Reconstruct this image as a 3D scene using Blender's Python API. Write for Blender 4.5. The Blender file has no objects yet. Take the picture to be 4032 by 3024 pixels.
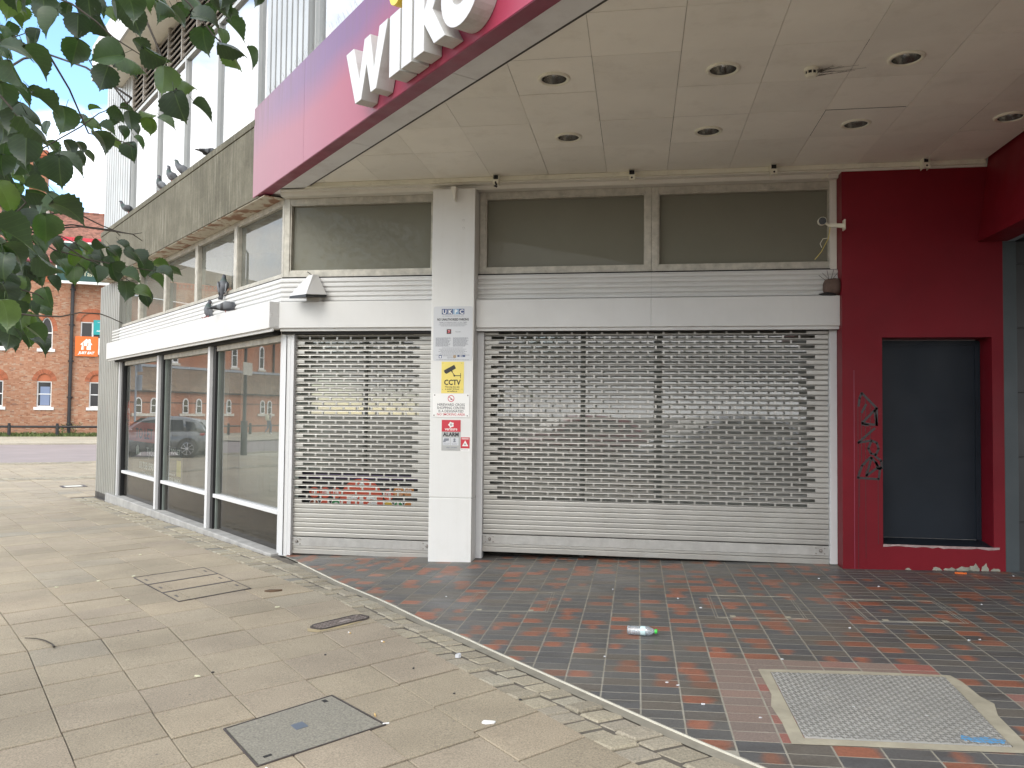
import bpy, bmesh, math, random
import numpy as np
from mathutils import Vector, Matrix

random.seed(7)
scene = bpy.context.scene
COL = scene.collection
pi = math.pi

# ------------------------------------------------------------------ camera
PITCH, ROLL, YAW, EYE = 0.0349677, 0.0106468, 0.1566424, 1.55
def camera():
    cp, sp = math.cos(PITCH), math.sin(PITCH)
    cy, sy = math.cos(YAW), math.sin(YAW)
    f = Vector((-sy*cp, cy*cp, sp))
    r = Vector((cy, sy, 0))
    u = r.cross(f)
    r2 = r*math.cos(ROLL) + u*math.sin(ROLL)
    u2 = -r*math.sin(ROLL) + u*math.cos(ROLL)
    cd = bpy.data.cameras.new('camera')
    cd.sensor_width = 36.0
    cd.lens = 36.0*3144.975/4032.0
    cd.clip_start = 0.05
    cd.clip_end = 3000
    o = bpy.data.objects.new('camera', cd)
    m = Matrix((r2, u2, -f)).transposed().to_4x4()
    m.translation = Vector((0, 0, EYE))
    o.matrix_world = m
    COL.objects.link(o)
    scene.camera = o
camera()

# ------------------------------------------------------------------ light
SUN_EL, SUN_AZ = math.radians(38), math.radians(203)     # azimuth clockwise from +Y (sun behind and left of the camera)
world = bpy.data.worlds.new('World')
scene.world = world
world.use_nodes = True
nt = world.node_tree
nt.nodes.clear()
def wn(t, **k):
    n = nt.nodes.new(t)
    for a, b in k.items():
        setattr(n, a, b)
    return n
out = wn('ShaderNodeOutputWorld')
bg = wn('ShaderNodeBackground')
bg.inputs['Strength'].default_value = 0.125
sky = wn('ShaderNodeTexSky', sky_type='NISHITA', sun_disc=False, sun_elevation=SUN_EL, sun_rotation=SUN_AZ)
sky.air_density = 1.0
sky.dust_density = 0.6
tc = wn('ShaderNodeTexCoord')
mp = wn('ShaderNodeMapping')
mp.inputs['Scale'].default_value = (1.0, 1.0, 1.9)
mp.inputs['Location'].default_value = (5.1, 2.2, 0.9)
no = wn('ShaderNodeTexNoise')
no.inputs['Scale'].default_value = 1.9
no.inputs['Detail'].default_value = 7
no.inputs['Roughness'].default_value = 0.55
no.inputs['Distortion'].default_value = 0.25
cr = wn('ShaderNodeValToRGB')
cr.color_ramp.elements[0].position = 0.40
cr.color_ramp.elements[1].position = 0.50
no2 = wn('ShaderNodeTexNoise')
no2.inputs['Scale'].default_value = 4.2
no2.inputs['Detail'].default_value = 6
cr2 = wn('ShaderNodeValToRGB')
cr2.color_ramp.elements[0].position = 0.32
cr2.color_ramp.elements[0].color = (6.3, 6.4, 6.5, 1)
cr2.color_ramp.elements[1].position = 0.66
cr2.color_ramp.elements[1].color = (9.6, 9.55, 9.4, 1)
mix = wn('ShaderNodeMix', data_type='RGBA')
L = nt.links.new
L(tc.outputs['Generated'], mp.inputs['Vector'])
L(mp.outputs['Vector'], no.inputs['Vector'])
L(mp.outputs['Vector'], no2.inputs['Vector'])
L(no.outputs['Fac'], cr.inputs['Fac'])
L(no2.outputs['Fac'], cr2.inputs['Fac'])
L(cr.outputs['Color'], mix.inputs['Factor'])
sk_gain = wn('ShaderNodeMix', data_type='RGBA', blend_type='MULTIPLY')
sk_gain.inputs['Factor'].default_value = 1.0
sk_gain.inputs['B'].default_value = (1.15, 1.35, 1.45, 1)
L(sky.outputs['Color'], sk_gain.inputs['A'])
L(sk_gain.outputs['Result'], mix.inputs['A'])
L(cr2.outputs['Color'], mix.inputs['B'])
L(mix.outputs['Result'], bg.inputs['Color'])
L(bg.outputs['Background'], out.inputs['Surface'])

sd_ = bpy.data.lights.new('sun', 'SUN')
sd_.energy = 0.85
sd_.angle = math.radians(34)
sd_.color = (1.0, 0.955, 0.88)
so = bpy.data.objects.new('sun', sd_)
sdir = Vector((math.sin(SUN_AZ)*math.cos(SUN_EL), math.cos(SUN_AZ)*math.cos(SUN_EL), math.sin(SUN_EL)))
so.rotation_euler = sdir.to_track_quat('Z', 'Y').to_euler()
so.location = (0, -10, 30)
COL.objects.link(so)

scene.view_settings.view_transform = 'Standard'
scene.view_settings.look = 'None'
scene.view_settings.exposure = 1.30
scene.view_settings.gamma = 1.0
scene.view_settings.use_curve_mapping = False
try:
    scene.cycles.max_bounces = 10
    scene.cycles.diffuse_bounces = 6
    scene.cycles.glossy_bounces = 5
    scene.cycles.transparent_max_bounces = 16
    scene.cycles.use_denoising = True
    scene.cycles.caustics_reflective = False
    scene.cycles.caustics_refractive = False
except Exception:
    pass

# ------------------------------------------------------------------ materials
class NT:
    """small node-tree writer"""
    def __init__(s, name):
        s.m = bpy.data.materials.new(name)
        s.m.use_nodes = True
        s.t = s.m.node_tree
        s.t.nodes.clear()
        s.out = s.n('ShaderNodeOutputMaterial')
        s.geo = None
    def n(s, t, **k):
        q = s.t.nodes.new(t)
        for a, b in k.items():
            setattr(q, a, b)
        return q
    def l(s, a, b):
        s.t.links.new(a, b)
    def pos(s):
        if s.geo is None:
            s.geo = s.n('ShaderNodeNewGeometry')
        return s.geo.outputs['Position']
    def mapped(s, scale, rot=(0, 0, 0), vec=None, loc=(0, 0, 0)):
        q = s.n('ShaderNodeMapping')
        q.inputs['Scale'].default_value = scale if isinstance(scale, tuple) else (scale,)*3
        q.inputs['Rotation'].default_value = rot
        q.inputs['Location'].default_value = loc
        s.l(vec or s.pos(), q.inputs['Vector'])
        return q.outputs['Vector']
    def noise(s, scale=5, detail=4, rough=.55, vec=None, dist=0):
        q = s.n('ShaderNodeTexNoise')
        q.inputs['Scale'].default_value = scale
        q.inputs['Detail'].default_value = detail
        q.inputs['Roughness'].default_value = rough
        q.inputs['Distortion'].default_value = dist
        s.l(vec or s.pos(), q.inputs['Vector'])
        return q.outputs['Fac']
    def ramp(s, fac, stops):
        q = s.n('ShaderNodeValToRGB')
        e = q.color_ramp.elements
        while len(e) < len(stops):
            e.new(0.5)
        for i, (p, c) in enumerate(stops):
            e[i].position = p
            c = c if isinstance(c, (tuple, list)) else (c, c, c)
            e[i].color = tuple(c[:3]) + (1,)
        s.l(fac, q.inputs['Fac'])
        return q.outputs['Color']
    def mix(s, fac, a, b, blend='MIX'):
        q = s.n('ShaderNodeMix', data_type='RGBA', blend_type=blend)
        for nm, v in (('Factor', fac), ('A', a), ('B', b)):
            if hasattr(v, 'is_linked') or hasattr(v, 'links'):
                s.l(v, q.inputs[nm])
            elif nm == 'Factor':
                q.inputs[nm].default_value = v
            else:
                q.inputs[nm].default_value = tuple(v[:3]) + (1,)
        return q.outputs['Result']
    def math(s, op, a, b=0.0, clamp=False):
        q = s.n('ShaderNodeMath', operation=op, use_clamp=clamp)
        for i, v in enumerate((a, b)):
            if hasattr(v, 'links'):
                s.l(v, q.inputs[i])
            else:
                q.inputs[i].default_value = v
        return q.outputs[0]
    def rnd(s):
        """one random number per object, plus the per-piece number of joined pieces"""
        oi = s.n('ShaderNodeObjectInfo')
        at = s.n('ShaderNodeAttribute', attribute_name='tint')
        return s.math('FRACT', s.math('ADD', oi.outputs['Random'], at.outputs['Fac']))
    def sep(s, vec=None):
        q = s.n('ShaderNodeSeparateXYZ')
        s.l(vec or s.pos(), q.inputs[0])
        return q.outputs
    def bsdf(s, col, rough=.6, metal=0., bump=None, bstr=.3, bdist=.004, spec=.5, trans=0):
        b = s.n('ShaderNodeBsdfPrincipled')
        for nm, v in (('Base Color', col), ('Roughness', rough), ('Metallic', metal), ('Specular IOR Level', spec)):
            if hasattr(v, 'links'):
                s.l(v, b.inputs[nm])
            elif nm == 'Base Color':
                b.inputs[nm].default_value = tuple(v[:3]) + (1,)
            else:
                b.inputs[nm].default_value = v
        if bump is not None:
            q = s.n('ShaderNodeBump')
            q.inputs['Strength'].default_value = bstr
            q.inputs['Distance'].default_value = bdist
            s.l(bump, q.inputs['Height'])
            s.l(q.outputs['Normal'], b.inputs['Normal'])
        s.l(b.outputs[0], s.out.inputs['Surface'])
        return b

def paint(name, col, rough=.5, var=.12, vs=2.5, dirt=0., dirtcol=(.12, .10, .08), dscale=6, streak=0., streakcol=(.2, .19, .16), bump=.0, bs=60, metal=0., pvar=0., spec=.5):
    """painted / plain surface: blotchy tone, grime patches, rain streaks, fine relief"""
    k = NT(name)
    lo = tuple(max(0, c*(1-var)) for c in col)
    hi = tuple(min(1, c*(1+var)) for c in col)
    c = k.ramp(k.noise(vs, 5, .6), [(.3, lo), (.7, hi)])
    if pvar:
        r = k.rnd()
        c = k.mix(1., c, k.ramp(r, [(0, 1-pvar), (1, 1)]), 'MULTIPLY')
    if dirt:
        d = k.ramp(k.noise(dscale, 8, .7), [(.52, 0), (.78, dirt)])
        c = k.mix(d, c, dirtcol)
    if streak:
        v = k.mapped((14, 14, .55))
        d = k.ramp(k.noise(1, 6, .65, v), [(.5, 0), (.8, streak)])
        c = k.mix(d, c, streakcol)
    rr = k.ramp(k.noise(vs*2.3, 4), [(.3, max(.02, rough-.08)), (.7, min(1, rough+.08))])
    k.bsdf(c, rr, metal, k.noise(bs, 5) if bump else None, bump, spec=spec)
    return k.m

def flat(name, col, rough=.5, metal=0., spec=.5):
    k = NT(name)
    k.bsdf(col, rough, metal, spec=spec)
    return k.m

def glass(name, refl=.1, ior=1.7, tint=(.8, .85, .82), dust_sheen=.0, dust_sheen_col=(.55, .55, .5), even=.4):
    k = NT(name)
    tr = k.n('ShaderNodeBsdfTransparent')
    tr.inputs['Color'].default_value = tint + (1,)
    gl = k.n('ShaderNodeBsdfGlossy')
    gl.inputs['Roughness'].default_value = 0.004
    bu = k.n('ShaderNodeBump')
    bu.inputs['Strength'].default_value = .012
    bu.inputs['Distance'].default_value = .02
    k.l(k.noise(1.3, 1), bu.inputs['Height'])
    k.l(bu.outputs[0], gl.inputs['Normal'])
    fr = k.n('ShaderNodeFresnel')
    fr.inputs['IOR'].default_value = ior
    fac = k.math('ADD', fr.outputs[0], refl, True)
    m = k.n('ShaderNodeMixShader')
    k.l(fac, m.inputs[0])
    k.l(tr.outputs[0], m.inputs[1])
    k.l(gl.outputs[0], m.inputs[2])
    res = m.outputs[0]
    if dust_sheen:  # diffuse layer: dust on panes, painted reflection brightness on inner_shop_glass
        df = k.n('ShaderNodeBsdfDiffuse')
        df.inputs['Color'].default_value = dust_sheen_col + (1,)
        m2 = k.n('ShaderNodeMixShader')
        k.l(k.ramp(k.noise(2.2, 7, .7), [(.3, dust_sheen*even), (.75, dust_sheen)]), m2.inputs[0])
        k.l(res, m2.inputs[1])
        k.l(df.outputs[0], m2.inputs[2])
        res = m2.outputs[0]
    k.l(res, k.out.inputs['Surface'])
    return k.m

M = {}
M['white'] = paint('white_paint', (.61, .605, .59), .42, .04, 1.5, .12, (.45, .43, .40), 5, .18, (.55, .53, .5))
M['cream'] = paint('cream_white_paint', (.76, .74, .68), .5, .05, 1.5, .2, (.42, .39, .33), 4, .15, (.5, .46, .4), .08, 90)
M['soffit'] = paint('soffit_paint', (.91, .885, .81), .62, .05, 1.2, .22, (.40, .36, .28), 3.2, pvar=.09, bump=.05, bs=150)
M['soffit_gap'] = flat('soffit_gap', (.06, .055, .05), .9)
M['trim'] = paint('cream_trim', (.80, .78, .66), .45, .05, 3, .35, (.3, .26, .2), 8)
M['edge_strip'] = paint('edge_strip', (.72, .72, .73), .5, .05, 2, .3, (.25, .18, .16), 2.6, pvar=.06)
M['lockplate'] = paint('lock_plate_metal', (.40, .39, .37), .5, .12, 9, .4, (.25, .23, .2), 12, .2, (.3, .28, .25), .05, 120, .3)
M['alu'] = paint('weathered_aluminium', (.47, .445, .385), .55, .22, 9, .5, (.22, .19, .14), 14, .3, (.3, .27, .22), .15, 120, .25)
M['pillar'] = paint('pillar_paint', (.70, .695, .675), .5, .03, 1.2, .14, (.45, .42, .36), 4, .12, (.5, .47, .42), .12, 60)
M['black'] = flat('black_plastic', (.012, .012, .013), .35)
M['rubber'] = flat('black_rubber', (.02, .02, .022), .6)
M['dark'] = flat('dark_void', (.02, .019, .018), .9)
M['panelblack'] = paint('dark_stall_riser', (.028, .026, .023), .12, .2, 3, .08, (.16, .14, .12), 12)
M['slat'] = paint('shutter_metal', (.42, .408, .38), .38, .07, 3, .3, (.33, .30, .25), 7, .2, (.38, .35, .3), .03, 90, .45, pvar=.06)
M['rail'] = paint('guide_rail_paint', (.63, .63, .63), .4, .03, 2, .1, (.5, .48, .44), 8)
M['bolt'] = paint('bolt_metal', (.28, .26, .24), .45, .2, 30, metal=.7)
M['concrete_sill'] = paint('sill_concrete', (.33, .32, .30), .85, .2, 5, .5, (.16, .15, .14), 4, .0, bump=.3, bs=40)
M['red'] = paint('red_paint', (.17, .0065, .014), .5, .16, .9, .15, (.07, .008, .012), 2.5, .1, (.1, .008, .014), .06, 60, spec=.22)
M['redtrim'] = paint('dark_red_trim', (.24, .035, .07), .4, .2, 3, .5, (.06, .03, .035), 6)
M['navy'] = paint('dark_blue_paint', (.015, .020, .028), .45, .15, 1.3, .15, (.03, .03, .03), 5, spec=.2)
M['slate'] = paint('dark_grey_cladding', (.035, .036, .038), .38, .15, 2, pvar=.2)
M['bluegrey'] = paint('blue_grey_jamb', (.048, .060, .066), .45, .1, 2)
M['steel'] = paint('tread_steel', (.40, .395, .375), .55, .12, 3, .35, (.25, .22, .17), 6, metal=.15, bump=.12, bs=90)
M['iron_lid'] = paint('brown_iron_lid', (.15, .125, .11), .6, .25, 12, .4, (.22, .18, .14), 20, metal=.15)
M['iron'] = paint('cast_iron', (.085, .072, .068), .6, .25, 12, .5, (.2, .16, .12), 20, metal=.3)
M['mortar'] = paint('cement_border', (.34, .31, .235), .9, .16, 7, .5, (.24, .22, .18), 9, bump=.4, bs=50)
M['grout'] = paint('tile_grout', (.29, .272, .225), .9, .15, 5, .55, (.11, .10, .085), 2.2, bump=.3, bs=120)
M['joint'] = paint('sandy_joint', (.115, .10, .08), .95, .3, 8)
M['margin'] = paint('sett_margin', (.235, .215, .17), .9, .16, 7, .5, (.14, .13, .10), 9, bump=.4, bs=50)
M['strip'] = paint('white_edge_strip', (.62, .59, .50), .6, .08, 6, .4, (.3, .27, .22), 8)
M['postwhite'] = flat('white_print', (.82, .82, .80), .5)
M['chrome'] = paint('reflector', (.36, .35, .33), .2, .12, 18, metal=.85)
M['asphalt'] = paint('road_asphalt', (.25, .21, .20), .9, .09, .5, .3, (.17, .15, .145), 1.6, bump=.5, bs=70)
M['kerb'] = paint('kerb_stone', (.48, .43, .34), .85, .1, 3, .2, (.28, .25, .2), 5, pvar=.2)
M['farpave'] = None
M['curtain'] = flat('dark_interior_glass', (.015, .014, .014), .08)
M['winwhite'] = paint('window_white', (.78, .78, .77), .4, .03, 3)
M['pipe'] = paint('black_pipe', (.022, .022, .024), .4, .2, 3)
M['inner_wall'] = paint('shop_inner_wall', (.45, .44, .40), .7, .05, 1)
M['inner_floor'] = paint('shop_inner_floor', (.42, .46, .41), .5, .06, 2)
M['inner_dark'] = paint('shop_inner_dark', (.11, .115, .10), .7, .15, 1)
M['upper_wall'] = paint('upper_room_wall', (.80, .81, .82), .8, .02, 1)
M['gl_shop'] = glass('shop_glass', .22, 1.55, (.86, .92, .88), .15, (.42, .43, .39))
M['gl_trans'] = glass('transom_glass', .015, 1.40, (.45, .47, .40), .86, (.235, .23, .185), .92)
M['gl_trans_side'] = glass('transom_glass_dusty', .10, 1.5, (.62, .66, .60), .45, (.36, .36, .31))
M['gl_upper'] = glass('upper_glass', .46, 1.7, (.80, .86, .90), .05, (.7, .72, .75))
M['gl_dark'] = glass('inner_shop_glass', .28, 1.5, (.7, .74, .70), .52, (.48, .48, .44), .8)  # pale diffuse layer paints in reflected brightness behind the shutter slots

def mk_slab():
    k = NT('paving_slab')
    r = k.rnd()
    base = k.ramp(r, [(0, (.285, .24, .172)), (.35, (.33, .278, .198)), (.7, (.305, .254, .188)), (.86, (.345, .285, .20)), (1, (.275, .245, .19))])
    g = k.ramp(k.noise(120, 4, .85), [(.28, .42), (.5, 1.0), (.72, 1.5)])
    c = k.mix(1., base, g, 'MULTIPLY')
    g2 = k.ramp(k.noise(1.1, 5, .6), [(.32, .82), (.66, 1.1)])
    c = k.mix(1., c, g2, 'MULTIPLY')
    d = k.ramp(k.noise(6.5, 9, .75), [(.60, 0), (.86, .5)])
    c = k.mix(d, c, (.17, .15, .12))
    sp = k.n('ShaderNodeTexVoronoi')
    sp.inputs['Scale'].default_value = 5.5
    k.l(k.pos(), sp.inputs['Vector'])
    spot = k.ramp(sp.outputs['Distance'], [(.025, .75), (.05, 0)])
    c = k.mix(spot, c, (.10, .09, .08))
    k.bsdf(c, .85, 0, k.noise(190, 4, .8), .55, .003)
    return k.m
M['slab'] = mk_slab()

def mk_sett():
    k = NT('granite_sett')
    r = k.rnd()
    base = k.ramp(r, [(0, (.25, .22, .165)), (.5, (.34, .30, .22)), (.9, (.30, .265, .205)), (.975, (.33, .30, .23)), (1, (.16, .155, .14))])
    g = k.ramp(k.noise(90, 3, .8), [(.3, .65), (.7, 1.3)])
    c = k.mix(1., base, g, 'MULTIPLY')
    k.bsdf(c, .85, 0, k.noise(55, 6, .7), .8, .006)
    return k.m
M['sett'] = mk_sett()

def mk_tile(pink=False):
    k = NT('quarry_tile_pink' if pink else 'quarry_tile')
    r = k.rnd()
    uv = k.n('ShaderNodeUVMap')
    xyz = k.n('ShaderNodeSeparateXYZ')
    k.l(uv.outputs[0], xyz.inputs[0])
    if pink:
        base = k.ramp(r, [(0, (.215, .165, .14)), (.5, (.175, .14, .12)), (.8, (.235, .165, .135)), (.93, (.26, .10, .08)), (1, (.20, .17, .145))])
        c = k.mix(1., base, k.ramp(k.noise(90, 4, .8), [(.3, .75), (.7, 1.25)]), 'MULTIPLY')
        k.bsdf(c, .7, 0, k.noise(120, 3), .25, .002)
        return k.m
    # fired red patch in the middle of some tiles, its width and centre differing from tile to tile
    r2 = k.math('FRACT', k.math('MULTIPLY', r, 17.37))
    r3 = k.math('FRACT', k.math('MULTIPLY', r, 53.11))
    n = k.noise(9, 4, .6)
    cx = k.math('ADD', .5, k.math('MULTIPLY', k.math('SUBTRACT', r2, .5), .55))
    dx = k.math('ABSOLUTE', k.math('SUBTRACT', xyz.outputs[0], cx))
    dy = k.math('MULTIPLY', k.math('ABSOLUTE', k.math('SUBTRACT', xyz.outputs[1], .5)), .14)
    d = k.math('ADD', dx, dy)
    d = k.math('ADD', d, k.math('MULTIPLY', k.math('SUBTRACT', n, .5), .45))
    half = k.math('ADD', .27, k.math('MULTIPLY', r3, .36))
    m = k.math('MULTIPLY', k.math('SUBTRACT', half, d), 4.2, True)
    has = k.math('GREATER_THAN', r, .60)
    m = k.math('MULTIPLY', m, has)
    darkc = k.ramp(r3, [(0, (.088, .088, .090)), (.5, (.112, .108, .10)), (.8, (.125, .108, .088)), (1, (.098, .10, .106))])
    redc = k.ramp(r2, [(0, (.30, .115, .07)), (.6, (.24, .10, .063)), (1, (.18, .095, .065))])
    c = k.mix(m, darkc, redc)
    c = k.mix(1., c, k.ramp(k.noise(70, 5, .8), [(.3, .72), (.7, 1.28)]), 'MULTIPLY')
    # walked-on dust
    du = k.ramp(k.noise(1.4, 6, .6), [(.48, 0), (.75, .22)])
    c = k.mix(du, c, (.20, .19, .17))
    # damp, dirty drag marks that run along the front
    v = k.mapped((.55, 3.2, 1))
    wet = k.ramp(k.noise(1.5, 8, .7, v), [(.50, 0), (.68, .6)])
    c = k.mix(wet, c, k.mix(1., c, (.50, .44, .36), 'MULTIPLY'))
    rough = k.mix(wet, k.ramp(k.noise(1.1, 5, .65), [(.35, .36), (.65, .60)]), (.20, .20, .20))
    b = k.bsdf(c, rough, 0, k.noise(45, 5, .7), .28, .003)
    return k.m
M['tile'] = mk_tile()
M['tile_pink'] = mk_tile(True)

def mk_concrete_band():
    k = NT('weathered_concrete')
    base = k.ramp(k.noise(1.3, 8, .72), [(.3, (.075, .068, .045)), (.5, (.12, .108, .075)), (.7, (.18, .165, .12))])
    v = k.mapped((26, 26, 1.3))
    s1 = k.math('MULTIPLY', k.ramp(k.noise(1, 8, .75, v), [(.50, 0), (.68, .8)]), k.ramp(k.noise(1.7, 4), [(.36, .15), (.62, 1)]))
    c = k.mix(s1, base, (.33, .31, .245))
    v2 = k.mapped((40, 40, 2.2))
    s2 = k.ramp(k.noise(1, 6, .7, v2), [(.50, 0), (.8, .7)])
    c = k.mix(s2, c, (.10, .095, .06))
    g = k.ramp(k.noise(60, 5, .8), [(.3, .7), (.7, 1.25)])
    c = k.mix(1., c, g, 'MULTIPLY')
    k.bsdf(c, .9, 0, k.noise(45, 6, .7), .4, .006)
    return k.m
M['band'] = mk_concrete_band()

def mk_peel():
    k = NT('peeling_paint')
    n = k.noise(2.6, 8, .62, k.mapped((1.5, 1.5, 3)))
    c = k.ramp(n, [(.40, (.30, .17, .11)), (.46, (.42, .30, .22)), (.49, (.62, .57, .47)), (.62, (.55, .49, .40)), (.66, (.36, .23, .16))])
    k.bsdf(c, .9, 0, n, .7, .01)
    return k.m
M['peel'] = mk_peel()

def mk_cladding(name, col):
    k = NT(name)
    c = k.ramp(k.noise(1.2, 5), [(.3, tuple(x*.88 for x in col)), (.7, tuple(min(1, x*1.08) for x in col))])
    v = k.mapped((20, 20, .6))
    c = k.mix(k.ramp(k.noise(1, 6, .7, v), [(.52, 0), (.8, .4)]), c, tuple(x*.45 for x in col))
    b = k.bsdf(c, .42, .35)
    return k.m
M['clad_low'] = mk_cladding('ribbed_cladding_grey', (.34, .34, .31))
M['clad_up'] = mk_cladding('ribbed_cladding_pale', (.47, .48, .475))
M['louvre'] = mk_cladding('louvre_metal', (.46, .42, .375))
M['upframe'] = mk_cladding('upper_window_frame', (.55, .56, .55))

def mk_sign():
    """faded print of the fascia: purple above, pink to red below; grime from the top edge"""
    k = NT('sign_print')
    P0 = (-4.427, 8.6); e = (.691, -.723)
    x, y, z = k.sep()
    u = k.math('ADD', k.math('MULTIPLY', k.math('SUBTRACT', x, P0[0]), e[0]), k.math('MULTIPLY', k.math('SUBTRACT', y, P0[1]), e[1]))
    h = k.math('SUBTRACT', z, 4.0)                       # 0..1.04 up the panel
    n = k.math('MULTIPLY', k.math('SUBTRACT', k.noise(.8, 3), .5), .35)
    t = k.math('ADD', k.math('SUBTRACT', h, k.math('MULTIPLY', u, .02)), n)
    low = k.ramp(k.math('MULTIPLY', u, .2), [(0, (.315, .13, .165)), (.35, (.34, .115, .16)), (.62, (.355, .07, .12)), (.85, (.355, .05, .095)), (1, (.36, .04, .085))])
    high = k.ramp(k.math('MULTIPLY', u, .2), [(0, (.27, .13, .18)), (.2, (.215, .12, .23)), (.5, (.175, .09, .205)), (1, (.225, .06, .155))])
    c = k.mix(k.ramp(t, [(.42, 0), (.80, 1)]), low, high)
    v = k.mapped((26, 26, 1.1))
    st = k.math('MULTIPLY', k.ramp(k.noise(1, 7, .75, v), [(.43, 0), (.66, 1)]), k.ramp(h, [(.40, .10), (1.02, .9)]))
    st = k.math('MULTIPLY', st, k.ramp(k.math('MULTIPLY', u, .2), [(.05, 1), (.5, .35)]))
    c = k.mix(st, c, (.16, .09, .10))
    k.bsdf(c, .42, 0, None, spec=.4)
    return k.m
M['sign'] = mk_sign()
M['letter'] = paint('letter_face', (.63, .63, .64), .22, .02, 2, .1, (.5, .5, .5), 9)
M['letter_side'] = paint('letter_side', (.55, .55, .53), .5, .06, 4, .55, (.28, .25, .21), 7)
M['yellow'] = flat('yellow_dot', (.80, .58, .05), .35)

def mk_brick():
    k = NT('orange_brick')
    r = k.rnd()
    c = k.ramp(r, [(0, (.31, .14, .08)), (.25, (.39, .19, .112)), (.55, (.42, .22, .135)), (.8, (.44, .25, .16)), (.93, (.44, .32, .23)), (1, (.24, .11, .075))])
    c = k.mix(1., c, k.ramp(k.noise(.35, 4), [(.3, .85), (.7, 1.1)]), 'MULTIPLY')
    k.bsdf(c, .9)
    return k.m
M['brick'] = mk_brick()
M['brickmortar'] = paint('brick_mortar', (.40, .27, .195), .95, .12, 2)
M['voussoir'] = paint('red_brick_arch', (.43, .14, .07), .9, .1, 3, pvar=.3)
def mk_brickwall():
    k = NT('far_brickwork')
    b = k.n('ShaderNodeTexBrick')
    b.inputs['Color1'].default_value = (.47, .19, .10, 1)
    b.inputs['Color2'].default_value = (.38, .14, .075, 1)
    b.inputs['Mortar'].default_value = (.42, .30, .23, 1)
    b.inputs['Scale'].default_value = 1
    b.inputs['Brick Width'].default_value = .225
    b.inputs['Row Height'].default_value = .075
    b.inputs['Mortar Size'].default_value = .006
    uv = k.n('ShaderNodeUVMap')
    k.l(uv.outputs[0], b.inputs['Vector'])
    c = k.mix(1., b.outputs['Color'], k.ramp(k.noise(.5, 5), [(.3, .8), (.7, 1.15)]), 'MULTIPLY')
    k.bsdf(c, .9)
    return k.m
M['brickfar'] = mk_brickwall()
M['rooftile'] = paint('clay_roof_tile', (.33, .15, .105), .85, .2, 3, .4, (.20, .10, .08), 5, pvar=.45)
M['rooffar'] = paint('brown_roof_tile', (.21, .145, .095), .85, .22, 1.2, .5, (.35, .25, .12), 1.3, pvar=.4)
M['lead'] = paint('lead_flashing', (.33, .36, .40), .6, .1, 2)
M['stone'] = paint('stone_sill', (.62, .58, .50), .8, .08, 3)

def mk_leaf():
    k = NT('lime_leaf')
    r = k.rnd()
    c = k.ramp(r, [(0, (.026, .040, .026)), (.5, (.034, .056, .030)), (.8, (.044, .078, .032)), (1, (.085, .13, .03))])
    uv = k.n('ShaderNodeUVMap')
    s = k.n('ShaderNodeSeparateXYZ')
    k.l(uv.outputs[0], s.inputs[0])
    ax = k.math('ABSOLUTE', s.outputs[0])
    # side veins: stripes that run outward and forward from the midrib
    w = k.math('SINE', k.math('MULTIPLY', k.math('SUBTRACT', s.outputs[1], k.math('MULTIPLY', ax, .75)), 44))
    vein = k.ramp(w, [(.90, 0), (1, .13)])
    mid = k.ramp(ax, [(.0, .35), (.03, 0)])
    c = k.mix(k.math('MAXIMUM', vein, mid), c, (.12, .17, .07))
    c = k.mix(1., c, k.ramp(k.noise(14, 4), [(.3, .8), (.7, 1.2)]), 'MULTIPLY')
    d = k.n('ShaderNodeBsdfPrincipled')
    k.l(c, d.inputs['Base Color'])
    d.inputs['Roughness'].default_value = .36
    d.inputs['Specular IOR Level'].default_value = .45
    t = k.n('ShaderNodeBsdfTranslucent')
    tcx = k.mix(1., c, (1.5, 2.0, .7), 'MULTIPLY')
    k.l(tcx, t.inputs['Color'])
    m = k.n('ShaderNodeMixShader')
    m.inputs[0].default_value = .30
    k.l(d.outputs[0], m.inputs[1])
    k.l(t.outputs[0], m.inputs[2])
    k.l(m.outputs[0], k.out.inputs['Surface'])
    return k.m
M['leaf'] = mk_leaf()
M['twig'] = paint('twig_bark', (.055, .045, .035), .8, .3, 30)
M['bark'] = paint('tree_bark', (.10, .085, .07), .95, .35, 14, bump=.9, bs=26)
M['grass'] = paint('grass_blades', (.13, .17, .05), .8, .3, 3, pvar=.5)
M['pigeon'] = None

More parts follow.
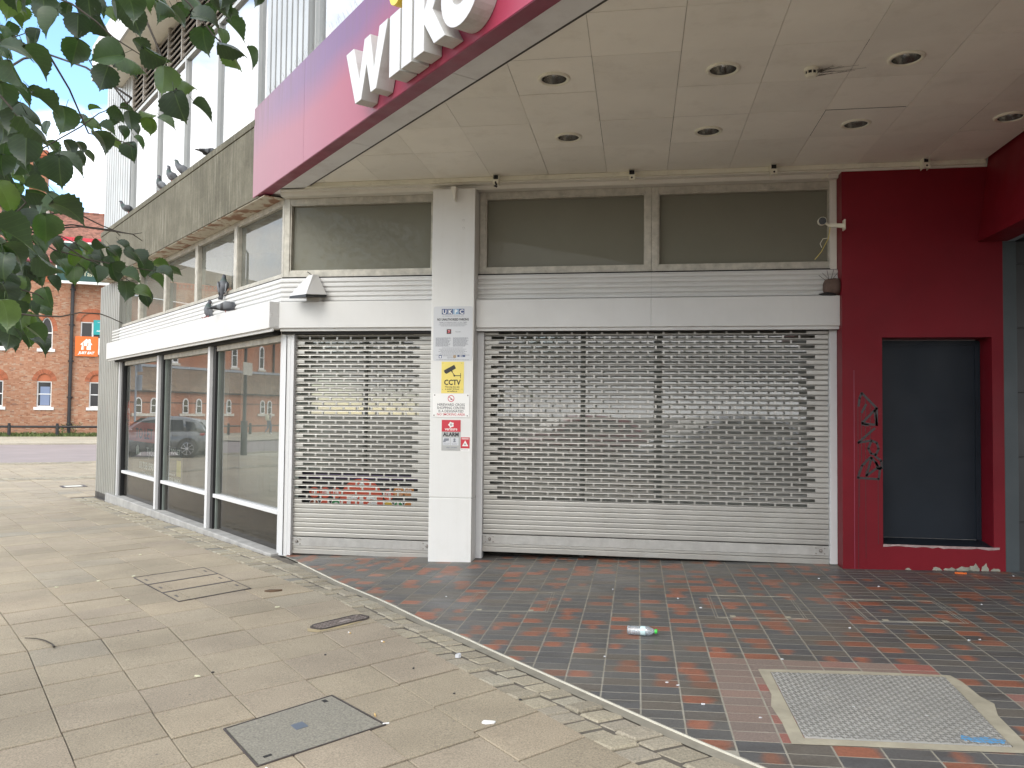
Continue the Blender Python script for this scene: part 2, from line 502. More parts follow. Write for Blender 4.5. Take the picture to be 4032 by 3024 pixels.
def mk_pigeon():
    k = NT('pigeon_plumage')
    r = k.rnd()
    tco = k.n('ShaderNodeTexCoord')
    s = k.n('ShaderNodeSeparateXYZ')
    k.l(tco.outputs['Object'], s.inputs[0])
    h = k.math('ADD', s.outputs[2], k.math('MULTIPLY', s.outputs[0], .5))
    c = k.ramp(k.math('MULTIPLY', h, 4), [(.12, (.045, .047, .055)), (.42, (.15, .155, .17)), (.66, (.11, .12, .135)), (.86, (.05, .085, .075)), (1, (.06, .065, .08))])
    c = k.mix(1., c, k.ramp(r, [(0, .6), (1, 1.35)]), 'MULTIPLY')
    c = k.mix(1., c, k.ramp(k.noise(60, 4, .7, tco.outputs['Object']), [(.3, .75), (.7, 1.25)]), 'MULTIPLY')
    k.bsdf(c, .6)
    return k.m
M['pigeon'] = mk_pigeon()
def mk_wing():
    k = NT('pigeon_wing')
    r = k.rnd()
    tco = k.n('ShaderNodeTexCoord')
    s = k.n('ShaderNodeSeparateXYZ')
    k.l(tco.outputs['Object'], s.inputs[0])
    c = k.ramp(k.math('ADD', k.math('MULTIPLY', s.outputs[0], 4), .6), [(.0, (.03, .03, .035)), (.22, (.04, .04, .045)), (.24, (.19, .20, .215)), (.38, (.19, .20, .215)), (.40, (.05, .05, .055)), (.50, (.05, .05, .055)), (.53, (.20, .21, .225)), (1, (.16, .165, .18))])
    c = k.mix(1., c, k.ramp(r, [(0, .55), (1, 1.25)]), 'MULTIPLY')
    k.bsdf(c, .6)
    return k.m
M['wing'] = mk_wing()
# ------------------------------------------------------------------ geometry helpers
class Frame:
    """local (a, b, c) -> world; a to the right along a wall, b into it, c up"""
    def __init__(s, o, ex, ey, ez=(0, 0, 1)):
        s.o, s.x, s.y, s.z = Vector(o), Vector(ex), Vector(ey), Vector(ez)
        s.flip = s.x.cross(s.y).dot(s.z) < 0
    def __call__(s, a, b, c):
        return s.o + s.x*a + s.y*b + s.z*c

WF = Frame((0, 0, 0), (1, 0, 0), (0, 1, 0))                        # main shop front: looks along +Y
ST = 0.8339048
SX, SY = math.sin(ST), math.cos(ST)
# street front: the metric s runs away from the corner to the left, so a = -s; b = distance k into the building
SF = Frame((0, 0, 0), (SX, -SY, 0), (SY, SX, 0))
EG = Vector((.6911, -.7228, 0)).normalized()
NG = Vector((-EG.y, EG.x, 0))
SGF = Frame((-4.427, 8.6, 0), EG, NG)                              # canopy sign
EF = Vector((.875, .484, 0)).normalized()
NF = Vector((-EF.y, EF.x, 0))
FF = Frame((0, 0, 0), EF, NF)                                      # brick street front far off
EW_ = Vector((.93, .37, 0)).normalized()
NW_ = Vector((-EW_.y, EW_.x, 0))
WGF = Frame((-50, 31.2, 0), EW_, NW_)                              # side aisle of the brick hall

def gz(x):
    return .022*min(12., max(-11.8, x))
def sk(s, k, z=0.):
    return Vector((-SX*s + SY*k, SY*s + SX*k, z))
def to_sk(x, y):
    return (-SX*x + SY*y, SY*x + SX*y)

class MB:
    def __init__(s):
        s.v, s.f, s.mi, s.t, s.uv = [], [], [], [], {}
    def add(s, verts, faces, mi=0, tint=0., flip=False, uvs=None):
        n = len(s.v)
        s.v += [tuple(p) for p in verts]
        for i, f in enumerate(faces):
            f = [n+q for q in f]
            u = uvs[i] if uvs else None
            if flip:
                f = f[::-1]
                u = u[::-1] if u else None
            if u:
                s.uv[len(s.f)] = u
            s.f.append(f)
            s.mi.append(mi[i] if isinstance(mi, (list, tuple)) else mi)
            s.t.append(tint)
        return s
    def box(s, a0, a1, b0, b1, c0, c1, fr=WF, mi=0, tint=0., skip=(), taper=None):
        p = [fr(a, b, c) for c in (c0, c1) for b in (b0, b1) for a in (a0, a1)]
        fs = {'bottom': (0, 2, 3, 1), 'top': (4, 5, 7, 6), 'front': (0, 1, 5, 4), 'back': (2, 6, 7, 3), 'left': (0, 4, 6, 2), 'right': (1, 3, 7, 5)}
        return s.add(p, [f for k, f in fs.items() if k not in skip], mi, tint, fr.flip)
    def pane(s, a0, a1, b, c0, c1, fr=WF, mi=0):
        return s.add([fr(a0, b, c0), fr(a1, b, c0), fr(a1, b, c1), fr(a0, b, c1)], [(0, 1, 2, 3)], mi, 0., fr.flip)
    def prism(s, poly, b0, b1, fr=WF, mi=0, side_mi=None, tint=0., back=True):
        """polygon in the (a, c) plane, counter-clockwise seen from the front, extruded from b0 to b1"""
        n = len(poly)
        p = [fr(a, b0, c) for a, c in poly] + [fr(a, b1, c) for a, c in poly]
        fs = [tuple(range(n))] + ([tuple(range(2*n-1, n-1, -1))] if back else [])
        ms = [mi]*(len(fs))
        for i in range(n):
            j = (i+1) % n
            fs.append((j, i, n+i, n+j))
            ms.append(mi if side_mi is None else side_mi)
        return s.add(p, fs, ms, tint, fr.flip)
    def flatpoly(s, poly, z0, z1, mi=0, tint=0., zf=None, uvs=None):
        """polygon in plan (x, y), counter-clockwise, between heights z0 and z1 above the sloping ground (zf) or level"""
        n = len(poly)
        g = zf or (lambda x, y: 0.)
        p = [(x, y, g(x, y)+z1) for x, y in poly] + [(x, y, g(x, y)+z0) for x, y in poly]
        fs = [tuple(range(n))]
        for i in range(n):
            j = (i+1) % n
            fs.append((i, n+i, n+j, j))
        u = None
        if uvs:
            u = [uvs] + [[uvs[i], uvs[i], uvs[(i+1) % n], uvs[(i+1) % n]] for i in range(n)]
        return s.add(p, fs, mi, tint, False, u)
    def sheet(s, poly, z, mi=0, zf=None):
        g = zf or (lambda x, y: 0.)
        return s.add([(x, y, g(x, y)+z) for x, y in poly], [tuple(range(len(poly)))], mi)
    def tube(s, pts, r, n=8, mi=0, tint=0., cap=True):
        pts = [Vector(p) for p in pts]
        rs = r if isinstance(r, (list, tuple)) else [r]*len(pts)
        t0 = (pts[1]-pts[0]).normalized()
        ref = Vector((0, 0, 1)) if abs(t0.z) < .9 else Vector((1, 0, 0))
        u = t0.cross(ref).normalized()
        V, F = [], []
        for i, p in enumerate(pts):
            t = (pts[min(i+1, len(pts)-1)]-pts[max(i-1, 0)]).normalized()
            u = (u - t*u.dot(t)).normalized()
            w = t.cross(u)
            for q in range(n):
                a = 2*pi*q/n
                V.append(p + (u*math.cos(a)+w*math.sin(a))*rs[i])
        for i in range(len(pts)-1):
            for q in range(n):
                q2 = (q+1) % n
                F.append((i*n+q, i*n+q2, (i+1)*n+q2, (i+1)*n+q))
        if cap:
            F.append(tuple(range(n-1, -1, -1)))
            F.append(tuple(range((len(pts)-1)*n, len(pts)*n)))
        return s.add(V, F, mi, tint)
    def lathe(s, prof, c, n=24, axis=(0, 0, 1), mi=0, ms=None):
        """profile of (radius, height) turned about an axis through c"""
        ax = Vector(axis).normalized()
        ref = Vector((1, 0, 0)) if abs(ax.x) < .9 else Vector((0, 1, 0))
        u = (ref - ax*ref.dot(ax)).normalized()
        w = ax.cross(u)
        c = Vector(c)
        V, F, MM = [], [], []
        for r, h in prof:
            for q in range(n):
                a = 2*pi*q/n
                V.append(c + ax*h + (u*math.cos(a)+w*math.sin(a))*r)
        for i in range(len(prof)-1):
            for q in range(n):
                q2 = (q+1) % n
                F.append((i*n+q, i*n+q2, (i+1)*n+q2, (i+1)*n+q))
                MM.append(ms[i] if ms else mi)
        return s.add(V, F, MM)
    def loft(s, rings, mi=0, cap=True, tint=0.):
        n = len(rings[0])
        V = [p for r in rings for p in r]
        F = []
        for i in range(len(rings)-1):
            for q in range(n):
                q2 = (q+1) % n
                F.append((i*n+q, i*n+q2, (i+1)*n+q2, (i+1)*n+q))
        if cap:
            F.append(tuple(range(n-1, -1, -1)))
            F.append(tuple(range((len(rings)-1)*n, len(rings)*n)))
        return s.add(V, F, mi, tint)
    def text(s, body, size, fr, a, b, c, mi=0, align='CENTER', bold=0., depth=.0006, sx=1., shear=0., rot=0.):
        cu = bpy.data.curves.new('t', 'FONT')
        cu.body = body
        cu.size = size
        cu.align_x = align
        cu.offset = bold*size
        cu.shear = shear
        cu.resolution_u = 2
        o = bpy.data.objects.new('t', cu)
        COL.objects.link(o)
        dg = bpy.context.evaluated_depsgraph_get()
        me = bpy.data.meshes.new_from_object(o.evaluated_get(dg))
        ca, sa = math.cos(rot), math.sin(rot)
        V = []
        for v in me.vertices:
            x, y = v.co.x*sx, v.co.y
            V.append(fr(a+x*ca-y*sa, b, c+x*sa+y*ca))
        F = [tuple(p.vertices) for p in me.polygons]
        # curve fills may face either way; both are fine for flat print
        s.add(V, F, mi, 0., fr.flip)
        bpy.data.objects.remove(o)
        bpy.data.curves.remove(cu)
        bpy.data.meshes.remove(me)
        return s
    def mesh(s, name, mats, smooth=False):
        me = bpy.data.meshes.new(name)
        me.from_pydata(s.v, [], s.f)
        for m in mats if isinstance(mats, (list, tuple)) else [mats]:
            me.materials.append(M[m] if isinstance(m, str) else m)
        me.polygons.foreach_set('material_index', s.mi)
        if any(s.t):
            at = me.attributes.new('tint', 'FLOAT', 'FACE')
            at.data.foreach_set('value', s.t)
        if s.uv:
            ul = me.uv_layers.new(name='UVMap')
            for i, p in enumerate(me.polygons):
                u = s.uv.get(i)
                if u:
                    for j, li in enumerate(p.loop_indices):
                        ul.data[li].uv = u[j]
        if smooth:
            me.polygons.foreach_set('use_smooth', [True]*len(s.f))
        me.update()
        return me
    def build(s, name, mats, parent=None, smooth=False, bevel=0., kind=None, fixn=False):
        me = s.mesh(name, mats, smooth)
        if fixn:
            bm = bmesh.new()
            bm.from_mesh(me)
            bmesh.ops.recalc_face_normals(bm, faces=bm.faces)
            bm.to_mesh(me)
            bm.free()
        o = bpy.data.objects.new(name, me)
        COL.objects.link(o)
        if parent is not None:
            hang(o, parent)
        if bevel:
            m = o.modifiers.new('bevel', 'BEVEL')
            m.width = bevel
            m.segments = 2
            m.limit_method = 'ANGLE'
        if kind:
            o['kind'] = kind
        return o

def hang(o, parent):
    """make o a child without moving it (things are built in place round an Empty at their base)"""
    o.parent = parent
    m = Matrix.Identity(4)
    p = parent
    while p is not None:
        m = Matrix.Translation(-p.location) @ m if p.parent is None else m
        p = p.parent
    o.matrix_parent_inverse = m if parent.parent is None and parent.type == 'EMPTY' else Matrix.Identity(4)

def tag(o, label=None, cat=None, group=None, kind=None):
    if label: o['label'] = label
    if cat: o['category'] = cat
    if group: o['group'] = group
    if kind: o['kind'] = kind
    return o

def thing(name, label, cat, loc=(0, 0, 0), group=None):
    o = bpy.data.objects.new(name, None)
    o.empty_display_size = .1
    o.location = loc
    COL.objects.link(o)
    return tag(o, label, cat, group)

KIDS = {}
def copy_tree(o, parent=None):
    c = o.copy()
    COL.objects.link(c)
    if parent is not None:
        c.parent = parent
        c.matrix_parent_inverse = o.matrix_parent_inverse
    for ch in [q for q in scene_children(o)]:
        copy_tree(ch, c)
    return c
def scene_children(o):
    return list(o.children)

def piece(name, me, parent, loc=(0, 0, 0), rotz=0., base=None):
    """one loose piece that shares its mesh with its like"""
    o = bpy.data.objects.new(name, me)
    COL.objects.link(o)
    if parent is not None:
        hang(o, parent)
    o.location = loc
    if rotz:
        o.rotation_euler = (0, 0, rotz)
    return o

def clip(poly, p, n):
    """keep the part of a plan polygon with (q-p).n >= 0"""
    outp = []
    for i in range(len(poly)):
        a, b = poly[i], poly[(i+1) % len(poly)]
        da = (a[0]-p[0])*n[0]+(a[1]-p[1])*n[1]
        db = (b[0]-p[0])*n[0]+(b[1]-p[1])*n[1]
        if da >= 0:
            outp.append(a)
        if (da > 0 > db) or (da < 0 < db):
            t = da/(da-db)
            outp.append((a[0]+(b[0]-a[0])*t, a[1]+(b[1]-a[1])*t))
    return outp
def area(poly):
    return .5*sum(poly[i][0]*poly[(i+1) % len(poly)][1]-poly[(i+1) % len(poly)][0]*poly[i][1] for i in range(len(poly)))
def G2(x, y):
    return gz(x)
# ================================================================== GROUND
# dark bed under everything
mb = MB()
xs = [-500, -11.8, 12, 500]
for i in range(3):
    mb.sheet([(xs[i], -300), (xs[i+1], -300), (xs[i+1], 700), (xs[i], 700)], -.075, zf=G2)
tag(mb.build('ground', 'joint'), kind='structure')

# --- edge between slabs and tiles: polyline in plan, from the shop corner to beyond the frame
EDGE = [(-4.06, 8.66), (-3.53, 8.08), (-2.78, 7.22), (-2.08, 6.49), (-1.57, 5.90), (-1.27, 5.60), (-.91, 5.20), (-.14, 4.37), (.24, 3.965), (.51, 3.70), (1.25, 2.93), (2.3, 1.75), (3.6, .2), (5.0, -1.5)]
EDGE_SK = sorted(to_sk(x, y) for x, y in EDGE)
def edge_k(s):
    e = EDGE_SK
    if s <= e[0][0]:
        return e[0][1]
    for (s0, k0), (s1, k1) in zip(e, e[1:]):
        if s <= s1:
            return k0+(k1-k0)*(s-s0)/(s1-s0)
    return e[-1][1]
def dk(s, k):
    """the slab rows fan out and bend slightly towards the camera"""
    g = 0. if s > 6.2 else (6.2-s)*.526 if s > 4.3 else 1.+(4.3-s)*.45
    return -(.04+.066*max(k, 0.))*g
def skp(s, k):
    p = sk(s, k+dk(s, k))
    return (p.x, p.y)

pave = MB()

# bed in vertical strips so that it follows the ground
def strip_poly(mb, poly, z, mi=0):
    a = clip(poly, (-11.8, 0), (1, 0))
    b = clip(poly, (-11.8, 0), (-1, 0))
    for q in (a, b):
        if len(q) > 2:
            mb.sheet(q, z, mi, G2)
near_bed = [tuple(sk(s, edge_k(s)).xy) for s in np.arange(-8, 8.6, .5)] + [skp(8.6, 3.62), skp(17.9, 3.62), skp(17.9, 15.5), skp(29, 15.5), skp(29, -14), skp(-8, -14)]
strip_poly(pave, near_bed[::-1] if area(near_bed) < 0 else near_bed, -.012)
pavement = tag(pave.build('pavement', 'joint'), kind='structure')

def visible(x, y, m=.0):
    """roughly inside the photographed wedge of ground"""
    a = math.atan2(-x, y) if y > .5 else 9
    return y > 2.9 and -.52-m < a < .76+m

slab_list, slab_far = [], []
rng = random.Random(3)
CS, KP = .445, .45
covers = [((4.04, 1.40), (3.53, 2.07)), ((8.46, 2.06), (7.10, 2.76)), ((5.65, 2.60), (5.40, 3.0))]
def inside_cover(s, k, pad=.0):
    for (sa, ka), (sb, kb) in covers:
        if sb-pad < s < sa+pad and ka-pad < k-0 < kb+pad:
            return True
    return False
rows = [1.33+KP*j for j in range(-20, 5)]
rows[-1] = 3.15
for ri, (k0, k1) in enumerate(zip(rows, rows[1:])):
    s = -2.2 + rng.uniform(-.01, .01)
    i = 0
    far_row = 30.0
    while s < far_row:
        w = CS + rng.uniform(-.008, .008)
        if rng.random() < .035: w = CS*.5
        elif rng.random() < .03: w = CS*1.5
        # pull back to the common grid so cross joints mostly run through
        tgt = -2.2+CS*round((s+w+2.2)/CS)
        if w > CS*.9 and w < CS*1.1:
            w += (tgt-(s+w))*.5
        g = .0045+rng.random()*.0035
        gl = g*.42
        q = [skp(s+g, k0+gl), skp(s+w-g, k0+gl), skp(s+w-g, k1-gl), skp(s+g, k1-gl)]
        q = [(x+rng.uniform(-.002, .002), y+rng.uniform(-.002, .002)) for x, y in q]
        if area(q) < 0: q = q[::-1]
        cx = sum(p[0] for p in q)/4
        cy = sum(p[1] for p in q)/4
        d = math.hypot(cx, cy)
        (slab_list if visible(cx, cy, .06) else slab_far).append((d, q, rng.uniform(-.0022, .0022), rng.uniform(-.006, .006), rng.uniform(-.006, .006), rng.random()))
        s += w
for ki in range(27):
    for si in range(27):
        s0, k0 = 17.95+si*CS, 3.155+ki*KP
        q = [skp(s0+.006, k0+.006), skp(s0+CS-.006, k0+.006), skp(s0+CS-.006, k0+KP-.006), skp(s0+.006, k0+KP-.006)]
        if area(q) < 0: q = q[::-1]
        slab_far.append((99, q, rng.uniform(-.002, .002), 0, 0, rng.random()))
slab_list.sort(key=lambda t: t[0])
def slab_into(mb, it, local=False):
    d, q, h, tx, ty, tint = it
    cx = sum(p[0] for p in q)/4
    cy = sum(p[1] for p in q)/4
    top = [(x, y, gz(x)+h+(x-cx)*tx+(y-cy)*ty) for x, y in q]
    e = .005
    inn = [(x+(cx-x)*e/.3, y+(cy-y)*e/.3, z) for x, y, z in top]
    rim = [(x, y, z-.004) for x, y, z in top]
    bot = [(x, y, z-.045) for x, y, z in top]
    V = inn+rim+bot
    F = [(0, 1, 2, 3)]
    for i in range(4):
        j = (i+1) % 4
        F.append((i, 4+i, 4+j, j))
        F.append((4+i, 8+i, 8+j, 4+j))
    if local:
        o = Vector((cx, cy, gz(cx)))
        V = [Vector(v)-o for v in V]
        mb.add(V, F)
        return o
    mb.add(V, F, 0, tint)
for it in slab_list[:300]:
    mb = MB()
    o = slab_into(mb, it, True)
    piece('paving_slab', mb.mesh('paving_slab', 'slab'), pavement, o)
mb = MB()
for it in slab_list[300:]+slab_far:
    slab_into(mb, it)
mb.build('paving_slabs', 'slab', pavement, kind='stuff')

# --- double row of setts along the slab edge
n_set = 0
sett_rest = MB()
for row in range(2):
    s = 1.0+row*.06
    while s < 17.6:
        w = rng.uniform(.115, .175)
        lo = 3.15+dk(s, 3.15)
        hi = min(edge_k(s)-.065, 3.53) if s < 8.4 else 3.53
        if s > 8.0: hi = max(3.42, min(3.53, hi))
        m = (lo+hi)/2
        ka, kb = (lo+.006, m-.008) if row == 0 else (m+.008, hi)
        if kb-ka > .06:
            q = []
            for ss, kk in ((s+.008, ka), (s+w-.008, ka), (s+w-.008, kb), (s+.008, kb)):
                p = sk(ss+rng.uniform(-.003, .003)+ (m-kk)*.25, kk+rng.uniform(-.004, .004))
                q.append((p.x, p.y))
            if area(q) < 0: q = q[::-1]
            cx = sum(p[0] for p in q)/4
            cy = sum(p[1] for p in q)/4
            h = rng.uniform(-.010, .006)
            e = .13
            V = [(x+(cx-x)*e, y+(cy-y)*e, gz(x)+h+rng.uniform(-.002, .003)) for x, y in q]
            V += [(x+(cx-x)*.02, y+(cy-y)*.02, gz(x)+h-.010) for x, y in q] + [(x, y, gz(x)-.05) for x, y in q]
            F = [(0, 1, 2, 3)]
            for i in range(4):
                j = (i+1) % 4
                F += [(i, 4+i, 4+j, j), (4+i, 8+i, 8+j, 4+j)]
            o = Vector((cx, cy, gz(cx)))
            mb = MB()
            mb.add([Vector(v)-o for v in V], F)
            piece('sett', mb.mesh('sett', 'sett'), pavement, o)
            n_set += 1
        s += w
# cement margin between the setts and the white strip, and the strip itself
mb = MB()
ss = list(np.arange(-3, 8.31, .3))
for a, b in zip(ss, ss[1:]):
    q = [sk(a, edge_k(a)-.072), sk(a, edge_k(a)-.004), sk(b, edge_k(b)-.004), sk(b, edge_k(b)-.072)]
    q = [(p.x, p.y) for p in q]
    if area(q) < 0: q = q[::-1]
    mb.sheet(q, -.004, 0, G2)
mb.build('cement_margin', 'margin', pavement)
mb = MB()
for a, b in zip(ss, ss[1:]):
    if 4.95 < (a+b)/2 < 5.2: continue
    q = [sk(a, edge_k(a)-.003), sk(a, edge_k(a)+.0055), sk(b, edge_k(b)+.0055), sk(b, edge_k(b)-.003)]
    q = [(p.x, p.y) for p in q]
    if area(q) < 0: q = q[::-1]
    mb.flatpoly(q, -.02, .003, 0, 0., G2)
mb.build('edge_strip', 'strip', pavement)

# --- tiled forecourt under the canopy
bed = [(x, y) for x, y in EDGE] + [(8, -1.5), (8, 8.9), (-4.0, 8.9)]
bed = bed if area(bed) > 0 else bed[::-1]
mb = MB()
mb.sheet(bed, -.0016, 0, G2)
forecourt = tag(mb.build('forecourt_floor', 'grout'), kind='structure')
def tile_poly(q):
    cx = sum(p[0] for p in q)/len(q); cy = sum(p[1] for p in q)/len(q)
    s, k = to_sk(cx, cy)
    for (s0, k0), (s1, k1) in zip(EDGE_SK, EDGE_SK[1:]):
        if s0-.15 <= s <= s1+.15:
            a = sk(s0, k0+.02); b = sk(s1, k1+.02)
            t = (b-a).normalized()
            nrm = (t.y, -t.x) if (t.y*SY-t.x*SX) > 0 else (-t.y, t.x)
            q = clip(q, (a.x, a.y), nrm)
            if len(q) < 3: return []
    return q
TX, TY, T0X, T0Y = .2175, .1183, .022, 5.133
tiles = []
for i in range(-19, 36):
    for j in range(-36, 31):
        x0, y0 = T0X+TX*i, T0Y+TY*j
        if y0 > 8.75 or y0 < -1: continue
        g = .0050
        q = [(x0+g, y0+g), (x0+TX-g, y0+g), (x0+TX-g, y0+TY-g), (x0+g, y0+TY-g)]
        cx, cy = x0+TX/2, y0+TY/2
        s, k = to_sk(cx, cy)
        if k < edge_k(s)-.15: continue
        if k < edge_k(s)+.25:
            q = tile_poly(q)
            if len(q) < 3 or abs(area(q)) < .0012: continue
        if .80 < cx < 1.70 and 4.02 < cy < 4.98: continue        # the steel plate lies here
        pink = (.45 < cx < .80 and 3.95 < cy < 5.2) or (.45 < cx < 1.75 and 5.02 < cy < 5.26) or (1.95 < cx < 2.25 and 4.4 < cy < 4.8)
        tiles.append((math.hypot(cx, cy) if visible(cx, cy) else 50+math.hypot(cx, cy), x0, y0, q, pink, rng.random(), rng.uniform(-.0006, .0006)))
tiles.sort(key=lambda t: t[0])
full_me = {}
for pk in (False, True):
    m = MB()
    q = [(-TX/2+.005, -TY/2+.005), (TX/2-.005, -TY/2+.005), (TX/2-.005, TY/2-.005), (-TX/2+.005, TY/2-.005)]
    z = lambda x, y: .022*x
    m.flatpoly(q, -.012, 0, 0, 0., z, uvs=[((x+TX/2)/TX, (y+TY/2)/TY) for x, y in q])
    full_me[pk] = m.mesh('floor_tile', 'tile_pink' if pk else 'tile')
rest, restp = MB(), MB()
cnt = 0
for d, x0, y0, q, pk, tint, dz in tiles:
    cx, cy = x0+TX/2, y0+TY/2
    if cnt < 300 and d < 50:
        if len(q) == 4 and abs(area(q)) > (TX-.0101)*(TY-.0101)*.99:
            piece('floor_tile', full_me[pk], forecourt, (cx, cy, gz(cx)+dz))
        else:
            m = MB()
            m.flatpoly([(x-cx, y-cy) for x, y in q], -.012, 0, 0, 0., lambda x, y: .022*x, uvs=[((x-x0)/TX, (y-y0)/TY) for x, y in q])
            piece('floor_tile', m.mesh('floor_tile', 'tile_pink' if pk else 'tile'), forecourt, (cx, cy, gz(cx)+dz))
        cnt += 1
    else:
        (restp if pk else rest).flatpoly(q, -.012, dz, 0, tint+1e-4, G2, uvs=[((x-x0)/TX, (y-y0)/TY) for x, y in q])
rest.build('floor_tiles', 'tile', forecourt, kind='stuff')
if restp.f: restp.build('pink_floor_tiles', 'tile_pink', forecourt, kind='stuff')

# ================================================================== COVERS IN THE GROUND
def plate(name, label, corners, mats, h=.006, cat='manhole cover'):
    cx = sum(p[0] for p in corners)/4; cy = sum(p[1] for p in corners)/4
    return thing(name, label, cat, (cx, cy, gz(cx)))
def lerp2(c, u, v):
    a, b, cc, d = [Vector((p[0], p[1])) for p in c]
    return (a*(1-u)+b*u)*(1-v)+(d*(1-u)+cc*u)*v
def quad_on(mb, c, u0, u1, v0, v1, z0, z1, mi=0):
    q = [tuple(lerp2(c, u, v)) for u, v in ((u0, v0), (u1, v0), (u1, v1), (u0, v1))]
    if area(q) < 0: q = q[::-1]
    mb.flatpoly(q, z0, z1, mi, 0., G2)

M['tread'] = paint('worn_tread', (.20, .195, .18), .55, .2, 20, metal=.1)
# big tread plate with a cement surround
c = [(.79, 4.02), (1.70, 4.03), (1.76, 5.01), (.79, 4.98)]
t = thing('steel_floor_plate', 'large grey tread-pattern steel plate set in cement among the floor tiles', 'floor plate', (1.25, 4.5, gz(1.25)))
mb = MB(); quad_on(mb, c, 0, 1, 0, 1, -.03, .006); mb.build('plate', 'steel', t)
mb = MB()
for i in range(34):                                                     # raised tread bars
    for j in range(34):
        u, v = (i+.5)/34, (j+.5)/34
        p = lerp2(c, u, v)
        a = .35 if (i+j) % 2 else -1.1
        dx, dy = math.cos(a)*.0125, math.sin(a)*.0125
        nx, ny = -math.sin(a)*.0036, math.cos(a)*.0036
        q = [(p.x-dx-nx, p.y-dy-ny), (p.x+dx-nx, p.y+dy-ny), (p.x+dx+nx, p.y+dy+ny), (p.x-dx+nx, p.y-dy+ny)]
        n0 = len(mb.v)
        mb.flatpoly(q, .005, .0096, 0, 0., G2)
mb.build('tread_bars', 'tread', t, kind='stuff')
mb = MB()
outer = [(.725, 3.94), (1.02, 3.95), (1.4, 3.945), (1.775, 3.955), (1.775, 4.06), (1.80, 4.30), (1.815, 4.42), (1.86, 4.60), (1.825, 4.72), (1.835, 4.95), (1.80, 5.05), (1.3, 5.07), (.72, 5.05), (.725, 4.6), (.70, 4.42), (.72, 4.2)]
inner = [(.785, 4.01), (1.02, 4.013), (1.4, 4.018), (1.705, 4.025), (1.705, 4.06), (1.72, 4.30), (1.728, 4.42), (1.74, 4.60), (1.748, 4.72), (1.757, 4.95), (1.765, 5.015), (1.3, 5.0), (.785, 4.985), (.785, 4.6), (.785, 4.42), (.785, 4.2)]
V = [(x+rng.uniform(-.012, .012), y+rng.uniform(-.012, .012), gz(x)+.0025) for x, y in outer]+[(x, y, gz(x)+.004) for x, y in inner]
n = len(outer)
mb.add(V, [(i, (i+1) % n, n+(i+1) % n, n+i) for i in range(n)])
mb.build('cement_surround', 'mortar', t)
M['blue'] = flat('blue_paint_mark', (.10, .28, .50), .6)
mb = MB()
q = [(1.50, 4.075), (1.60, 4.05), (1.68, 4.055), (1.70, 4.09), (1.62, 4.12), (1.56, 4.105), (1.52, 4.13)]
mb.flatpoly(q, .0055, .0090, 0, 0., G2); mb.build('paint_mark', 'blue', t)

# dark grey stone-filled cover in the slabs
def skq(pts): return [(sk(s, k).x, sk(s, k).y) for s, k in pts]
M['cover'] = paint('grey_cover_infill', (.225, .21, .17), .85, .35, 95, .35, (.10, .10, .09), 30, bump=.6, bs=90)
c = [(-2.03, 3.76), (-1.66, 3.38), (-1.24, 3.92), (-1.67, 4.29)]
t = thing('grey_inspection_cover', 'dark grey rectangular inspection cover in the foreground paving', 'manhole cover', (-1.65, 3.85, gz(-1.65)))
mb = MB(); quad_on(mb, c, .02, .98, .02, .98, -.03, .005); mb.build('infill', 'cover', t)
mb = MB()
for a in ((0, .012, 0, 1), (.988, 1, 0, 1), (.012, .988, 0, .012), (.012, .988, .988, 1)):
    quad_on(mb, c, *a, -.03, .0065)
mb.build('frame', 'iron', t)
M['bluetag'] = flat('blue_grey_plate', (.10, .125, .16), .5)
mb = MB(); quad_on(mb, c, .40, .54, .44, .54, .004, .0068); mb.build('name_plate', 'bluetag', t)
mb = MB(); quad_on(mb, c, .06, .13, .86, .90, .004, .0062); quad_on(mb, c, .85, .89, .08, .14, .004, .0062); mb.build('key_hole', 'dark', t)

# three-strip slab-filled cover
c = [(-4.85, 7.18), (-3.82, 6.28), (-3.45, 6.84), (-4.44, 7.75)]
t = thing('recessed_slab_cover', 'recessed cover of three paving strips in dark steel frames', 'manhole cover', (-4.1, 7.0, gz(-4.1)))
for k in range(3):
    u0, u1 = k/3+.012, (k+1)/3-.012
    mb = MB()
    for v0, v1 in ((.015, .17), (.178, .82), (.828, .985)):
        quad_on(mb, c, u0+.006, u1-.006, v0, v1, -.03, .0055)
    mb.build('infill_strip', 'slab', t)
    mb = MB()
    for v0 in (.07, .90):
        quad_on(mb, c, (u0+u1)/2-.03, (u0+u1)/2+.03, v0, v0+.028, .005, .0068)
    mb.build('lifting_slot', 'iron', t)
mb = MB()
for k in range(4):
    quad_on(mb, c, max(0, k/3-.012), min(1, k/3+.012), 0, 1, -.03, .0065)
quad_on(mb, c, 0.012, .988, 0, .011, -.03, .0062); quad_on(mb, c, .012, .988, .989, 1, -.03, .0062)
mb.build('frame', 'iron', t)

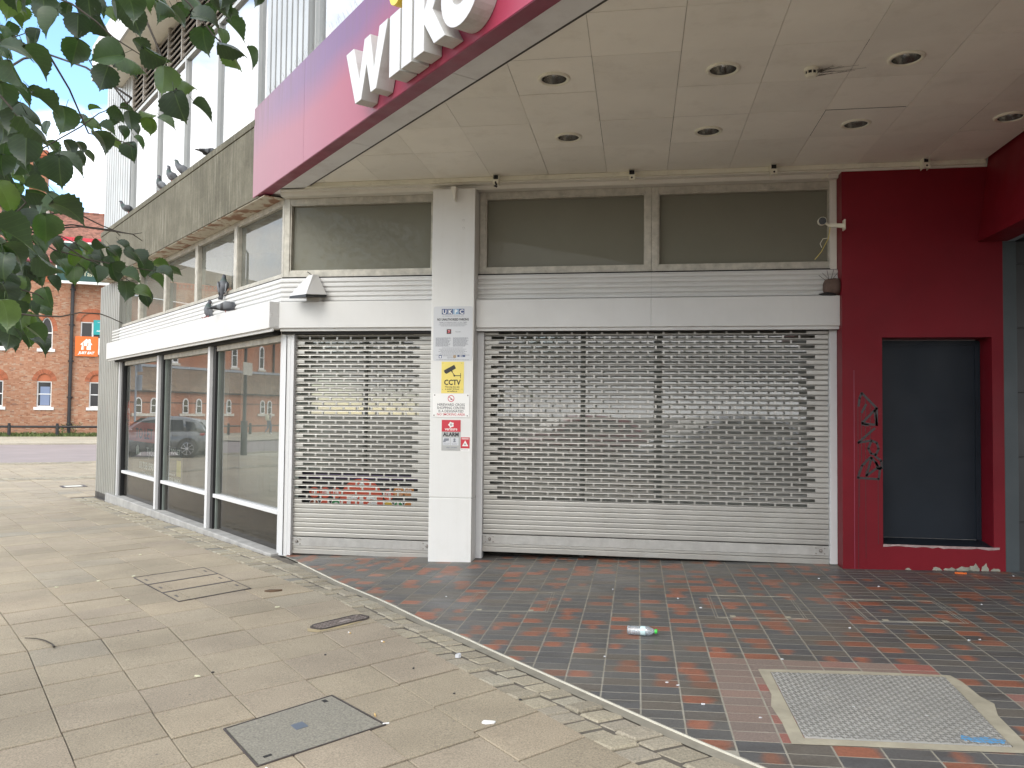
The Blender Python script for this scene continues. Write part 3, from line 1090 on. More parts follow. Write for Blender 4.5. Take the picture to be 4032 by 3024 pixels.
# small cast-iron cover with clipped corners and wave pattern
t = thing('iron_stopcock_cover', 'small brown cast-iron cover with a wave pattern beside the setts', 'manhole cover', (-2.2, 5.8, gz(-2.2)))
o = Vector((-2.205, 5.80)); ax = (Vector((-2.10, 5.955))-Vector((-2.315, 5.63))).normalized(); ay = Vector((-ax.y, ax.x))
def ic(u, v): 
    p = o+ax*u+ay*v
    return (p.x, p.y)
oct_ = [(-.235, -.045), (-.185, -.085), (.185, -.085), (.235, -.045), (.235, .045), (.185, .085), (-.185, .085), (-.235, .045)]
mb = MB(); mb.flatpoly([ic(*q) for q in oct_], -.03, .006, 0, 0., G2); mb.build('lid', 'iron_lid', t)
mb = MB()
for i in range(8):
    a, b = oct_[i], oct_[(i+1) % 8]
    mb.flatpoly([ic(*a), ic(*b), ic(b[0]*.95, b[1]*.88), ic(a[0]*.95, a[1]*.88)][::1], .004, .011, 0, 0., G2)
mb.build('rim', 'iron', t)
M['iron_hi'] = paint('worn_iron', (.34, .29, .265), .5, .2, 18, metal=.4)
mb = MB()
for i in range(13):
    for j in range(4):
        u, v = -.19+i*.0315, -.055+j*.036
        if -.02 < u < .10 and abs(v) < .03: continue
        for s_ in (-1, 1):
            p = [(u+s_*.006-.007, v-.009), (u+s_*.006+.007, v-.007), (u+s_*.006+.007, v+.004), (u+s_*.006-.005, v+.004)]
            mb.flatpoly([ic(*q) for q in p], .005, .0115, 0, 0., G2)
mb.build('wave_pattern', 'iron_hi', t, kind='stuff')
mb = MB(); mb.flatpoly([ic(*q) for q in ((.0, -.022), (.085, -.022), (.085, .022), (.0, .022))], .005, .009, 0, 0., G2); mb.build('maker_plate', 'iron_hi', t)
M['sand'] = paint('sandy_bedding', (.36, .29, .17), .95, .2, 9, bump=.4, bs=60)
mb = MB(); mb.flatpoly([ic(*q) for q in ((-.30, -.02), (-.27, -.10), (-.1, -.125), (.12, -.11), (.1, -.08), (-.22, -.075), (-.26, .04))][::1], .001, .0035, 0, 0., G2); mb.build('bedding', 'sand', t)

# tiled inspection covers: thin double frames in the tiled floor
def tiled_cover(c, label):
    cx = sum(p[0] for p in c)/4; cy = sum(p[1] for p in c)/4
    t = thing('tiled_inspection_cover', label, 'manhole cover', (cx, cy, gz(cx)), 'tiled inspection covers in the forecourt')
    w = max(p[0] for p in c)-min(p[0] for p in c); h = max(p[1] for p in c)-min(p[1] for p in c)
    for nm, e in (('outer_frame', 0.), ('inner_frame', .020)):
        mb = MB()
        du, dv = .0045/w, .0045/h
        eu, ev = e/w, e/h
        for a in ((eu, eu+du, ev, 1-ev), (1-eu-du, 1-eu, ev, 1-ev), (eu+du, 1-eu-du, ev, ev+dv), (eu+du, 1-eu-du, 1-ev-dv, 1-ev)):
            quad_on(mb, c, *a, -.01, .0012+e*.01)
        mb.build(nm, 'grout', t)
    mb = MB()
    for u in (.2, .8):
        quad_on(mb, c, u-.03, u+.03, .05, .11, .0, .0016)
    mb.build('lifting_point', 'mortar', t)
tiled_cover([(-1.38, 6.25), (-.69, 6.28), (-.705, 6.99), (-1.385, 6.93)], 'leftmost tiled cover frame in the floor, nearest the pillar')
tiled_cover([(.585, 6.25), (1.26, 6.28), (1.275, 7.03), (.585, 7.03)], 'middle tiled cover frame in the floor, before the wide shutter')
tiled_cover([(1.678, 6.265), (2.377, 6.29), (2.38, 7.0), (1.676, 6.99)], 'rightmost tiled cover frame in the floor, before the red wall')

# small square cover with a pale infill, further up the pavement
t = thing('square_drain_cover', 'small dark square cover with pale infill up the pavement', 'manhole cover', (-12.55, 16.5, gz(-12.5)))
c = skq([(20.85, 3.45), (20.35, 3.45), (20.35, 3.95), (20.85, 3.95)])
mb = MB()
for a in ((0, .14, 0, 1), (.86, 1, 0, 1), (.14, .86, 0, .14), (.14, .86, .86, 1)): quad_on(mb, c, *a, -.02, .008)
mb.build('frame', 'iron', t)
mb = MB(); quad_on(mb, c, .14, .86, .14, .86, -.02, .006); mb.build('infill', 'strip', t)
# ================================================================== SHOP BUILDING (corner shop, street front and upper floor)
YS, YF, YW, YG = 8.58, 8.40, 8.54, 8.60            # shutter, fascia box, transom frames, transom glass
KF, KW, KG, KFB = 3.65, 3.64, 3.705, 3.44           # street front: mullions, transom frames, glass, fascia box
shop = thing('shop_building', 'corner shop building with ribbed grey cladding, stained concrete band and shop windows', 'building', (-4.0, 8.6, gz(-4)))

# ---- white pillar between the shutters
pil = thing('pillar', 'square white painted pillar between the two roller shutters', 'pillar', (-1.97, 8.45, gz(-1.97)))
mb = MB()
mb.box(-2.198, -1.732, 8.31, 8.80, -.06, .628)
mb.box(-2.198, -1.732, 8.31, 8.80, .634, 3.945)
mb.box(-2.192, -1.738, 8.318, 8.79, .62, .64)
mb.build('shaft', 'pillar', pil, bevel=.006)
mb = MB(); mb.prism([(-1.985, 3.944), (-1.945, 3.80), (-1.935, 3.80), (-1.925, 3.944)], 8.22, 8.309); mb.build('bracket_fin', 'cream', pil)
mb = MB()
for z in (3.598, 3.513):
    mb.lathe([(.012, 0), (.010, -.001), (.0, -.001)], (-1.856, 8.3095, z), 10, (0, -1, 0))
mb.build('bolt_hole', 'dark', pil)

# ---- beam and trim over the transoms
mb = MB(); mb.box(-4.0, 1.995, 8.43, 8.9, 3.958, 4.30); mb.box(1.995, 3.4, 8.33, 8.9, 3.985, 4.30); mb.build('beam', 'cream', shop)
mb = MB(); mb.box(-3.95, 3.33, 8.30, 8.345, 4.012, 4.058); mb.build('cable_trunking', 'trim', shop, bevel=.004)
mb = MB(); mb.box(-3.97, 3.33, 8.345, 8.43, 4.00, 4.07); mb.build('beam_soffit', 'cream', shop)

# ---- transom windows, main front
def win(parent, fr, a0, a1, c0, c1, bf, bg, fw, gl, name='transom_window', frame='alu', depth=.07, lab=None):
    mb = MB()
    mb.box(a0, a0+fw, bf, bf+depth, c0, c1, fr)
    mb.box(a1-fw, a1, bf, bf+depth, c0, c1, fr)
    mb.box(a0+fw, a1-fw, bf+.002, bf+depth, c1-fw, c1, fr)
    mb.box(a0+fw, a1-fw, bf+.002, bf+depth, c0, c0+fw, fr)
    f = mb.build(name, frame, parent, bevel=.003)
    if lab: f['label'] = lab
    mb = MB(); mb.pane(a0+fw*.9, a1-fw*.9, bg, c0+fw*.9, c1-fw*.9, fr)
    mb.build('pane', gl, f)
    mb = MB()                                                            # glazing bead
    e = .014
    for q in ((a0+fw, a0+fw+e, c0+fw, c1-fw), (a1-fw-e, a1-fw, c0+fw, c1-fw), (a0+fw+e, a1-fw-e, c1-fw-e, c1-fw), (a0+fw+e, a1-fw-e, c0+fw, c0+fw+e)):
        mb.box(q[0], q[1], bf+.012, bg, q[2], q[3], fr)
    mb.build('glazing_bead', frame, f)
    return f
win(shop, WF, -1.728, .133, 3.05, 3.957, YW, YG, .066, 'gl_trans')
win(shop, WF, .135, 2.0, 3.05, 3.957, YW, YG, .066, 'gl_trans')
win(shop, WF, -4.0, -2.2, 3.055, 3.957, YW, YG, .066, 'gl_trans')
mb = MB(); mb.box(1.93, 1.993, 8.50, 8.538, 3.04, 3.957); mb.build('side_trim', 'cream', shop)
# ---- transom windows, street front
sj = [8.72, 10.28, 11.87, 13.45, 15.02, 16.7]
for a, b in zip(sj, sj[1:]):
    win(shop, SF, -b, -a, 3.04, 3.965, KW, KW+.06, .055, 'gl_trans_side')

# ---- ribbed white cladding above the fascia boxes
def ribs(fr, a0, a1, b, c0, c1, n, name, mat):
    h = (c1-c0)/n
    for i in range(n):
        mb = MB()
        z = c0+h*i
        prof = [(0, 0), (-.018, .012), (-.018, h-.022), (-.002, h-.006), (-.002, h)]
        V, F = [], []
        for a in (a0, a1):
            for db, dz in prof: V.append(fr(a, b+db, z+dz))
        m = len(prof)
        for q in range(m-1): F.append((q, m+q, m+q+1, q+1))
        F += [tuple(range(m))[::-1], tuple(range(m, 2*m))]
        mb.add(V, F, 0, 0, fr.flip)
        mb.build(name, mat, shop)
ribs(WF, -1.73, .1315, 8.50, 2.765, 3.035, 5, 'cladding_board', 'white')
ribs(WF, .1325, 2.0, 8.50, 2.765, 3.035, 5, 'cladding_board', 'white')
ribs(WF, -4.002, -2.2, 8.50, 2.765, 3.035, 5, 'cladding_board', 'white')
ribs(SF, -12.85, -8.668, 3.61, 2.765, 3.035, 5, 'cladding_board', 'white')
ribs(SF, -16.75, -12.853, 3.61, 2.765, 3.035, 5, 'cladding_board', 'white')
mb = MB(); mb.box(-4.0, 2.0, 8.504, 8.56, 2.44, 3.05); mb.box(-16.75, -8.75, 3.615, 3.66, 2.44, 3.05, SF); mb.build('cladding_backing', 'dark', shop)

# ---- fascia boxes
def fascia(fr, a0, a1, b0, b1, c0, c1, lab=None):
    mb = MB(); mb.box(a0, a1, b0, b1, c0, c1, fr); mb.box(a0, a1, b0+.03, b0+.055, c0-.035, c0+.001, fr)
    f = mb.build('fascia_box', 'white', shop, bevel=.004)
    if lab: f['label'] = lab
    return f
fascia(WF, -1.728, .1297, YF, 8.50, 2.452, 2.755)
fascia(WF, .1303, 2.0, YF, 8.50, 2.452, 2.755)
fascia(WF, -3.975, -2.2, YF, 8.50, 2.462, 2.755)
fascia(SF, -12.6, -8.60, KFB, 3.61, 2.455, 2.755)
fascia(SF, -16.45, -12.603, KFB, 3.61, 2.455, 2.755)
# corner closer, a separate folded plate between the two boxes
p0 = sk(8.595, KFB+.006); p1 = Vector((-3.978, YF+.012, 0))
mb = MB()
V = [(p0.x, p0.y, 2.468), (p1.x, p1.y, 2.474), (p1.x, p1.y, 2.742), (p0.x, p0.y, 2.752)]
dd = Vector((.10, .12, 0))
V += [(x+dd.x, y+dd.y, z) for x, y, z in V]
mb.add(V, [(0, 1, 2, 3), (7, 6, 5, 4), (0, 4, 5, 1), (3, 2, 6, 7), (0, 3, 7, 4), (1, 5, 6, 2)])
mb.build('corner_closer', 'white', shop)
mb = MB()
for f_, z in ((.72, 2.73), (.80, 2.60), (.12, 2.62), (.12, 2.60), (.6, 2.485), (.68, 2.485)):
    p = p0.lerp(p1, f_)
    mb.lathe([(.007, -.004), (.006, .003), (0, .005)], (p.x, p.y, z), 8, (-.5, -.87, 0))
mb.build('rivet', 'white', shop)
mb = MB(); mb.box(-3.97, -2.2, 8.46, 8.60, 2.40, 2.452); mb.box(-1.73, 2.0, 8.46, 8.60, 2.415, 2.45); mb.box(-16.3, -8.8, 3.56, 3.70, 2.40, 2.45, SF); mb.build('shutter_slot', 'dark', shop)

M['greenframe'] = paint('grey_green_frame', (.20, .225, .205), .4, .1, 4)
# ---- street windows: mullions, panes, stall risers, cill
sm = [8.72, 11.11, 13.60, 16.12]
mb = MB(); mb.box(-16.75, -8.70, 3.55, 3.95, -.40, -.068, SF)
sill = mb.build('plinth', 'concrete_sill', shop, bevel=.012)
for i, s in enumerate(sm[1:3]):
    mb = MB(); mb.box(-s-.035, -s+.055, 3.60, 3.66, -.068, 2.40, SF); mb.build('mullion', 'rail', shop, bevel=.004)
    mb = MB(); mb.box(-s+.058, -s+.16, 3.645, KG+.03, -.068, 2.40, SF); mb.build('mullion_return', 'black', shop)
    mb = MB(); mb.box(-s+.162, -s+.195, 3.68, KG+.03, -.068, 2.40, SF); mb.build('inner_mullion', 'greenframe', shop)
mb = MB(); mb.box(-16.22, -16.13, 3.61, 3.66, -.068, 2.40, SF); mb.build('end_jamb', 'rail', shop)
mb = MB(); mb.box(-16.125, -16.02, 3.645, KG+.03, -.068, 2.38, SF); mb.build('end_jamb_return', 'black', shop)
for a, b in zip(sm, sm[1:]):
    e0 = a+.04 if a > 9 else a+.04
    mb = MB(); mb.box(-b+.16, -e0, 3.645, KG+.02, .355, .405, SF); mb.build('cill_rail', 'rail', shop, bevel=.005)
    w_ = MB(); w_.pane(-b+.16, -e0, KG, .405, 2.33, SF); w_.build('shop_window_pane', 'gl_shop', shop)
    mb = MB(); mb.box(-b+.16, -e0, KG, KG+.03, -.066, .355, SF); mb.build('stall_riser', 'panelblack', shop)
    mb = MB(); mb.box(-b+.16, -e0, KG-.05, KG+.05, 2.33, 2.40, SF); mb.build('head_rail', 'alu', shop)
# corner post, both faces of the corner
mb = MB()
q = [(-4.045, 8.60), (-3.985, 8.535), (-3.93, 8.52), (-3.885, 8.52), (-3.885, 8.66), (-3.98, 8.70)]
mb.flatpoly(q, -.09, 2.44)
mb.build('corner_post', 'rail', shop, bevel=.004)
mb = MB(); mb.box(-3.935, -3.93, 8.512, 8.60, -.08, 2.43); mb.build('post_seam', 'rubber', shop)

# ---- what the windows show of the inside
mb = MB()
mb.add([tuple(sk(s, k, z)) for s, k, z in ((8.75, 3.74, -.02), (16.6, 3.74, -.02), (16.6, 7.2, -.02), (8.75, 7.2, -.02))], [(0, 1, 2, 3)])
mb.build('shop_floor', 'inner_floor', shop)
bk = MB()
for i in range(30):
    s = 9.35+i*.25
    bk.box(-s-.246, -s, 5.0, 5.03, -.02, 3.0, SF)
bk.build('inner_wall_boards', 'inner_wall', shop, kind='stuff')
mb = MB(); mb.box(-16.9, -16.55, 3.9, 5.0, -.02, 3.0, SF); mb.box(-17, -8.66, 3.9, 5.05, 3.0, 3.04, SF); mb.build('inner_partition', 'inner_wall', shop)
# main shop behind the shutters
mb = MB()
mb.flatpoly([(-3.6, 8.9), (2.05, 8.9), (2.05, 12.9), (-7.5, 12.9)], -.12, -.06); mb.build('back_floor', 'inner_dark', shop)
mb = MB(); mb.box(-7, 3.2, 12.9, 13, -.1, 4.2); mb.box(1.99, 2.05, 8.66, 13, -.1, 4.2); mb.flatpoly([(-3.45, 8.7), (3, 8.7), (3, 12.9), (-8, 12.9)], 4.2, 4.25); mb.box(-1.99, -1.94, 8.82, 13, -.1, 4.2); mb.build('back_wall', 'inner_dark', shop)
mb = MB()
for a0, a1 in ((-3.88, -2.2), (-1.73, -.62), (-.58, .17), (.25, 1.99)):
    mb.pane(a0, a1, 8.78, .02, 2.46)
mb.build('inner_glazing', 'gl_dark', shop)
mb = MB()
for a in (-1.74, -.62, .17, 1.95): mb.box(a, a+.05 if a != .17 else a+.08, 8.755, 8.80, -.03, 2.5)
mb.box(-3.1, -3.06, 8.755, 8.80, -.03, 2.5); mb.box(-3.88, 1.99, 8.76, 8.80, 2.46, 3.05)
mb.build('inner_glazing_frame', 'inner_dark', shop)
# faint shelf units inside
M['shelfred'] = flat('red_shelf', (.22, .03, .05), .6)
M['shelfteal'] = flat('teal_shelf', (.05, .16, .17), .6)
M['shelfpale'] = flat('pale_shelf', (.33, .34, .32), .6)
for nm, x0, x1, y0, z0, z1, mt in (('shelf', -3.75, -3.45, 9.3, .0, 2.0, 'shelfteal'), ('shelf', -3.42, -3.05, 9.5, .0, 1.75, 'shelfred'), ('shelf', -1.2, -.3, 10.2, .6, 1.0, 'shelfpale'), ('shelf', -.25, .1, 9.6, .0, 1.35, 'shelfred'), ('shelf', .4, 1.7, 11.5, .0, 2.1, 'shelfteal')):
    mb = MB()
    mb.box(x0, x0+.03, y0, y0+.35, z0, z1); mb.box(x1-.03, x1, y0, y0+.35, z0, z1)
    n = max(2, int((z1-z0)/.4))
    for i in range(n+1):
        z = z0+(z1-z0-.03)*i/n
        mb.box(x0+.03, x1-.03, y0, y0+.35, z, z+.03)
    mb.box(x0+.03, x1-.03, y0+.33, y0+.345, z0, z1)
    mb.build(nm, mt, shop)

# ---- ribbed metal wall at the far end of the street front, and above
def ribbed(fr, a0, a1, b, c0, c1, pitch, name, mat, depth=.022):
    n = max(1, int(round((a1-a0)/pitch)))
    p = (a1-a0)/n
    for i in range(n):
        a = a0+p*i
        mb = MB()
        prof = [(0, 0), (p*.70, 0), (p*.76, depth), (p*.94, depth), (p, 0)]
        V = [fr(a+x, b+d, z) for z in (c0, c1) for x, d in prof]
        m = len(prof)
        mb.add(V, [(q, q+1, m+q+1, m+q) for q in range(m-1)], 0, 0, fr.flip)
        mb.build(name, mat, shop)
ribbed(SF, -17.8, -16.2, 3.595, -.12, 3.97, .145, 'ribbed_panel', 'clad_low', .05)
mb = MB(); mb.box(-17.8, -16.2, 3.645, 4.6, -.4, 3.99, SF); mb.build('end_wall', 'clad_low', shop)
mb = MB(); mb.box(-17.83, -16.75, 3.60, 3.64, -.42, -.12, SF); mb.build('wall_base', 'slate', shop)
ribbed(SF, -18.75, -16.6, 3.81, 4.9, 8.45, .195, 'ribbed_panel', 'clad_up', .065)
ribbed(SF, -9.68, -8.42, 3.77, 4.9, 9.4, .157, 'ribbed_panel', 'clad_up', .06)
mb = MB(); mb.box(-18.75, -16.6, 3.872, 9, 4.4, 8.45, SF); mb.box(-9.72, -8.38, 3.832, 3.9, 4.9, 9.4, SF); mb.build('upper_wall', 'clad_up', shop)

# ---- stained concrete band with a coping, and its peeling underside
mb = MB(); mb.box(-16.96, -8.9, 3.40, 4.2, 3.975, 4.832, SF); mb.build('concrete_band', 'band', shop, bevel=.008)
mb = MB(); mb.box(-16.97, -8.9, 3.392, 4.2, 4.838, 4.922, SF); mb.build('coping', 'band', shop, bevel=.008)
mb = MB(); mb.box(-16.9, -8.75, 3.415, 3.66, 3.966, 3.9745, SF); mb.build('band_soffit', 'peel', shop)

# ---- upper windows, louvres, roof overhang
um = [8.42-1.57*3, 8.42-1.57*2, 8.42-1.57, 8.40]
um2 = [9.70, 10.12, 11.69, 13.25, 14.81, 16.58]
for a, b in list(zip(um2, um2[1:])) + list(zip(um, um[1:])):
    top = 7.24 if a > 9 else 9.4
    fw = .026
    mb = MB()
    mb.box(-b, -b+fw, 3.82, 3.90, 4.92, top, SF); mb.box(-a-fw, -a, 3.82, 3.90, 4.92, top, SF)
    mb.box(-b+fw, -a-fw, 3.825, 3.90, top-.06, top, SF); mb.box(-b+fw, -a-fw, 3.825, 3.90, 4.92, 4.97, SF)
    f = mb.build('upper_window', 'upframe', shop)
    mb = MB(); mb.pane(-b+fw, -a-fw, 3.868, 4.97, top-.06, SF); mb.build('pane', 'gl_upper', f)
mb = MB(); mb.box(-17, -3.5, 5.3, 5.4, 4.9, 7.9, SF); mb.build('upper_room_wall', 'upper_wall', shop)
mb = MB(); mb.box(-17, -3.5, 5.22, 5.30, 7.62, 7.74, SF); mb.box(-17, -3.5, 5.25, 5.30, 7.50, 7.56, SF)
for i in range(9):
    s = 16-i*1.45
    mb.box(-s, -s+.07, 5.26, 5.3, 5.0, 7.2, SF); mb.box(-s+.55, -s+.62, 5.26, 5.3, 5.0, 7.2, SF); mb.box(-s+.07, -s+.55, 5.26, 5.3, 7.1, 7.2, SF)
mb.build('upper_room_panelling', 'upper_wall', shop)
mb = MB(); mb.box(-17, -3.5, 3.95, 8, 7.95, 8.0, SF); mb.box(-17, -3.5, 3.95, 8, 4.8, 4.85, SF); mb.build('upper_room_ceiling', 'inner_wall', shop)
for i in range(9):
    a = 16.58-i*.78
    mb = MB(); mb.box(-a, -a+.035, 3.80, 3.90, 7.25, 8.06, SF); mb.build('louvre_post', 'louvre', shop)
    if i == 8: break
    for j in range(7):
        z = 7.27+j*.112
        mb = MB()
        V = [SF(x, b, c) for x in (-a+.037, -a+.778) for b, c in ((3.81, z), (3.83, z), (3.885, z+.095), (3.865, z+.098))]
        mb.add(V, [(0, 1, 5, 4), (1, 2, 6, 5), (2, 3, 7, 6), (3, 0, 4, 7), (0, 3, 2, 1), (4, 5, 6, 7)], 0, 0, SF.flip)
        mb.build('louvre_slat', 'louvre', shop)
mb = MB(); mb.box(-16.6, -9.7, 3.90, 3.93, 7.2, 8.1, SF); mb.build('louvre_backing', 'dark', shop)
mb = MB(); mb.box(-17.5, -9.7, 3.3, 8, 8.07, 8.13, SF); mb.build('roof_soffit', 'soffit', shop)
mb = MB(); mb.box(-17.53, -9.7, 3.26, 3.3, 8.05, 8.75, SF); mb.box(-17.53, -17.5, 3.3, 8, 8.05, 8.75, SF); mb.build('roof_fascia', 'white', shop)
mb = MB(); mb.box(-18, -3, 3.9, 9, 8.75, 8.85, SF); mb.build('roof', 'lead', shop)

# ================================================================== ROLLER SHUTTERS
PZ, SPX, SW, SH = .0525, .1618, .1435, .033
def slat_mesh(a0, a1, first, n, open_=True):
    """one curved metal lath; open_ ones are punched with rounded slots"""
    mb = MB()
    lv = [(0., 0.), (.0035, -.010), (.0112, -.011)], [(.0415, -.011), (.0485, -.009), (.0522, 0.)]
    def band(levels, x0, x1):
        V = [(x, YS+b, z) for z, b in levels for x in (x0, x1)]
        mb.add(V, [(2*i, 2*i+1, 2*i+3, 2*i+2) for i in range(len(levels)-1)])
    band(lv[0], a0, a1); band(lv[1], a0, a1)
    b = YS-.011
    z0, z1 = .0112, .0415
    if not open_:
        mb.add([(a0, b, z0), (a1, b, z0), (a1, b, z1), (a0, b, z1)], [(0, 1, 2, 3)])
        return mb.mesh('slat', 'slat')
    r = .006
    x = a0
    for i in range(n):
        s0 = first+SPX*i
        s1 = s0+SW
        # web to the left of the slot, with the slot's rounded end
        V = [(x, b, z0), (s0+r, b, z0), (s0+r*.3, b, z0+r*.3), (s0, b, z0+r), (s0, b, z1-r), (s0+r*.3, b, z1-r*.3), (s0+r, b, z1), (x, b, z1)]
        mb.add(V, [tuple(range(8))])
        x = s1
        # rounded right end of this slot belongs to the next web
        V = [(s1-r, b, z0), (s1, b, z0), (s1, b, z0+r), (s1-r*.3, b, z0+r*.3)]
        mb.add(V, [(0, 1, 2, 3)])
        V = [(s1-r, b, z1), (s1-r*.3, b, z1-r*.3), (s1, b, z1-r), (s1, b, z1)]
        mb.add(V, [(0, 1, 2, 3)])
        # thickness of the punched edge
        d = .010
        mb.add([(s0+r, b, z0), (s1-r, b, z0), (s1-r, b+d, z0), (s0+r, b+d, z0)], [(0, 1, 2, 3)])
        mb.add([(s0+r, b, z1), (s1-r, b, z1), (s1-r, b+d, z1), (s0+r, b+d, z1)], [(3, 2, 1, 0)])
        mb.add([(s0, b, z0+r), (s0, b, z1-r), (s0, b+d, z1-r), (s0, b+d, z0+r)], [(3, 2, 1, 0)])
        mb.add([(s1, b, z0+r), (s1, b, z1-r), (s1, b+d, z1-r), (s1, b+d, z0+r)], [(0, 1, 2, 3)])
    mb.add([(x, b, z0), (a1, b, z0), (a1, b, z1), (x, b, z1)], [(0, 1, 2, 3)])
    return mb.mesh('slat', 'slat')
def shutter(label, a0, a1, zbot, ztop, zperf, firstA, firstB, n, rails, plate_z):
    t = thing('roller_shutter', label, 'roller shutter', ((a0+a1)/2, YS, zbot), 'punched roller shutters')
    A = slat_mesh(a0, a1, firstA, n[0]); B = slat_mesh(a0, a1, firstB, n[1]); S = slat_mesh(a0, a1, 0, 0, False)
    z = plate_z+.105
    i = 0
    r = random.Random(5)
    while z < ztop:
        me = (A if i % 2 else B) if z > zperf else S
        piece('slat', me, t, (r.uniform(-.003, .003), r.uniform(-.0012, .0012), z))
        z += PZ
        i += 1
    mb = MB(); mb.box(a0, a1, YS-.022, YS, plate_z, plate_z+.098); p = mb.build('lock_plate', 'lockplate', t, bevel=.003)
    for s_ in (a0+.085, a1-.085):
        mb = MB(); mb.lathe([(.017, 0), (.017, .010), (.012, .016), (0, .017)], (s_, YS-.022, plate_z+.05), 14, (0, -1, 0)); mb.build('lock_bolt', 'bolt', p)
        mb = MB()
        for dx in (-.065, .055) :
            for dz in (.02, .075):
                mb.lathe([(.008, 0), (.007, .004), (0, .005)], (s_+dx*.7, YS-.022, plate_z+dz), 10, (0, -1, 0))
        mb.build('rivet', 'bolt', p)
    mb = MB()
    mb.box(a0, a1, YS-.016, YS+.01, plate_z-.03, plate_z-.002)
    mb.box(a0, a1, YS-.020, YS+.014, zbot, plate_z-.033)
    mb.build('bottom_rail', 'slat', t, bevel=.004)
    xm = (a0+a1)/2 + .02
    mb = MB(); mb.box(xm-.07, xm+.07, YS-.023, YS-.019, zbot+.012, plate_z-.045); mb.build('maker_plate', 'lockplate', t)
    for x0, x1 in rails:
        mb = MB(); mb.box(x0, x1, YS-.055, YS+.03, gz(x0)+.005, 2.425); mb.box(x0-.001, x1+.001, YS-.062, YS-.056, gz(x0)+.006, 2.424); mb.build('guide_rail', 'rail', t, bevel=.004)
    return t
shutter('narrow silver roller shutter left of the white pillar, red posters showing low behind it', -3.87, -2.19, -.066, 2.45, .475, -3.745+.005, -3.83+.005-.005, (8, 9), [], .022)
shutter('wide silver roller shutter right of the white pillar, beside the red wall', -1.665, 1.925, .037, 2.45, .585, -1.505, -1.588, (20, 21), [(-1.73, -1.66), (1.925, 1.995)], .125)
mb = MB(); mb.box(-3.884, -3.845, YS-.06, YS+.02, -.08, 2.43); mb.build('guide_rail', 'rail', shop)

# ---- poster panel behind the narrow shutter
M['posred'] = flat('poster_red', (.66, .10, .05), .45)
M['posdark'] = flat('poster_dark', (.02, .02, .024), .5)
M['pospurple'] = flat('poster_purple', (.10, .055, .18), .5)
M['pgreen'] = flat('poster_green', (.06, .28, .10), .5)
M['pyel'] = flat('poster_yellow', (.70, .48, .06), .5)
M['pbrown'] = flat('poster_brown', (.33, .09, .04), .5)
M['pblue'] = flat('poster_blue', (.06, .08, .30), .5)
M['porange'] = flat('poster_orange', (.62, .24, .05), .5)
t = thing('window_poster', 'dark window poster with a big red ria circle behind the narrow shutter', 'poster', (-3.1, 8.745, .3))
mb = MB(); mb.box(-3.85, -2.25, 8.735, 8.745, .28, .86); mb.build('sheet', 'posdark', t)
mb = MB(); mb.box(-3.85, -2.25, 8.732, 8.7345, .775, .815); mb.build('purple_band', 'pospurple', t)
def disc(mb, cx, cz, r, y, mi=0, n=28, sx=1., clipz=None):
    q = [(cx+math.cos(2*pi*i/n)*r*sx, cz+math.sin(2*pi*i/n)*r) for i in range(n)]
    mb.prism(q, y, y+.0015, WF, mi, back=False)
mb = MB(); disc(mb, -3.095, .53, .245, 8.7315, sx=1.04); mb.build('red_circle', 'posred', t)
mb = MB(); mb.text('r', .36, WF, -3.215, 8.7305, .42, bold=.02); mb.text('\u0131', .36, WF, -3.095, 8.7305, .42, bold=.02); mb.text('a', .36, WF, -2.965, 8.7305, .42, bold=.02); disc(mb, -3.095, .70, .032, 8.7300); mb.build('lettering', 'postwhite', t)
for i, (x, mt, mt2) in enumerate(((-3.66, 'pbrown', 'pyel'), (-3.53, 'posred', 'pgreen'), (-3.40, 'pgreen', 'postwhite'), (-2.78, 'pyel', 'pblue'), (-2.66, 'pgreen', 'posred'), (-2.54, 'porange', 'pgreen'))):
    z = .605 if i < 3 else (.60, .635, .64)[i-3]
    mb = MB(); disc(mb, x, z, .062, 8.7312, n=18); mb.build('small_red_circle', 'posred' if i < 4 else 'porange', t)
    mb = MB(); mb.text('ria', .062, WF, x, 8.7302, z-.005, bold=.02); mb.text('Money Transfer', .013, WF, x, 8.7302, z-.03); mb.build('small_lettering', 'postwhite', t)
    mb = MB(); disc(mb, x, .475, .060, 8.7312, n=18); mb.build('badge_rim', 'postwhite', t)
    mb = MB(); disc(mb, x, .475, .052, 8.7305, n=18); mb.build('badge', mt, t)
    mb = MB()
    if i == 4: disc(mb, x-.008, .475, .022, 8.7298, n=14)
    elif i == 2: disc(mb, x+.004, .475, .026, 8.7298, n=14)
    else: mb.box(x-.044, x+.044, 8.7295, 8.7298, .435, .462)
    mb.build('badge_mark', mt2, t)
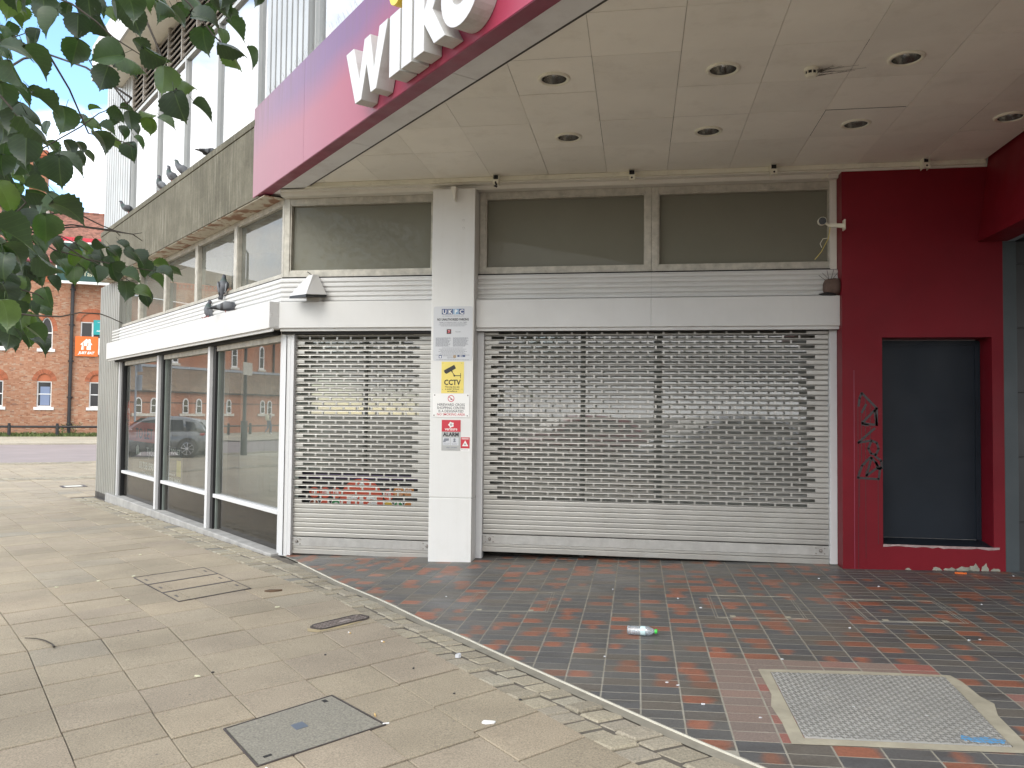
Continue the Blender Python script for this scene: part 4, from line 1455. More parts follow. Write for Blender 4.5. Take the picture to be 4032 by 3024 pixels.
# ================================================================== CANOPY
can = thing('canopy', 'cream panelled canopy ceiling over the tiled forecourt', 'canopy', (0, 6, 4.06))
XL = [-4.65, -4.03, -3.41, -2.79, -2.17, -1.56, -.945, -.335, .285, .905, 1.515, 2.145, 2.765, 3.33]
YL = [-1.9, -1.26, -.64, -.02, .6, 1.22, 1.84, 2.46, 3.08, 3.70, 4.32, 4.94, 5.56, 6.18, 6.81, 7.47, 8.345]
pin = SGF(0, .362, 0); nin = (NG.x, NG.y)
LIGHTS = [(-.636, 5.90), (.600, 5.895), (1.845, 5.877), (-.638, 7.19), (.604, 7.188), (1.84, 7.165), (3.06, 7.157)]
hole_r = .098
rng = random.Random(11)
for x0, x1 in zip(XL, XL[1:]):
    for y0, y1 in zip(YL, YL[1:]):
        g = .0017
        q = [(x0+g, y0+g), (x1-g, y0+g), (x1-g, y1-g), (x0+g, y1-g)]
        q = clip(q, (pin.x, pin.y), nin)
        q = clip(q, (SGF(.12, 0, 0).x, SGF(.12, 0, 0).y), (EG.x, EG.y)) if len(q) > 2 else q
        if len(q) < 3 or abs(area(q)) < .002: continue
        dz = rng.uniform(-.0015, .002)
        lit = [l for l in LIGHTS if x0 < l[0] < x1 and y0 < l[1] < y1]
        mb = MB()
        if lit:
            cx, cy = lit[0]
            n = 48
            V, F = [], []
            for i in range(n):
                a = 2*pi*i/n
                c_, s_ = math.cos(a), math.sin(a)
                tx = (((x1-g) if c_ > 0 else (x0+g))-cx)/c_ if abs(c_) > 1e-6 else 1e9
                ty = (((y1-g) if s_ > 0 else (y0+g))-cy)/s_ if abs(s_) > 1e-6 else 1e9
                tt = min(tx, ty)
                V += [(cx+c_*hole_r, cy+s_*hole_r, 4.06+dz), (cx+c_*tt, cy+s_*tt, 4.06+dz)]
            for i in range(n):
                j = (i+1) % n
                F.append((2*i, 2*j, 2*j+1, 2*i+1))
            # corners the fan cuts off
            mb.add(V, F)
            for (px, py) in ((x0+g, y0+g), (x1-g, y0+g), (x1-g, y1-g), (x0+g, y1-g)):
                a = math.atan2(py-cy, px-cx) % (2*pi)
                i = int(a/(2*pi/n)) % n
                v1, v2 = V[2*i+1], V[2*((i+1) % n)+1]
                mb.add([v1, v2, (px, py, 4.06+dz)], [(0, 1, 2)])
        else:
            mb.flatpoly(q, 4.06+dz, 4.075, 0)
            mb.f = [f[::1] for f in mb.f]
            n_ = len(q)
            mb.add([(x, y, 4.06+dz) for x, y in q], [tuple(range(n_-1, -1, -1))])
        mb.build('ceiling_panel', 'soffit', can)
roofpoly = clip(clip([(-4.65, -1.9), (8, -1.9), (8, 8.6), (-4.65, 8.6)], (SGF(0, .10, 0).x, SGF(0, .10, 0).y), nin), (SGF(.05, 0, 0).x, SGF(.05, 0, 0).y), (EG.x, EG.y))
mb = MB(); mb.flatpoly(roofpoly, 4.16, 5.0); mb.build('deck', 'soffit_gap', can)
# pale boarded edge strip along the sign
us = [0.02, .92, 2.45, 4.30, 6.6, 9.0, 11.5]
for a, b in zip(us, us[1:]):
    mb = MB(); mb.box(a+.003, b-.003, .135, .36, 4.012, 4.10, SGF); mb.build('edge_board', 'edge_strip', can, bevel=.003)
mb = MB(); mb.box(.02, 12, .36, .40, 4.03, 4.15, SGF); mb.build('edge_trim', 'soffit_gap', can)

def downlight(x, y, label):
    t = thing('downlight', label, 'ceiling light', (x, y, 4.06), 'recessed downlights in the canopy')
    mb = MB(); mb.lathe([(.094, -.004), (.098, -.012), (.112, -.014), (.122, -.008), (.124, .001)], (x, y, 4.06), 32); mb.build('trim_ring', 'trim', t, smooth=True)
    mb = MB(); mb.lathe([(.094, -.004), (.090, .03), (.076, .075), (.05, .105), (0, .11)], (x, y, 4.06), 32); mb.build('reflector', 'chrome', t, smooth=True)
    mb = MB(); mb.lathe([(0.0, .045), (.018, .05), (.022, .075), (.018, .11)], (x+.01, y+.01, 4.06), 14); mb.build('lamp', 'trim', t, smooth=True)
names = ['downlight in the front row nearest the sign strip', 'downlight in the front row, second from the sign strip', 'downlight in the front row beyond the smoke detector', 'downlight in the back row above the white pillar side', 'downlight in the back row over the middle of the wide shutter', 'downlight in the back row before the red wall', 'downlight at the edge of the red bulkhead']
for (x, y), nm in zip(LIGHTS, names): downlight(x, y, nm)

t = thing('smoke_detector', 'cream smoke detector on the canopy ceiling with a dirty cobweb', 'smoke detector', (1.228, 5.97, 4.06))
mb = MB(); mb.lathe([(.052, 0), (.052, -.018), (.046, -.024)], (1.228, 5.97, 4.06), 20); mb.build('base', 'trim', t, smooth=True)
mb = MB(); mb.lathe([(.040, -.024), (.040, -.045)], (1.228, 5.97, 4.06), 20); mb.build('vent_band', 'rubber', t)
mb = MB(); mb.lathe([(.043, -.045), (.043, -.052), (.03, -.062), (0, -.064)], (1.228, 5.97, 4.06), 20)
for i in range(8):
    a = 2*pi*i/8
    mb.box(1.228+math.cos(a)*.0425-.004, 1.228+math.cos(a)*.0425+.004, 5.97+math.sin(a)*.0425-.004, 5.97+math.sin(a)*.0425+.004, 4.06-.046, 4.06-.022)
mb.build('cap', 'trim', t)
M['web'] = flat('cobweb', (.10, .09, .075), .9)
mb = MB()
r_ = random.Random(2)
for i in range(26):
    a = (1.228+r_.uniform(.02, .06), 5.97+r_.uniform(-.05, .04), 4.06-r_.uniform(.003, .05))
    b = (1.228+r_.uniform(.08, .40)*r_.uniform(.4, 1), 5.97+r_.uniform(-.05, .10), 4.0585)
    m = tuple((p+q)/2 for p, q in zip(a, b)); m = (m[0], m[1], m[2]-.004)
    mb.tube([a, m, b], [.0016, .0010, .0008], 4)
mb.build('cobweb', 'web', t)

def stub(x, z, label, broken=False):
    t = thing('light_bracket', label, 'bracket', (x, 8.28, z), 'small metal brackets along the ceiling trunking')
    mb = MB()
    mb.box(x-.030, x-.027, 8.20, 8.30, z-.075, z+.035); mb.box(x+.027, x+.030, 8.20, 8.30, z-.075, z+.035)
    mb.box(x-.027, x+.027, 8.20, 8.206, z-.075, z-.020)
    mb.build('channel', 'trim', t)
    mb = MB(); mb.box(x-.026, x+.026, 8.245, 8.299, z-.02, z+.035); mb.build('socket', 'rubber', t)
    mb = MB(); mb.lathe([(.010, 0), (.009, .001), (0, .001)], (x, 8.1995, z-.052), 10, (0, -1, 0)); mb.build('screw_hole', 'dark', t)
    if broken:
        mb = MB(); mb.tube([(x, 8.2, z-.06), (x+.012, 8.19, z-.085), (x-.01, 8.185, z-.095), (x+.02, 8.19, z-.105)], .010, 6); mb.build('torn_end', 'rubber', t)
stub(-1.493, 4.018, 'broken metal bracket on the ceiling trunking beside the white pillar', True)
stub(-.074, 4.018, 'metal bracket on the ceiling trunking above the window mullion side of the left pane')
stub(1.332, 4.026, 'metal bracket on the ceiling trunking above the right transom pane')
stub(2.759, 4.036, 'metal bracket on the ceiling trunking above the red wall')

# ================================================================== CANOPY SIGN
sg = thing('shop_sign', 'long faded pink and purple fascia sign with big white letters', 'sign', SGF(0, 0, 4.0))
us = [0., 1.648, 4.32, 6.95, 9.6, 12.2]
for a, b in zip(us, us[1:]):
    mb = MB(); mb.box(a+.002, b-.002, 0, .02, 4.0, 5.04, SGF); mb.build('sign_panel', 'sign', sg)
mb = MB(); mb.box(0, 12.2, .0205, .12, 4.004, 5.03, SGF); mb.build('sign_box', 'sign', sg)
mb = MB(); mb.box(.01, 12.2, .004, .130, 3.994, 4.003, SGF); mb.build('underside_trim', 'redtrim', sg)
def letter(name, poly, mat='letter'):
    mb = MB(); mb.prism(poly, -.152, -.004, SGF, 0, 1); o = mb.build(name, [mat, 'letter_side' if mat == 'letter' else mat], sg, bevel=.004)
    return o
letter('letter', [(3.25, 4.045), (3.365, 4.045), (3.46, 4.30), (3.545, 4.045), (3.645, 4.045), (3.84, 4.52), (3.69, 4.52), (3.60, 4.22), (3.525, 4.52), (3.415, 4.52), (3.325, 4.22), (3.205, 4.52), (3.05, 4.52)])
letter('letter', [(3.872, 4.045), (4.045, 4.045), (4.045, 4.515), (3.872, 4.515)])
letter('letter', [(4.072, 4.045), (4.23, 4.045), (4.23, 4.80), (4.072, 4.80)])
letter('letter', [(4.262, 4.05), (4.415, 4.05), (4.415, 4.24), (4.56, 4.05), (4.712, 4.05), (4.535, 4.30), (4.70, 4.52), (4.545, 4.52), (4.415, 4.345), (4.415, 4.80), (4.262, 4.80)])
n = 36
def ring(cx, cz, r, r2, mat):
    mb = MB()
    o = [(cx+r*math.cos(2*pi*i/n), cz+r*math.sin(2*pi*i/n)) for i in range(n)]
    q = [(cx+r2*math.cos(2*pi*i/n), cz+r2*math.sin(2*pi*i/n)) for i in range(n)]
    V = [SGF(a, b, c) for b in (-.152, -.004) for ring_ in (o, q) for a, c in ring_]
    F, MM = [], []
    for i in range(n):
        j = (i+1) % n
        F += [(i, j, n+j, n+i), (j, i, 2*n+i, 2*n+j), (n+i, n+j, 3*n+j, 3*n+i)]
        MM += [0, 1, 1]
    mb.add(V, F, MM, 0, False)
    mb.build('letter', [mat, 'letter_side'], sg, fixn=True)
ring(4.90, 4.29, .245, .105, 'letter')
mb = MB(); mb.prism([(3.958+.098*math.cos(2*pi*i/24), 4.672+.098*math.sin(2*pi*i/24)) for i in range(24)], -.152, -.004, SGF); mb.build('letter_dot', 'yellow', sg)
mb = MB()
r_ = random.Random(4)
for i in range(260):
    u = .4+i*.045+r_.uniform(-.008, .008)
    for s_ in (-1, 1):
        p = SGF(u, .05, 5.035); q = SGF(u+r_.uniform(-.02, .02), .05+s_*r_.uniform(.02, .06), 5.035+r_.uniform(.08, .115))
        mb.tube([p, q], .0011, 3, cap=False)
mb.build('bird_spikes', 'bolt', sg, kind='stuff')

# ================================================================== RED WALL, BULKHEAD, DARK WALL
rw = thing('red_wall', 'dark red painted wall with a recessed dark blue panel', 'wall', (2.7, 8.5, gz(2.7)))
RX0, RX1, RY = 1.998, 3.475, 8.32
DX0, DX1, DZ0, DZ1 = 2.372, 3.372, .30, 2.322
mb = MB()
mb.box(RX0, DX0, RY, 8.72, -.05, 3.985); mb.box(DX1, RX1, RY, 8.72, -.05, 3.25)
mb.box(DX0, DX1, RY, 8.72, DZ1, 3.985); mb.box(DX0, DX1, RY, 8.72, -.05, DZ0-.004); mb.box(DX1, RX1, RY, 8.72, 3.25, 3.985)
wall_o = mb.build('wall_face', 'red', rw)
mb = MB(); mb.box(DX0+.002, DX1-.004, 8.60, 8.70, DZ0+.03, DZ1-.01); mb.build('door_panel', 'navy', rw, bevel=.004)
mb = MB(); mb.box(DX0+.002, DX0+.012, 8.585, 8.60, DZ0+.04, DZ1-.02); mb.box(DX1-.05, DX1-.004, 8.585, 8.60, DZ0+.03, DZ1-.02); mb.box(DX0+.012, DX1-.05, 8.587, 8.60, DZ1-.06, DZ1-.02); mb.build('door_frame', 'navy', rw)
mb = MB()
V = [(DX0+.001, 8.335, DZ0), (DX1-.001, 8.335, DZ0), (DX1-.001, 8.599, DZ0+.028), (DX0+.001, 8.599, DZ0+.028)]
mb.add(V, [(0, 1, 2, 3)]); mb.build('recess_sill', 'navy', rw)
M['scraped'] = paint('scraped_edge', (.34, .25, .24), .8, .3, 20)
mb = MB()
r_ = random.Random(8)
pts = [(DX0, 0.)]
x = DX0
top, bot = [], []
while x < DX1+.06:
    top.append((x, DZ0+.001+r_.uniform(-.002, .002))); bot.append((x, DZ0-.012-r_.uniform(0, .016)))
    x += .05
poly = bot+top[::-1]
mb.prism(poly, RY-.003, RY-.0005); mb.build('scraped_lip', 'scraped', rw)
mb = MB()
def blob(cx, cz, w, h, seed):
    r = random.Random(seed)
    n = 14
    return [(cx+math.cos(2*pi*i/n)*w*r.uniform(.55, 1.1), cz+max(-.0, math.sin(2*pi*i/n)*h*r.uniform(.5, 1.1))) for i in range(n)]
for i, (cx, w, h) in enumerate(((2.86, .05, .04), (2.98, .07, .035), (3.10, .09, .05), (3.20, .06, .075), (3.29, .05, .08), (3.38, .05, .03), (2.6, .03, .02))):
    mb.prism(blob(cx, gz(cx)+.002, w, h, i), RY-.003, RY-.0005)
M['plaster'] = paint('bare_plaster', (.30, .29, .24), .9, .25, 14)
mb.build('bare_plaster_patch', 'plaster', rw)
mb = MB(); mb.box(2.105, 2.111, RY-.0025, RY-.0005, .05, 2.0); mb.build('seam', 'redtrim', rw)
# graffiti: marker strokes and their runs
def wp(x, y):                                                           # from the enlarged view to metres on the wall
    return (2.140+(x-450)*.001985, .93+(1040-y)*.001985)
strokes = [[(455, 680), (460, 640), (470, 615), (540, 690), (540, 775), (530, 700)], [(470, 712), (490, 672)], [(540, 690), (470, 765), (530, 772)], [(530, 790), (452, 862), (515, 850), (540, 862), (548, 890), (535, 920), (512, 915), (500, 890), (512, 858)], [(512, 930), (470, 975), (450, 1036), (548, 1040), (555, 985), (515, 935), (490, 1025), (540, 985)], [(530, 925), (560, 950), (562, 985), (545, 990), (535, 955)], [(472, 770), (500, 775)]]
mb = MB()
M['marker'] = flat('black_marker', (.022, .012, .014), .35)
for st in strokes:
    for a, b in zip(st, st[1:]):
        (ax_, az), (bx, bz) = wp(*a), wp(*b)
        d = math.hypot(bx-ax_, bz-az); nx, nz = -(bz-az)/d*.0115, (bx-ax_)/d*.0115
        ex, ez = (bx-ax_)/d*.005, (bz-az)/d*.005
        mb.prism([(ax_-nx-ex, az-nz-ez), (bx-nx+ex, bz-nz+ez), (bx+nx+ex, bz+nz+ez), (ax_+nx-ex, az+nz-ez)][::-1], RY-.0016, RY-.0006)
for x, y0, y1 in ((452, 680, 1480), (487, 640, 1430), (468, 712, 960), (510, 670, 860), (545, 1040, 1360), (532, 700, 770), (458, 1040, 1180)):
    (ax_, az), (bx, bz) = wp(x, y0), wp(x, y1)
    mb.box(ax_-.002, ax_+.002, RY-.0014, RY-.0007, bz, az)
mb.build('graffiti', 'marker', rw)

bh = thing('red_bulkhead', 'red painted downstand beam running forward at the right of the canopy', 'beam', (3.4, 6, 3.25))
mb = MB()
mb.add([(3.372, 8.318, 4.2), (3.335, -1.9, 4.2), (3.335, -1.9, 3.25), (3.252, 8.318, 3.25), (3.52, 8.318, 3.252), (3.60, -1.9, 3.252)], [(3, 2, 1, 0), (3, 4, 5, 2)])
mb.build('beam_face', 'red', bh)
mb = MB(); mb.box(3.60, 8, -1.9, 8.9, 3.26, 4.1); mb.build('entrance_ceiling', 'slate', bh)
dw = thing('dark_wall', 'dark grey panelled wall at the right edge beyond the red wall', 'wall', (4.2, 8.5, gz(4.2)))
mb = MB(); mb.box(3.477, 3.60, 8.325, 8.8, -.05, 3.25); mb.build('jamb', 'bluegrey', dw, bevel=.004)
z = -.05
for h in (.60, .62, .62, .62, .62, .62):
    mb = MB(); mb.box(3.604, 4.6, 8.34, 8.8, z+.004, min(3.25, z+h-.004)); mb.build('panel', 'slate', dw)
    mb = MB(); mb.box(4.606, 6.2, 8.34, 8.8, z+.004, min(3.25, z+h-.004)); mb.build('panel', 'slate', dw)
    z += h
mb = MB(); mb.box(3.60, 6.2, 8.36, 8.8, -.05, 3.25); mb.build('backing', 'dark', dw)

# ================================================================== SIGNS ON THE PILLAR
PY = 8.31
def sheet_sign(name, label, x0, x1, z0, z1, mat, cat='sign', y=PY, r=.0, th=.003):
    t = thing(name, label, cat, ((x0+x1)/2, y, z0))
    if r:
        q = []
        for cx, cz, a0 in ((x1-r, z0+r, -90), (x1-r, z1-r, 0), (x0+r, z1-r, 90), (x0+r, z0+r, 180)):
            for i in range(5):
                a = math.radians(a0+22.5*i)
                q.append((cx+r*math.cos(a), cz+r*math.sin(a)))
    else:
        q = [(x0, z0), (x1, z0), (x1, z1), (x0, z1)]
    mb = MB(); mb.prism(q, y-th, y-.0002); mb.build('board', mat, t)
    return t
M['sgrey'] = flat('sign_grey', (.56, .57, .59), .4)
M['sblack'] = flat('sign_black', (.02, .02, .022), .4)
M['sblue'] = flat('sign_blue', (.055, .085, .20), .4)
M['slblue'] = flat('sign_light_blue', (.22, .36, .52), .4)
M['sred'] = flat('sign_red', (.52, .03, .05), .4)
M['syel'] = flat('sign_yellow', (.76, .62, .16), .45)
M['swhite'] = flat('sign_white', (.78, .77, .75), .4)
M['stext'] = flat('sign_grey_text', (.20, .21, .24), .5)
M['sgold'] = flat('sign_gold', (.35, .26, .16), .5)
M['sgrey2'] = flat('sign_mid_grey', (.40, .40, .39), .45)
# parking notice
t = sheet_sign('parking_notice', 'tall grey UKPC no unauthorised parking notice at the top of the pillar', -2.172, -1.745, 2.088, 2.672, 'sgrey', r=.022)
y = PY-.0032
cx = -1.958
mb = MB()
for i in (0, 1, 3): mb.box(-2.082+i*.0625, -2.082+i*.0625+.060, y-.0006, y, 2.586, 2.645)
mb.build('logo_square', 'sblue', t)
mb = MB(); mb.box(-2.082+.125, -2.082+.185, y-.0006, y, 2.586, 2.645); mb.build('logo_square', 'slblue', t)
for i, ch in enumerate('UKPC'):
    mb = MB(); mb.text(ch, .062, WF, -2.052+i*.0625, y-.001, 2.593, bold=.03); mb.build('logo_letter', 'swhite', t)
mb = MB(); mb.text('NO UNAUTHORISED PARKING', .0345, WF, cx, y-.0004, 2.520, bold=.035, sx=.72); mb.build('headline', 'sblack', t)
mb = MB()
mb.text('UK PARKING CONTROL LTD', .0185, WF, cx, y-.0004, 2.562, sx=.98)
mb.text('TERMS OF PARKING APPLY AT ALL TIMES', .0165, WF, cx, y-.0004, 2.494, bold=.02)
mb.text('No parking', .013, WF, -1.90, y-.0004, 2.395, bold=.03)
mb.text('UKPC Information Line', .010, WF, -2.015, y-.0004, 2.137, bold=.02)
r_ = random.Random(9)
def lines(x0, x1, z0, z1, n, ragged=.25, center=False):
    for i in range(n):
        z = z1-(z1-z0)*i/max(1, n-1)
        w = (x1-x0)*(1-r_.random()*ragged)
        a = (x0+x1)/2-w/2 if center else x0
        while a < x0+w if not center else a < (x0+x1)/2+w/2:
            l = r_.uniform(.008, .026)
            e = min(a+l, x0+w if not center else (x0+x1)/2+w/2)
            mb.box(a, e, y-.0005, y, z-.0022, z+.0022)
            a = e+.004
lines(cx-.165, cx+.165, 2.462, 2.485, 3, .25, True)
lines(-2.145, -1.972, 2.245, 2.335, 12)
lines(-1.955, -1.785, 2.245, 2.335, 12)
lines(cx-.16, cx+.16, 2.162, 2.226, 6, .35, True)
lines(cx-.185, cx+.185, 2.150, 2.150, 1, 0, True)
lines(cx-.18, cx+.18, 2.100, 2.100, 1, 0, True)
lines(-2.015, -1.925, 2.118, 2.128, 2)
mb.build('small_print', 'stext', t, kind='stuff')
mb = MB(); mb.box(-2.025, -1.976, y-.0005, y, 2.377, 2.427); mb.build('no_parking_symbol', 'sblack', t)
mb = MB(); mb.prism([(-2.018, 2.388), (-2.012, 2.382), (-1.983, 2.416), (-1.989, 2.422)], y-.0012, y-.0006); mb.prism([(-2.018, 2.416), (-1.989, 2.382), (-1.983, 2.388), (-2.012, 2.422)], y-.0014, y-.0006); mb.build('symbol_cross', 'sred', t)
mb = MB(); mb.text('P', .04, WF, -2.0, y-.0008, 2.388, bold=.03); mb.build('symbol_letter', 'swhite', t)
mb = MB(); mb.box(-2.108, -2.076, y-.0005, y, 2.117, 2.149); mb.box(-1.905, -1.82, y-.0005, y, 2.130, 2.150); mb.build('footer_logo', 'sblue', t)
mb = MB(); mb.lathe([(.010, 0), (.010, .003), (0, .003)], (-2.092, y-.0005, 2.131), 12, (0, -1, 0)); mb.text('BPA', .019, WF, -1.865, y-.001, 2.1335, bold=.03); mb.build('footer_lettering', 'swhite', t)
mb = MB(); disc(mb, -1.935, 2.134, .017, y-.0017); mb.build('footer_seal', 'sgold', t)

# camera warning
t = sheet_sign('camera_warning', 'yellow CCTV warning sign on the pillar', -2.077, -1.832, 1.742, 2.079, 'syel')
y = PY-.0032
mb = MB()
mb.prism([(-2.051, 1.983), (-2.040, 1.958), (-2.020, 1.949), (-1.918, 2.008), (-1.938, 2.046), (-2.043, 1.990)], y-.0006, y)
mb.prism([(-1.972, 1.980), (-1.958, 1.984), (-1.952, 1.972), (-1.965, 1.966)], y-.0007, y)
mb.prism([(-1.965, 1.972), (-1.955, 1.968), (-1.928, 1.932), (-1.938, 1.928)], y-.0008, y)
mb.box(-1.938, -1.868, y-.0006, y, 1.926, 1.934); mb.box(-1.870, -1.864, y-.0007, y, 1.903, 1.956)
disc(mb, -1.935, 1.930, .010, y-.0018)
mb.text('CCTV', .078, WF, -1.957, y-.0005, 1.832, bold=.03, sx=.88)
mb.text('Warning this site', .0255, WF, -1.957, y-.0005, 1.802, bold=.012, sx=.90)
mb.text('is under 24 hour', .0255, WF, -1.957, y-.0005, 1.779, bold=.012, sx=.90)
mb.text('surveillance', .0255, WF, -1.957, y-.0005, 1.756, bold=.012, sx=.90)
mb.build('print', 'sblack', t)
def screws(t, pts, y, mat='bolt', r=.006):
    for x, z in pts:
        mb = MB(); mb.lathe([(r, 0), (r*.9, .002), (0, .003)], (x, y, z), 10, (0, -1, 0)); mb.build('screw', mat, t)
screws(t, [(-2.062, 2.062), (-1.858, 2.064), (-2.064, 1.782), (-1.850, 1.786)], y, r=.004)

# no smoking
t = sheet_sign('no_smoking_notice', 'white no smoking notice of the shopping centre on the pillar', -2.165, -1.767, 1.488, 1.738, 'swhite', th=.006)
y = PY-.0062
mb = MB()
for i, s_ in enumerate(('HEREWARD CROSS', 'SHOPPING CENTRE', 'IS A DESIGNATED')): mb.text(s_, .0385, WF, -1.967, y-.0004, 1.6075-i*.0345, bold=.008, sx=.90)
mb.build('black_lettering', 'sblack', t)
mb = MB(); disc(mb, -1.965, 1.678, .007, y-.0017); mb.build('symbol_stub', 'sblack', t)
mb = MB(); mb.text('NO SMOKING AREA', .0385, WF, -1.967, y-.0004, 1.504, bold=.008, sx=.88)
o = [(-1.967+.036*math.cos(2*pi*i/28), 1.686+.036*math.sin(2*pi*i/28)) for i in range(28)]
q = [(-1.967+.029*math.cos(2*pi*i/28), 1.686+.029*math.sin(2*pi*i/28)) for i in range(28)]
V = [(a, y-.0005, c) for a, c in o+q]
mb.add(V, [(i, (i+1) % 28, 28+(i+1) % 28, 28+i) for i in range(28)])
mb.prism([(-1.995, 1.705), (-1.990, 1.710), (-1.939, 1.667), (-1.944, 1.662)][::-1], y-.0012, y-.0004)
mb.build('red_lettering', 'sred', t)
screws(t, [(-2.147, 1.722), (-1.786, 1.720), (-2.152, 1.506), (-1.788, 1.503)], y, r=.008)

# alarm notice
t = sheet_sign('alarm_notice', 'red and grey verisure alarm notice low on the pillar', -2.066, -1.860, 1.132, 1.458, 'sgrey2')
y = PY-.0032
mb = MB(); mb.box(-2.066, -1.860, y-.0004, y, 1.333, 1.458); mb.build('red_field', 'sred', t)
mb = MB()
n = 40
pts = [(-1.963+math.cos(2*pi*i/n)*(.028+.0045*math.cos(5*2*pi*i/n+pi)), 1.407+math.sin(2*pi*i/n)*(.028+.0045*math.cos(5*2*pi*i/n+pi))) for i in range(n)]
mb.prism(pts, y-.001, y-.0004)
mb.text('verisure', .046, WF, -1.963, y-.0008, 1.347, bold=.015, sx=.90)
mb.build('logo_lettering', 'swhite', t)
mb = MB(); disc(mb, -1.963, 1.407, .014, y-.0026); mb.build('logo_centre', 'sgrey2', t)
mb = MB(); mb.text('ALARM', .056, WF, -1.963, y-.0005, 1.285, bold=.04, sx=.95); mb.build('headline', 'sblack', t)
mb = MB(); mb.box(-2.052, -1.972, y-.0004, y, 1.188, 1.272); mb.box(-1.966, -1.880, y-.0004, y, 1.188, 1.272); mb.build('pictogram_field', 'sgrey', t)
mb = MB()
mb.prism([(-2.045, 1.236), (-2.035, 1.230), (-1.985, 1.238), (-1.985, 1.262), (-2.035, 1.262)], y-.0012, y-.0005)
mb.box(-2.048, -2.02, y-.0012, y-.0005, 1.222, 1.232)
disc(mb, -1.924, 1.252, .012, y-.0020); mb.prism([(-1.940, 1.222), (-1.908, 1.222), (-1.915, 1.240), (-1.933, 1.240)], y-.0013, y-.0005)
mb.text('VIDEO ALARM', .011, WF, -2.012, y-.0008, 1.205); mb.text('RECORDING', .011, WF, -2.012, y-.0008, 1.194); mb.text('24H GUARD', .011, WF, -1.923, y-.0008, 1.205); mb.text('RESPONSE', .011, WF, -1.923, y-.0008, 1.194)
mb.text('0800 158 8999', .019, WF, -1.955, y-.0008, 1.158, bold=.02); mb.text('www.verisure.co.uk', .010, WF, -1.955, y-.0008, 1.144)
mb.build('print', 'stext', t)
# small sticker
t = sheet_sign('alarm_sticker', 'small worn red sticker with a white triangle beside the alarm notice', -1.857, -1.760, 1.128, 1.276, 'swhite', 'sticker', th=.0012)
y = PY-.0013
mb = MB(); mb.box(-1.857, -1.760, y-.0004, y, 1.158, 1.276); mb.build('red_field', 'sred', t)
mb = MB(); mb.prism([(-1.842, 1.182), (-1.775, 1.182), (-1.808, 1.242)], y-.001, y-.0004); mb.box(-1.848, -1.77, y-.0008, y-.0004, 1.264, 1.268); mb.box(-1.848, -1.77, y-.0008, y-.0004, 1.255, 1.259); mb.build('triangle', 'swhite', t)
mb = MB(); mb.prism([(-1.825, 1.192), (-1.795, 1.192), (-1.800, 1.210), (-1.820, 1.212)], y-.0016, y-.001); disc(mb, -1.842, 1.146, .006, y-.0018, n=12); mb.box(-1.83, -1.775, y-.0008, y-.0001, 1.14, 1.146); mb.build('print', 'sgrey2', t)

# alarm notice on the ribbed wall
KP_ = 3.615
def ssign(s0, s1, z0, z1, name, label, mat, k=KP_, cat='sign'):
    p = sk((s0+s1)/2, k, z0)
    t = thing(name, label, cat, p)
    mb = MB(); mb.box(-s0, -s1, k-.003, k, z0, z1, SF); mb.build('board', mat, t)
    return t
t = ssign(17.10, 16.52, 1.32, 1.60, 'alarm_notice', 'small red and grey alarm notice on the ribbed wall at the far corner', 'sgrey2')
mb = MB(); mb.box(-17.10, -16.52, KP_-.0036, KP_-.003, 1.50, 1.60, SF); mb.build('red_field', 'sred', t)
mb = MB(); mb.box(-17.05, -16.83, KP_-.0036, KP_-.003, 1.38, 1.455, SF); mb.box(-16.79, -16.58, KP_-.0036, KP_-.003, 1.38, 1.455, SF); mb.lathe([(.028, 0), (.028, .001), (0, .001)], SF(-16.81, KP_-.0037, 1.56), 12, -SF.y); mb.text('verisure', .055, SF, -16.81, KP_-.004, 1.51, bold=.02); mb.build('pictogram_field', 'swhite', t)
mb = MB(); mb.text('ALARM', .055, SF, -16.81, KP_-.0038, 1.46, bold=.03, sx=1.6); mb.box(-17.02, -16.90, KP_-.0042, KP_-.0036, 1.41, 1.435, SF); mb.box(-16.72, -16.64, KP_-.0042, KP_-.0036, 1.39, 1.44, SF); mb.build('print', 'sblack', t)
t = ssign(16.30, 16.22, 1.12, 1.22, 'blue_sticker', 'tiny blue sticker on the ribbed wall beside the window', 'sblue', cat='sticker')
mb = MB(); mb.box(-16.29, -16.24, KP_-.0036, KP_-.003, 1.18, 1.20, SF); mb.build('print', 'slblue', t)

# things behind the street windows
KI = 3.74
t = thing('window_sticker', 'red oval ria sticker inside the far shop window', 'sticker', sk(16.4, KI, 1.2))
mb = MB(); n = 24
mb.prism([(-15.93+.095*math.cos(2*pi*i/n), 1.50+.185*math.sin(2*pi*i/n)) for i in range(n)], KI, KI+.002, SF); mb.build('disc', 'posred', t)
mb = MB(); mb.text('ria', .17, SF, -15.93, KI-.001, 1.46, bold=.02, sx=.75); mb.lathe([(.012, 0), (.012, .001), (0, .001)], SF(-15.93, KI-.001, 1.62), 10, -SF.y); mb.text('Money Transfer', .03, SF, -15.93, KI-.001, 1.40, sx=.75); mb.build('lettering', 'postwhite', t)
M['bred'] = flat('board_red', (.55, .075, .03), .5)
M['btaupe'] = flat('board_taupe', (.20, .17, .13), .6)
KI2 = 3.735
t = thing('letting_board', 'red and black to let board leaning inside the far shop window', 'letting board', sk(15, KI2, .0))
def slanted(s_top0, s_bot0, s1, z0, z1):
    return [(-s_bot0, z0), (-s1, z0), (-s1, z1), (-s_top0, z1)]
mb = MB(); mb.prism([(-15.52, .36), (-13.9, .36), (-13.9, 1.30), (-15.98, 1.30)], KI2, KI2+.01, SF); mb.build('board', 'posdark', t)
